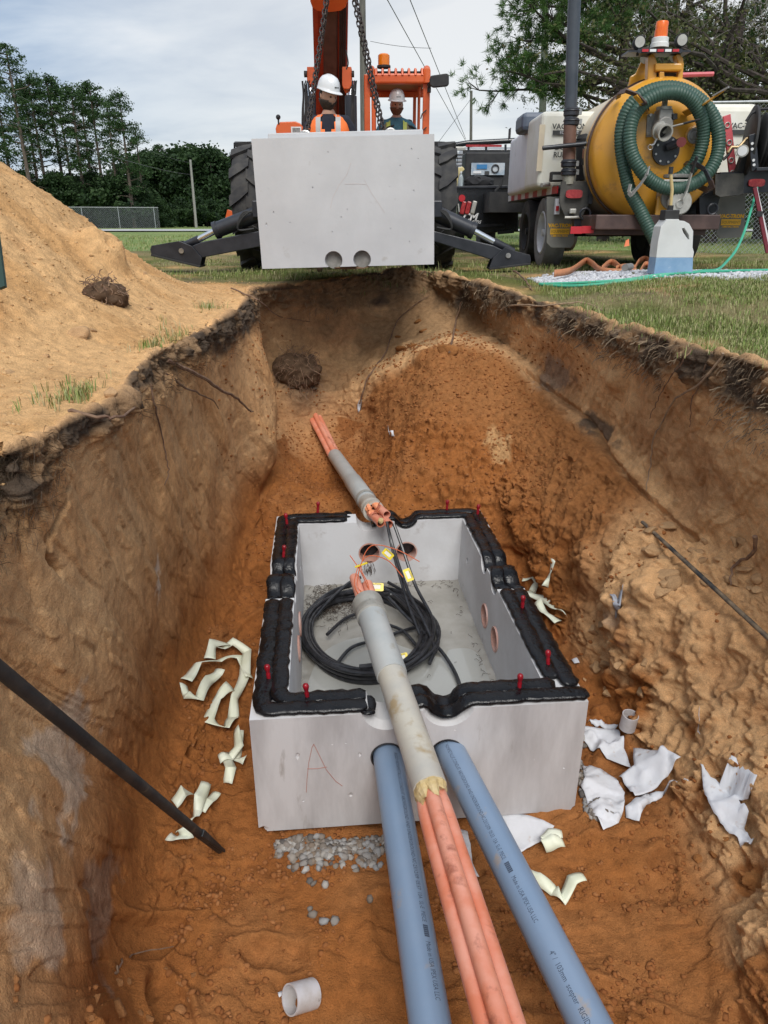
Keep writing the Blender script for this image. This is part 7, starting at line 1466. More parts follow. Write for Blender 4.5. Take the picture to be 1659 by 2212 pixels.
# jug, strap, garden hose
M_jug = mat('milky_plastic', (.66, .67, .66), (.60, .61, .60), scale=6, rough=.42, c3=(.40, .41, .42), s3=9, f3=.66)
M_jugb = mat('blue_filled_plastic', (.20, .34, .52), (.25, .39, .56), scale=10, rough=.35, c3=(.42, .53, .63), s3=24, f3=.62)
def jug():
    Y = 6.05; z0 = floor_z(PY(1453, 595, Y).x, Y); root = thing('fluid_jug', 'translucent white utility jug half full of blue liquid standing on the gravel', 'jug', (PY(1453, 595, Y).x, Y, z0)); f = Vector((0, .16, 0))
    def q(a, b, y=Y - .08): p = PY(a, b, y); return p
    dz = z0 - q(1450, 594).z
    def poly(pix): return [q(a, b) + Vector((0, 0, dz)) for a, b in pix]
    low = [(1412, 592), (1416, 596), (1490, 596), (1496, 590), (1497.2, 557), (1417.5, 557)]
    up = [(1417.5, 557), (1497.2, 557), (1499, 545), (1496, 535), (1497.5, 500), (1489, 484), (1478, 478), (1468, 477), (1466, 474), (1440, 474), (1437, 479), (1428, 490), (1421, 525)]
    def pr(pix, nm, m, par, th=f, holes=None, bev=.02):
        P = poly(pix); n = len(P); o = MB().add(P + [p + th for p in P], [tuple(range(n)), tuple(range(2 * n - 1, n - 1, -1))] + [(i, n + i, n + (i + 1) % n, (i + 1) % n) for i in range(n)]).build(nm, m, par, bevel=0)
        return o
    lo = pr(low, 'liquid_part', M_jugb, root); b = lo.modifiers.new('b', 'BEVEL'); b.width = .004; b.segments = 3; b.limit_method = 'ANGLE'; b.angle_limit = rad(60)
    u = pr(up, 'jug_body', M_jug, root); hc = [(1473, 494), (1478, 493), (1488, 508), (1489, 517), (1487, 519), (1476, 503)]; P = poly(hc); n = len(P); v = Vector((0, .5, 0)); c = MB().add([p - v for p in P] + [p + v for p in P], [tuple(range(n)), tuple(range(2 * n - 1, n - 1, -1))] + [(i, n + i, n + (i + 1) % n, (i + 1) % n) for i in range(n)]).build('cut', None); 
    loc = Matrix.Translation(-Vector(root.location)); c.data.transform(loc); u.parent = None; boolean(u, [c]); u.parent = root; u.data.materials.clear(); u.data.materials.append(M_jug); b = u.modifiers.new('b', 'BEVEL'); b.width = .004; b.segments = 3; b.limit_method = 'ANGLE'; b.angle_limit = rad(60)
    for o_ in (lo, u): o_.data.shade_smooth(); o_.data.set_sharp_from_angle(angle=rad(30))
    t = q(1453, 474) + Vector((0, .08, dz)); MB().box(t + Vector((0, 0, .03)), (.115, .115, .075)).build('jug_cap', M_blkm, root, bevel=.008); MB().cyl(t + Vector((0, 0, .06)), t + Vector((0, 0, .10)), .022, n=14).build('spout', M_blkm, root, smooth=True)
    a = t + Vector((0, 0, .09)); b = q(1457, 372) + Vector((0, .08, dz)); MB().tube([a, a.lerp(b, .5) + Vector((.012, 0, 0)), b], .0125, 12).build('filler_tube', mat('yellowed_tube', (.55, .42, .20), rough=.4), root, smooth=True); MB().cyl(b - Vector((0, 0, .01)), b + Vector((0, 0, .04)), .017, n=12).build('tube_cap', M_blkm, root, smooth=True)
jug()
def flat_hose():
    m = mat('orange_brown_strap', (.52, .22, .10), (.44, .18, .09), scale=10, rough=.65); root = thing('flat_hose', 'orange lay-flat hose dumped in folds beside the jug on the gravel', 'hose', PZ(1300, 585, .1))
    for k, pth in enumerate(([(1197, 587, .02), (1230, 583, .03), (1252, 574, .07), (1266, 569, .10), (1280, 574, .08), (1300, 582, .03), (1340, 584, .02), (1375, 584, .02)], [(1300, 580, .04), (1316, 572, .09), (1330, 574, .08), (1345, 582, .03)], [(1370, 582, .04), (1378, 572, .10), (1392, 568, .12), (1404, 574, .10), (1410, 585, .03)], [(1380, 588, .02), (1392, 576, .08), (1412, 578, .05)], [(1330, 580, .04), (1350, 577, .05), (1372, 580, .05)])):
        pts = np.array([tuple(PZ(a, b, .10) + Vector((0, 0, h * .55 - .025))) for a, b, h in pth]); n = (len(pts) - 1) * 6 + 1; Q = catmull(pts, np.linspace(0, len(pts) - 1, n)); vs = []
        for i in range(n):
            an = .25 * math.sin(i * .5 + k); off = Vector((0, math.sin(an) * .03, math.cos(an) * .03)); vs += [Vector(Q[i]) - off, Vector(Q[i]) + off]
        o = MB().add(vs, [(2 * i, 2 * i + 1, 2 * i + 3, 2 * i + 2) for i in range(n - 1)]).build('hose_fold', m, root, smooth=True); s = o.modifiers.new('s', 'SOLIDIFY'); s.thickness = .006
    MB().cyl(PZ(1350, 578, .14), PZ(1362, 576, .14), .03, n=12).build('hose_end', M_cast, root, smooth=True)
flat_hose()
M_gh = mat('green_hose', (.06, .40, .25), (.05, .34, .21), scale=12, rough=.4)
def ghose(label, pts, r=.012):
    P = np.array([tuple(p) for p in pts]); Q = catmull(P, np.linspace(0, len(P) - 1, (len(P) - 1) * 8 + 1)); tag(MB().tube([Vector(q) for q in Q], r, 8).build('garden_hose', M_gh, smooth=True), label, 'hose')
def gp(px, py, y): x = PY(px, py, y).x; return Vector((x, y, outer_z(x, y)[0] + .018))
ghose('bright green garden hose dropping from the trailer and running in front of the jug', [PY(1636, 405, 7.9), PY(1632, 418, 7.85), PY(1622, 455, 7.6), PY(1608, 500, 7.3), PY(1590, 540, 7.0), PY(1570, 565, 6.8), gp(1550, 579, 6.5), gp(1515, 590, 6.3), gp(1470, 596, 5.9), gp(1420, 600, 5.85), gp(1350, 604, 5.85), gp(1260, 606, 5.95), gp(1165, 611, 6.15)])
ghose('second green hose lying along the near edge of the gravel pad', [gp(1700, 573, 6.5), gp(1600, 580, 6.25), gp(1500, 590, 6.0), gp(1400, 602, 5.75), gp(1320, 604, 5.72), gp(1250, 607, 5.78), gp(1200, 610, 5.9), gp(1170, 612, 6.05)])
# tripod leg at the right edge
tr = thing('survey_tripod', 'red and white survey tripod leg at the right picture edge', 'tripod', PZ(1660, 545, 0.05)); a, b = PY(1630, 405, 7.6), PY(1658, 546, 7.6); MB().bar(a, b, .035, .02, up=(0, 1, 0)).build('leg', mat('maroon_leg', (.16, .02, .03), rough=.5), tr); MB().bar(a + Vector((.03, .05, 0)), b + Vector((.05, .05, 0)), .03, .02, up=(0, 1, 0)).build('leg', M_whr, tr); MB().box(PY(1640, 462, 7.57), (.06, .03, .05)).build('leg_clamp', M_blkm, tr)
# orange flag scrap on the grass
tag(MB().add([PZ(1348, 533, 0.0) + Vector(v) for v in ((0, 0, 0), (.12, .02, .02), (.10, .04, .16), (.03, .02, .13))], [(0, 1, 2, 3)]).build('marker_flag', mat('flag_orange', (.85, .22, .10), rough=.6)), 'small orange marker flag in the grass under the trailer', 'flag')
# ---------------------------------------------------------------- service truck
tk = thing('service_truck', 'black flatbed service truck parked between the telehandler and the trailer', 'truck', (2.0, 14.5, 0))
def truck():
    Y = 13.2
    M_sil = mat('silver_paint', (.30, .31, .33), (.26, .27, .29), scale=3, rough=.3, coat=.3)
    M_tb = mat('glossy_black', (.010, .011, .013), (.018, .019, .022), scale=3, rough=.25, coat=.3)
    slabp([(984, 404), (1120, 402), (1120, 500), (1040, 504), (990, 500)], Y, .12, 'rear_panel', M_tb, tk, .01); slabp([(984, 402), (1130, 400), (1130, 405), (984, 407)], Y - .03, 2.8, 'bed_floor', M_blk, tk, .004)
    for k, (px, py, m) in enumerate(((1000, 449, M_redl), (1011, 449, M_redl), (1023, 448, M_castw))): p = PY(px, py, Y - .03); MB().bar(p + Vector((-.02, 0, -.10)), p + Vector((.025, 0, .10)), .075, .03, up=(0, 1, 0)).build('tail_lamp', m, tk, bevel=.015)
    MB().cyl(PY(998, 428, Y - .01), PY(998, 428, Y - .04), .055, n=20).build('round_lamp', M_redr, tk, smooth=True); MB().bar(PY(990, 440, Y - .03), PY(992, 458, Y - .03), .02, .02, up=(0, 1, 0)).build('side_marker', M_castw, tk)
    text_on('CM', .17, PY(1014, 470, Y - .02), (1, 0, 0), (0, 0, 1), M_whr, 'lettering', tk, shear=.3, bold=.006); text_on('TRUCK BEDS', .07, PY(1013, 480, Y - .02), (1, 0, 0), (0, 0, 1), M_whr, 'lettering', tk, shear=.3, bold=.002)
    MB().bar(PY(984, 488, Y - .1), PY(1090, 486, Y - .1), .04, .04).bar(PY(1075, 503, Y - .2), PY(1110, 500, Y - .2), .05, .05).build('rear_step', M_blk, tk); MB().tube([PY(a, b, Y - .15) for a, b in ((1085, 385), (1082, 400), (1070, 412), (1072, 430), (1085, 436))], .02, 8).build('trailer_cable', M_blkm, tk, smooth=True)
    tyre('w', (PY(1050, 480, Y + 1.0).x, Y + 1.0, .42), .42, .28, tk, M_blkm, lugs=False); tyre('w', (PY(1050, 480, Y + 1.0).x + 1.5, Y + 1.0, .42), .42, .28, tk, M_blkm, lugs=False, side=1); tyre('w', (1.7, Y + 4.5, .42), .42, .28, tk, M_blkm, lugs=False); tyre('w', (3.4, Y + 4.5, .42), .42, .28, tk, M_blkm, lugs=False, side=1)
    # headache rack
    RY = 15.6; b = MB(); 
    rk = MB().tube([PY(a, c, RY) for a, c in ((962, 420), (966, 345), (972, 322), (985, 313), (1010, 309), (1130, 303))], .05, 10).build('rack_frame', M_tb, tk, smooth=True)
    for y in (333, 340, 348, 356): MB().cyl(PY(968, y + 2, RY), PY(1130, y - 2, RY), .016, n=8).build('rack_bar', M_blk, rk)
    for x in (1012, 1050, 1092): MB().cyl(PY(x, 312, RY), PY(x, 365, RY), .022, n=8).build('rack_post', M_blk, rk)
    MB().box(PY(994, 321, RY - .06), (.20, .03, .07)).build('work_light', M_castw, rk, bevel=.02); MB().box(PY(1045, 315, RY - .04), (.7, .02, .04)).build('brake_light', M_redl, rk)
    # cab ahead of the bed
    MB().box((2.35, 17.4, 1.05), (1.95, 2.4, 1.0)).build('cab', M_sil, tk, bevel=.12, seg=3); MB().box((2.35, 17.3, 1.70), (1.75, 1.9, .50), None, .82, .86).build('cab_roof', M_sil, tk, bevel=.10, seg=3); MB().box((2.35, 16.36, 1.72), (1.45, .04, .32)).build('rear_window', M_blkm, tk, bevel=.01); MB().box((2.35, 19.4, 1.0), (1.9, 2.0, .7)).build('bonnet', M_sil, tk, bevel=.12, seg=3)
    MB().box((2.2, 15.2, .8), (1.0, 5.4, .3)).build('frame', M_blkm, tk)
    # load on the bed, things of their own
    w = thing('welder_case', 'black equipment case with a picture sheet on it, standing on the truck bed', 'case', PY(1052, 403, 14.0)); c0 = PY(1052, 372, 14.0); MB().box(c0, (.85, .6, .60)).build('case_body', M_blkm, w, bevel=.03); ps = MB().box(PY(1054, 365, 13.67), (.58, .01, .19)).build('picture_sheet', mat('sheet_blue_grey', (.30, .38, .46), (.55, .58, .60), scale=7, rough=.3), w)
    MB().box(PY(1041, 360, 13.655), (.18, .006, .07)).build('picture_block', mat('sheet_blue', (.05, .20, .42), rough=.3), ps); MB().torus(PY(1070, 364, 13.65), (0, 1, 0), .06, .012, 20, 6).build('picture_ring', M_prnt, ps); MB().box(PY(1052, 373, 13.655), (.08, .006, .05)).build('picture_block', M_prnt, ps); MB().box(PY(1031, 372, 13.655), (.14, .006, .04)).build('picture_block', M_whr, ps)
    bg = thing('tool_bag', 'black tool bag on the truck bed below the picture sheet', 'bag', PY(1035, 402, 13.4)); MB().blob(PY(1035, 394, 13.4), .17, 3, .12, 3, (1.5, .8, .65)).build('bag_body', mat('bag_cloth', (.02, .02, .022), rough=.9), bg, smooth=True); MB().tube([PY(a, b2, 13.3) for a, b2 in ((1026, 392), (1028, 384), (1036, 382), (1042, 390))], .012, 6).build('handle', M_blkm, bg, smooth=True)
    bt = thing('water_bottle', 'clear plastic water bottle on the left corner of the truck bed', 'bottle', PY(995, 404, 13.3)); MB().lathe([(.04, 0), (.042, .02), (.042, .13), (.03, .17), (.016, .20), (.016, .22)], PY(995, 404, 13.3), (0, 0, 1), 16, cap=True).build('bottle_body', M_tankg, bt, smooth=True); MB().cyl(PY(995, 404, 13.3) + Vector((0, 0, .22)), PY(995, 404, 13.3) + Vector((0, 0, .24)), .017, n=12).build('bottle_cap', M_whr, bt)
    o = slabp([(977, 403), (980, 378), (988, 362), (1000, 360), (1004, 366), (992, 378), (988, 403)], 13.35, .12, 'folding_ladder_part', mat('cream_yellow', (.62, .52, .26), (.55, .46, .22), scale=10, rough=.5), None, .01); o.name = 'tool_bracket'; tag(o, 'cream yellow hinged bracket tool standing at the left end of the truck bed', 'tool')
truck()
# ---------------------------------------------------------------- trees, poles, wires, fences
def leaf_mat(name, c, tr=.25):
    m, nt, b = node_mat(name); N = nt.nodes; L = nt.links; at = N.new('ShaderNodeAttribute'); at.attribute_name = 'Col'; cr = N.new('ShaderNodeValToRGB'); e = cr.color_ramp.elements; e[0].color = tuple(c[0]) + (1,); e[1].color = tuple(c[-1]) + (1,)
    for i, q in enumerate(c[1:-1]): x = e.new((i + 1) / (len(c) - 1)); x.color = tuple(q) + (1,)
    L.new(at.outputs['Fac'], cr.inputs[0]); L.new(cr.outputs[0], b.inputs['Base Color']); b.inputs['Roughness'].default_value = .65; b.inputs['Specular IOR Level'].default_value = .25
    t = N.new('ShaderNodeBsdfTranslucent'); L.new(cr.outputs[0], t.inputs[0]); mx = N.new('ShaderNodeMixShader'); mx.inputs[0].default_value = tr; out = [n for n in N if n.type == 'OUTPUT_MATERIAL'][0]; L.new(b.outputs[0], mx.inputs[1]); L.new(t.outputs[0], mx.inputs[2]); L.new(mx.outputs[0], out.inputs[0]); return m
M_bark = mat('pine_bark', (.10, .075, .058), (.16, .125, .10), scale=12, rough=.95, bump=.01, bscale=30)
M_barkd = mat('dark_bark', (.035, .026, .022), (.07, .055, .046), scale=10, rough=.95, bump=.01, bscale=30)
M_pineL = leaf_mat('pine_foliage', [(.020, .045, .016), (.035, .075, .022), (.06, .11, .035), (.03, .06, .02)])
M_bushL = leaf_mat('bush_foliage', [(.014, .032, .012), (.028, .058, .018), (.05, .09, .028)])
M_needle = leaf_mat('near_pine_needles', [(.04, .095, .025), (.075, .155, .04), (.13, .22, .06), (.06, .12, .035)], .35)
M_oakL = leaf_mat('oak_leaves', [(.04, .052, .02), (.08, .092, .034), (.12, .13, .045), (.10, .075, .04)], .3)
def quads(cent, size, g, asp=.6, shade=None, grav=0):
    n = len(cent); u = g.normal(size=(n, 3)); u[:, 2] *= .7; u /= np.linalg.norm(u, axis=1, keepdims=True); w = np.cross(u, g.normal(size=(n, 3))); w /= np.linalg.norm(w, axis=1, keepdims=True); s = (size * g.uniform(.6, 1.3, n))[:, None]
    V = np.stack([cent - u * s - w * s * asp * .3, cent - w * s * asp, cent + u * s, cent + w * s * asp], 1); F = np.arange(n * 4).reshape(n, 4); c = g.uniform(0, 1, n) if shade is None else np.clip(shade + g.normal(size=n) * .18, 0, 1)
    return V.reshape(-1, 3), F, np.repeat(c, 4)
def crown_obj(name, cent, size, g, m, asp=.6, shade=None):
    V, F, C = quads(cent, size, g, asp, shade); o = fast_mesh(name, V, F, m); set_col(o, np.repeat(C[:, None], 3, 1)); return o
def pine_proto(seed, h, c0, R, ncl, per=50, leaf=.16):
    g = np.random.RandomState(seed); root = link(bpy.data.objects.new('pine_tree', None)); root.empty_display_size = .2
    lean = g.normal(size=2) * .012 * h; b = MB(); tp = [Vector((lean[0] * t * t, lean[1] * t * t, h * t)) for t in np.linspace(0, .96, 9)]; b.tube(tp, [.20 * h / 14 * (1 - .8 * t) + .02 for t in np.linspace(0, 1, 9)], 7)
    cen = []; sh = []
    for k in range(ncl):
        t = g.uniform(0, 1) ** .8; z = h * (c0 + (1 - c0) * t); rr = R * (math.sin(math.pi * min(1, .18 + .80 * t)) ** .7) * g.uniform(.25, 1.05); a = g.uniform(0, 6.28); p = np.array([rr * math.cos(a) + lean[0] * t, rr * math.sin(a) + lean[1] * t, z + .15 * rr]); q = Vector((lean[0] * (z / h) ** 2, lean[1] * (z / h) ** 2, z - .25 * rr))
        if k % 2 == 0: b.tube([q, Vector(p).lerp(q, .5) + Vector((0, 0, -.06 * rr)), Vector(p)], [.045, .03, .012], 4, cap=False)
        r = g.uniform(.28, .60); pts = p + g.normal(size=(per, 3)) * np.array([r * .62, r * .62, r * .30]); cen.append(pts); sh += [.25 + .5 * g.uniform()] * per
    for k in range(10): z = h * g.uniform(.2, c0 + .1); a = g.uniform(0, 6.28); L = g.uniform(.5, 1.6); b.tube([Vector((0, 0, z)), Vector((math.cos(a) * L * .6, math.sin(a) * L * .6, z + .2)), Vector((math.cos(a) * L, math.sin(a) * L, z + .05))], [.035, .02, .008], 4, cap=False)
    tr = b.build('trunk', M_bark, root, world=False, smooth=True); cr = crown_obj('crown', np.concatenate(cen), leaf, g, M_pineL, .42, np.array(sh)); cr.parent = root; return root
def bush_proto(seed, h, R, n, leaf=.15):
    g = np.random.RandomState(seed); root = link(bpy.data.objects.new('bush_tree', None)); cen = []; sh = []
    for k in range(26):
        a = g.uniform(0, 6.28); t = g.uniform(.12, 1); rr = R * math.sqrt(max(.05, 1 - (t - .35) ** 2 * 1.8)) * g.uniform(.1, 1); p = np.array([rr * math.cos(a), rr * math.sin(a), h * t * .92]); r = g.uniform(.5, 1.0) * h / 6; cen.append(p + g.normal(size=(n // 26, 3)) * r * np.array([.6, .6, .45])); sh += [.15 + .6 * g.uniform()] * (n // 26)
    b = MB().tube([Vector((0, 0, 0)), Vector((.1, 0, h * .4)), Vector((.2, .1, h * .8))], [.12, .08, .03], 6); b.build('trunk', M_barkd, root, world=False); cr = crown_obj('crown', np.concatenate(cen), leaf, g, M_bushL, .7, np.array(sh)); cr.parent = root; return root
pines = [pine_proto(11, 15, .40, 2.3, 60, 70, .12), pine_proto(12, 12.5, .38, 2.4, 66, 70, .12), pine_proto(13, 13, .42, 1.9, 50, 70, .12), pine_proto(14, 12, .25, 1.8, 60, 70, .12)]
bushes = [bush_proto(21, 5.5, 2.8, 7800), bush_proto(22, 7, 2.6, 7800), bush_proto(23, 4.2, 3.2, 6500)]
used = set()
def plant(proto, px, y, hgt, h0, label, group, cat='tree', rz=0, name=None):
    if proto.name in used: o = copy_tree(proto)
    else: o = proto; used.add(proto.name)
    x = PY(px, 480, y).x; o.location = (x, y, -.05); s = hgt / h0; o.scale = (s, s, s); o.rotation_euler = (0, 0, rz)
    if name: o.name = name
    for k in ('label', 'category', 'group'):
        if k in o: del o[k]
    tag(o, label, cat, group)
g0 = random.Random(3)
tall = [(-45, 72, 15.5, 0, 'tall pine cut off by the left picture edge'), (8, 76, 15.2, 2, 'leftmost fully visible pine crown, rounded and dense'), (78, 74, 15.4, 0, 'tallest round topped pine of the left tree line'), (112, 78, 13.2, 1, 'pine with a pale bare trunk just right of the tallest one'), (150, 80, 13.6, 1, 'broad pine at the middle of the left tree line'), (190, 77, 12.6, 3, 'pine with gaps of sky in its crown, right of the middle'), (232, 79, 12.9, 1, 'flat topped pine in the right half of the left tree line'), (262, 76, 11.3, 2, 'thin pine right of the flat topped one'), (290, 74, 11.6, 3, 'rightmost tall pine standing at the end of the left tree line'), (40, 84, 15.0, 3, 'pine between the two leftmost crowns, set back'), (95, 86, 14.2, 3, 'pine set back behind the tallest round topped one'), (168, 86, 14.0, 0, 'tall pine set back at the middle of the left tree line'), (210, 84, 13.6, 2, 'slender pine set back left of the flat topped one'), (315, 80, 9.6, 2, 'short pine just beyond the rightmost tall one')]
H0 = [15, 12.5, 13, 12]
for px, y, h, k, lab in tall: plant(pines[k], px, y, h, H0[k], lab, 'tall pines of the left tree line', rz=g0.uniform(0, 6.28))
HB = [5.5, 7, 4.2]
for i in range(34):
    px = -60 + 405 * (i + g0.random()) / 34; y = g0.uniform(75, 82); k = i % 3; plant(bushes[k], px, y, g0.uniform(3.0, 5.6) * (1 if px < 280 else .8), HB[k], 'dense dark understorey tree below the pines on the left', 'understorey trees of the left tree line', rz=g0.uniform(0, 6.28))
for i in range(24):
    px = 318 + 260 * (i + g0.random() * .8) / 24; y = g0.uniform(104, 126); k = i % 2; h = g0.uniform(8.0, 10.2) * (1 if px < 520 else .9)
    plant(bushes[k], px, y, h, HB[k], 'rounded tree in the far wood behind the telehandler', 'trees of the far wood', rz=g0.uniform(0, 6.28))
for i in range(8): plant(pines[i % 4], 330 + 30 * i, 112, g0.uniform(9.2, 10.6), H0[i % 4], 'slim pine rising out of the far wood', 'pines of the far wood', rz=g0.uniform(0, 6.28))
for i in range(16): plant(bushes[2], 150 + 27 * i, 70.5 if px < 0 else g0.uniform(83, 92), g0.uniform(2.2, 3.4), HB[2], 'low shrub along the foot of the wood', 'low shrubs at the wood edge', 'shrub', g0.uniform(0, 6.28), 'shrub')
for i in range(22): plant(bushes[i % 3], 960 + 52 * i, g0.uniform(60, 90), g0.uniform(3, 5), HB[i % 3], 'distant tree low on the horizon behind the trailer', 'distant trees behind the trailer', rz=g0.uniform(0, 6.28))

def big_pine(label, px, Y, h, z0, z1, nb, seed, left=.75, Lmax=4.4, trunk_r=.17):
    g = np.random.RandomState(seed); x = PY(px, 480, Y).x; root = thing('pine_tree', label, 'tree', (x, Y, -.03)); b = MB(); b.tube([Vector((.03 * math.sin(t * 5), 0, h * t)) for t in np.linspace(0, 1, 12)], [trunk_r * (1.12 - .85 * t) for t in np.linspace(0, 1, 12)], 14); b.build('trunk', M_barkd, root, world=False, smooth=True)
    tips = []; dirs = []
    for k in range(nb):
        t = (k + g.uniform()) / nb; z = z0 + (z1 - z0) * t; a = math.pi + g.normal() * .9 if g.uniform() < left else g.uniform(0, 6.28); L = Lmax * (1 - .45 * t) * g.uniform(.6, 1.1); rise = g.uniform(-.06, .28)
        P = [np.array([0, 0, z])]; d = np.array([math.cos(a), math.sin(a) * .8, rise])
        for s in range(7): d = d + g.normal(size=3) * .16 + np.array([0, 0, .02]); P.append(P[-1] + d / np.linalg.norm(d) * L / 7)
        bb = MB().tube([Vector(p) for p in P], [.055 * (1 - .11 * i) + .006 for i in range(8)], 6)
        for s in range(2, 8):
            for q in range(4):
                e = d / np.linalg.norm(d) * .5 + g.normal(size=3) * .6 + np.array([0, 0, .22]); e /= np.linalg.norm(e); l = g.uniform(.35, .95) * (1.1 - .05 * s); p0 = P[s] * 1.0; p1 = p0 + e * l * .55 + g.normal(size=3) * .04; p2 = p0 + e * l + g.normal(size=3) * .07; bb.tube([Vector(p0), Vector(p1), Vector(p2)], [.014, .010, .005], 4, cap=False)
                for c, dd in ((p2, e), (p1 + g.normal(size=3) * .12, e), (p2 + g.normal(size=3) * .18, e)): tips.append(c); dirs.append(dd)
        bb.build('branch', M_barkd, root, world=False, smooth=True)
    T = np.array(tips); D = np.array(dirs); nn = 32; V = []; C = []
    idx = np.repeat(np.arange(len(T)), nn); n = len(idx); u = D[idx] * .7 + g.normal(size=(n, 3)) * .62; u /= np.linalg.norm(u, axis=1, keepdims=True); w = np.cross(u, g.normal(size=(n, 3))); w /= np.linalg.norm(w, axis=1, keepdims=True); L = g.uniform(.13, .24, n)[:, None]; c = T[idx] + g.normal(size=(n, 3)) * .035; wd = .0105
    V = np.stack([c - w * wd, c + w * wd, c + u * L], 1).reshape(-1, 3); F = np.arange(n * 3).reshape(n, 3); sh = np.clip(np.repeat(g.uniform(.1, .9, len(T)), nn) + g.normal(size=n) * .15, 0, 1); o = fast_mesh('needles', V, F, M_needle); set_col(o, np.repeat(np.repeat(sh, 3)[:, None], 3, 1)); o.parent = root; o['kind'] = 'stuff'
big_pine('nearer big pine with long limbs reaching left over the service truck', 1306, 23, 11, 3.3, 10, 34, 5)
big_pine('second pine with a dark trunk behind the yellow trailer tank', 1425, 27, 12, 4.0, 11, 26, 6, left=.55, Lmax=3.6)
big_pine('pine at the far right behind the hose reel', 1648, 25, 12, 4.8, 11, 20, 7, left=.6, Lmax=3.4, trunk_r=.24)
def oak(label, px, Y, seed, zc, R, n, h=8, twigs=0):
    g = np.random.RandomState(seed); x = PY(px, 480, Y).x; root = thing('oak_tree', label, 'tree', (x, Y, -.03)); b = MB(); b.tube([Vector((0, 0, 0)), Vector((.1, 0, 1.6)), Vector((-.1, 0, 2.8)), Vector((.0, 0, zc))], [.3, .24, .2, .12], 12).build('trunk', M_barkd, root, world=False, smooth=True)
    cen = []; sh = []; per = 42
    for k in range(n // per):
        if k % 9 == 0:
            a = g.uniform(0, 6.28); e = g.uniform(-.35, .8); d = np.array([math.cos(a) * math.cos(e), math.sin(a) * math.cos(e), math.sin(e)]); P = [np.array([0, 0, 2.2 + g.uniform(0, 1.0)])]
            for s in range(8): d = d + g.normal(size=3) * .30; d /= np.linalg.norm(d); P.append(P[-1] + d * R / 6.5 * np.array([1, 1, .75]))
            MB().tube([Vector(p) for p in P], [.10 * (1 - .11 * i) + .008 for i in range(9)], 6).build('limb', M_barkd, root, world=False, smooth=True)
        for tr in range(3):
            p = P[g.randint(3, 9)] + g.normal(size=3) * np.array([.6, .6, .4])
            break
        cen.append(p + g.normal(size=(per, 3)) * np.array([.34, .34, .22])); sh += [g.uniform(.05, .9)] * per
    o = crown_obj('crown', np.concatenate(cen), .052, g, M_oakL, .5, np.array(sh)); o.parent = root
    if twigs:
        b = MB()
        for k in range(twigs):
            p = np.array([g.uniform(-2.6, .6), g.uniform(-1.2, .2), zc + g.uniform(-1.2, 1.2)]); d = g.normal(size=3)
            P = [p]
            for s in range(6): d = d * .8 + g.normal(size=3) * .6 + np.array([0, 0, -.15]); d /= np.linalg.norm(d); P.append(P[-1] + d * .16)
            b.tube([Vector(q) for q in P], [.009, .008, .007, .006, .005, .004, .003], 3, cap=False)
        o = b.build('bare_twigs', mat('grey_twigs', (.16, .14, .125), (.24, .21, .19), scale=10, rough=.9), root, world=False); o['kind'] = 'stuff'
oak('sprawling oak with grey bare twigs above the trailer tank', 1530, 21, 31, 5.4, 4.6, 19000, twigs=260)
oak('dark oak closing the view at the upper right corner', 1690, 20, 32, 5.6, 4.4, 17000, twigs=60)
oak('oak crown behind the orange beacon', 1400, 29, 33, 7.6, 4.2, 12000)
# poles and wires
def pole(label, a, b, r, m, ya, yb=None): 
    A, B = PY(*a, ya), PY(*b, yb or ya); A.z = -.1 if a[1] > 250 or True else A.z; A = Vector((A.x, A.y, -.1)); o = MB().tube([A, A.lerp(B, .5), B], [r * 1.1, r, r * .85], 14).build('utility_pole', m, smooth=True); return tag(o, label, 'pole')
M_pole = mat('grey_pole_wood', (.10, .095, .085), (.16, .15, .13), scale=6, rough=.9, stretch=(4, 4, .3)); M_polel = mat('pale_pole_wood', (.26, .25, .23), (.34, .33, .30), scale=6, rough=.9, stretch=(4, 4, .3)); M_poleg = mat('greenish_pole_wood', (.12, .14, .11), (.17, .185, .15), scale=6, rough=.9, stretch=(4, 4, .3))
pole('thin pale utility pole in front of the far wood on the left', (424, 490), (411, 345), .13, M_polel, 80)
pole('dark utility pole rising behind the telehandler between boom and cab', (788, 480), (782, -80), .16, M_pole, 38)
pole('greenish utility pole left of the black standpipe', (1166, 480), (1182, -80), .13, M_poleg, 30)
pole('short dark pole standing above the service truck', (1017, 480), (1018, 196), .085, M_pole, 45)
M_wire = mat('wire', (.06, .06, .065), rough=.6)
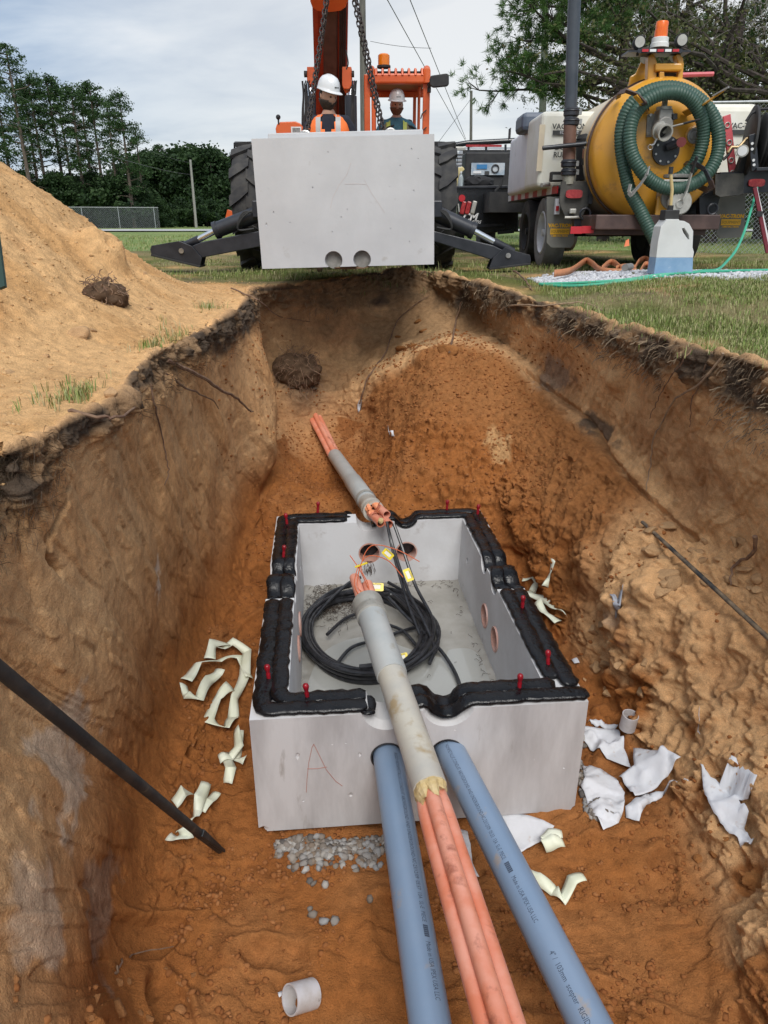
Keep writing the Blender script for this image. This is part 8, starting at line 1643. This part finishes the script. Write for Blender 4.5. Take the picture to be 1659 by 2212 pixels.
def wire(label, a, ya, b, yb, r=.010, sag=0.0, grp='overhead wires'):
    A, B = PY(*a, ya), PY(*b, yb); pts = [A.lerp(B, t) - Vector((0, 0, sag * 4 * t * (1 - t))) for t in np.linspace(0, 1, 14)]; tag(MB().tube(pts, r, 5).build('wire', M_wire), label, 'wire', grp)
wire('steep guy wire nearer the cab, coming down from the top of the picture', (826, -20), 22, (1008, 308), 42, .012)
wire('steep guy wire farther right, coming down from the top of the picture', (878, -20), 22, (1006, 300), 42, .012)
wire('thin wavy wire strung level between the two steep wires', (800, 89), 30, (932, 104), 30, .008, .05)
wire('short wire slanting down left from the short dark pole', (1017, 214), 45, (945, 310), 40, .012)
wire('service wire running from the left edge to the thin pale pole', (-20, 248), 26, (411, 377), 80, .016, .3)
wire('upper service wire crossing in front of the pines', (-20, 180), 26, (412, 352), 80, .010, .3)
# fences
def linkfence(label, A, B, h, sp, r, post, m, zb=0):
    A, B = Vector(A), Vector(B); L = (B - A).length; d = (B - A) / L; root = thing('chain_link_fence', label, 'fence', A); n = int(L / post)
    for k in range(n + 1): p = A + d * post * k; MB().cyl(p, p + Vector((0, 0, h + .05)), max(.03, r * 3), n=8).build('fence_post', m, root)
    MB().cyl(A + Vector((0, 0, h)), B + Vector((0, 0, h)), max(.02, r * 2), n=6).build('top_rail', m, root); b = MB()
    k = -h
    while k < L:
        for sg in (0, 1):
            x0, x1 = k, k + h; z0, z1 = 0, h
            if x0 < 0: z0 = -x0; x0 = 0
            if x1 > L: z1 = h - (x1 - L); x1 = L
            if sg: z0, z1 = h - z0, h - z1
            b.tube([A + d * x0 + Vector((0, 0, z0)), A + d * x1 + Vector((0, 0, z1))], r, 3, cap=False)
        k += sp
    b.build('wire_mesh', m, root)['kind'] = 'stuff'
M_galv = mat('galvanised_wire', (.42, .44, .46), (.34, .36, .37), scale=10, rough=.5, metal=.3)
linkfence('long chain link fence beyond the road on the left', (PY(100, 480, 66).x, 66, 0), (PY(345, 480, 68).x, 68, 0), 1.7, .16, .007, 3.0, M_galv)
linkfence('chain link fence behind the trailer at the right picture edge', (PY(1500, 480, 13).x, 13.2, 0), (PY(1900, 480, 13).x, 12.8, 0), 2.3, .075, .0028, 3.0, M_galv)
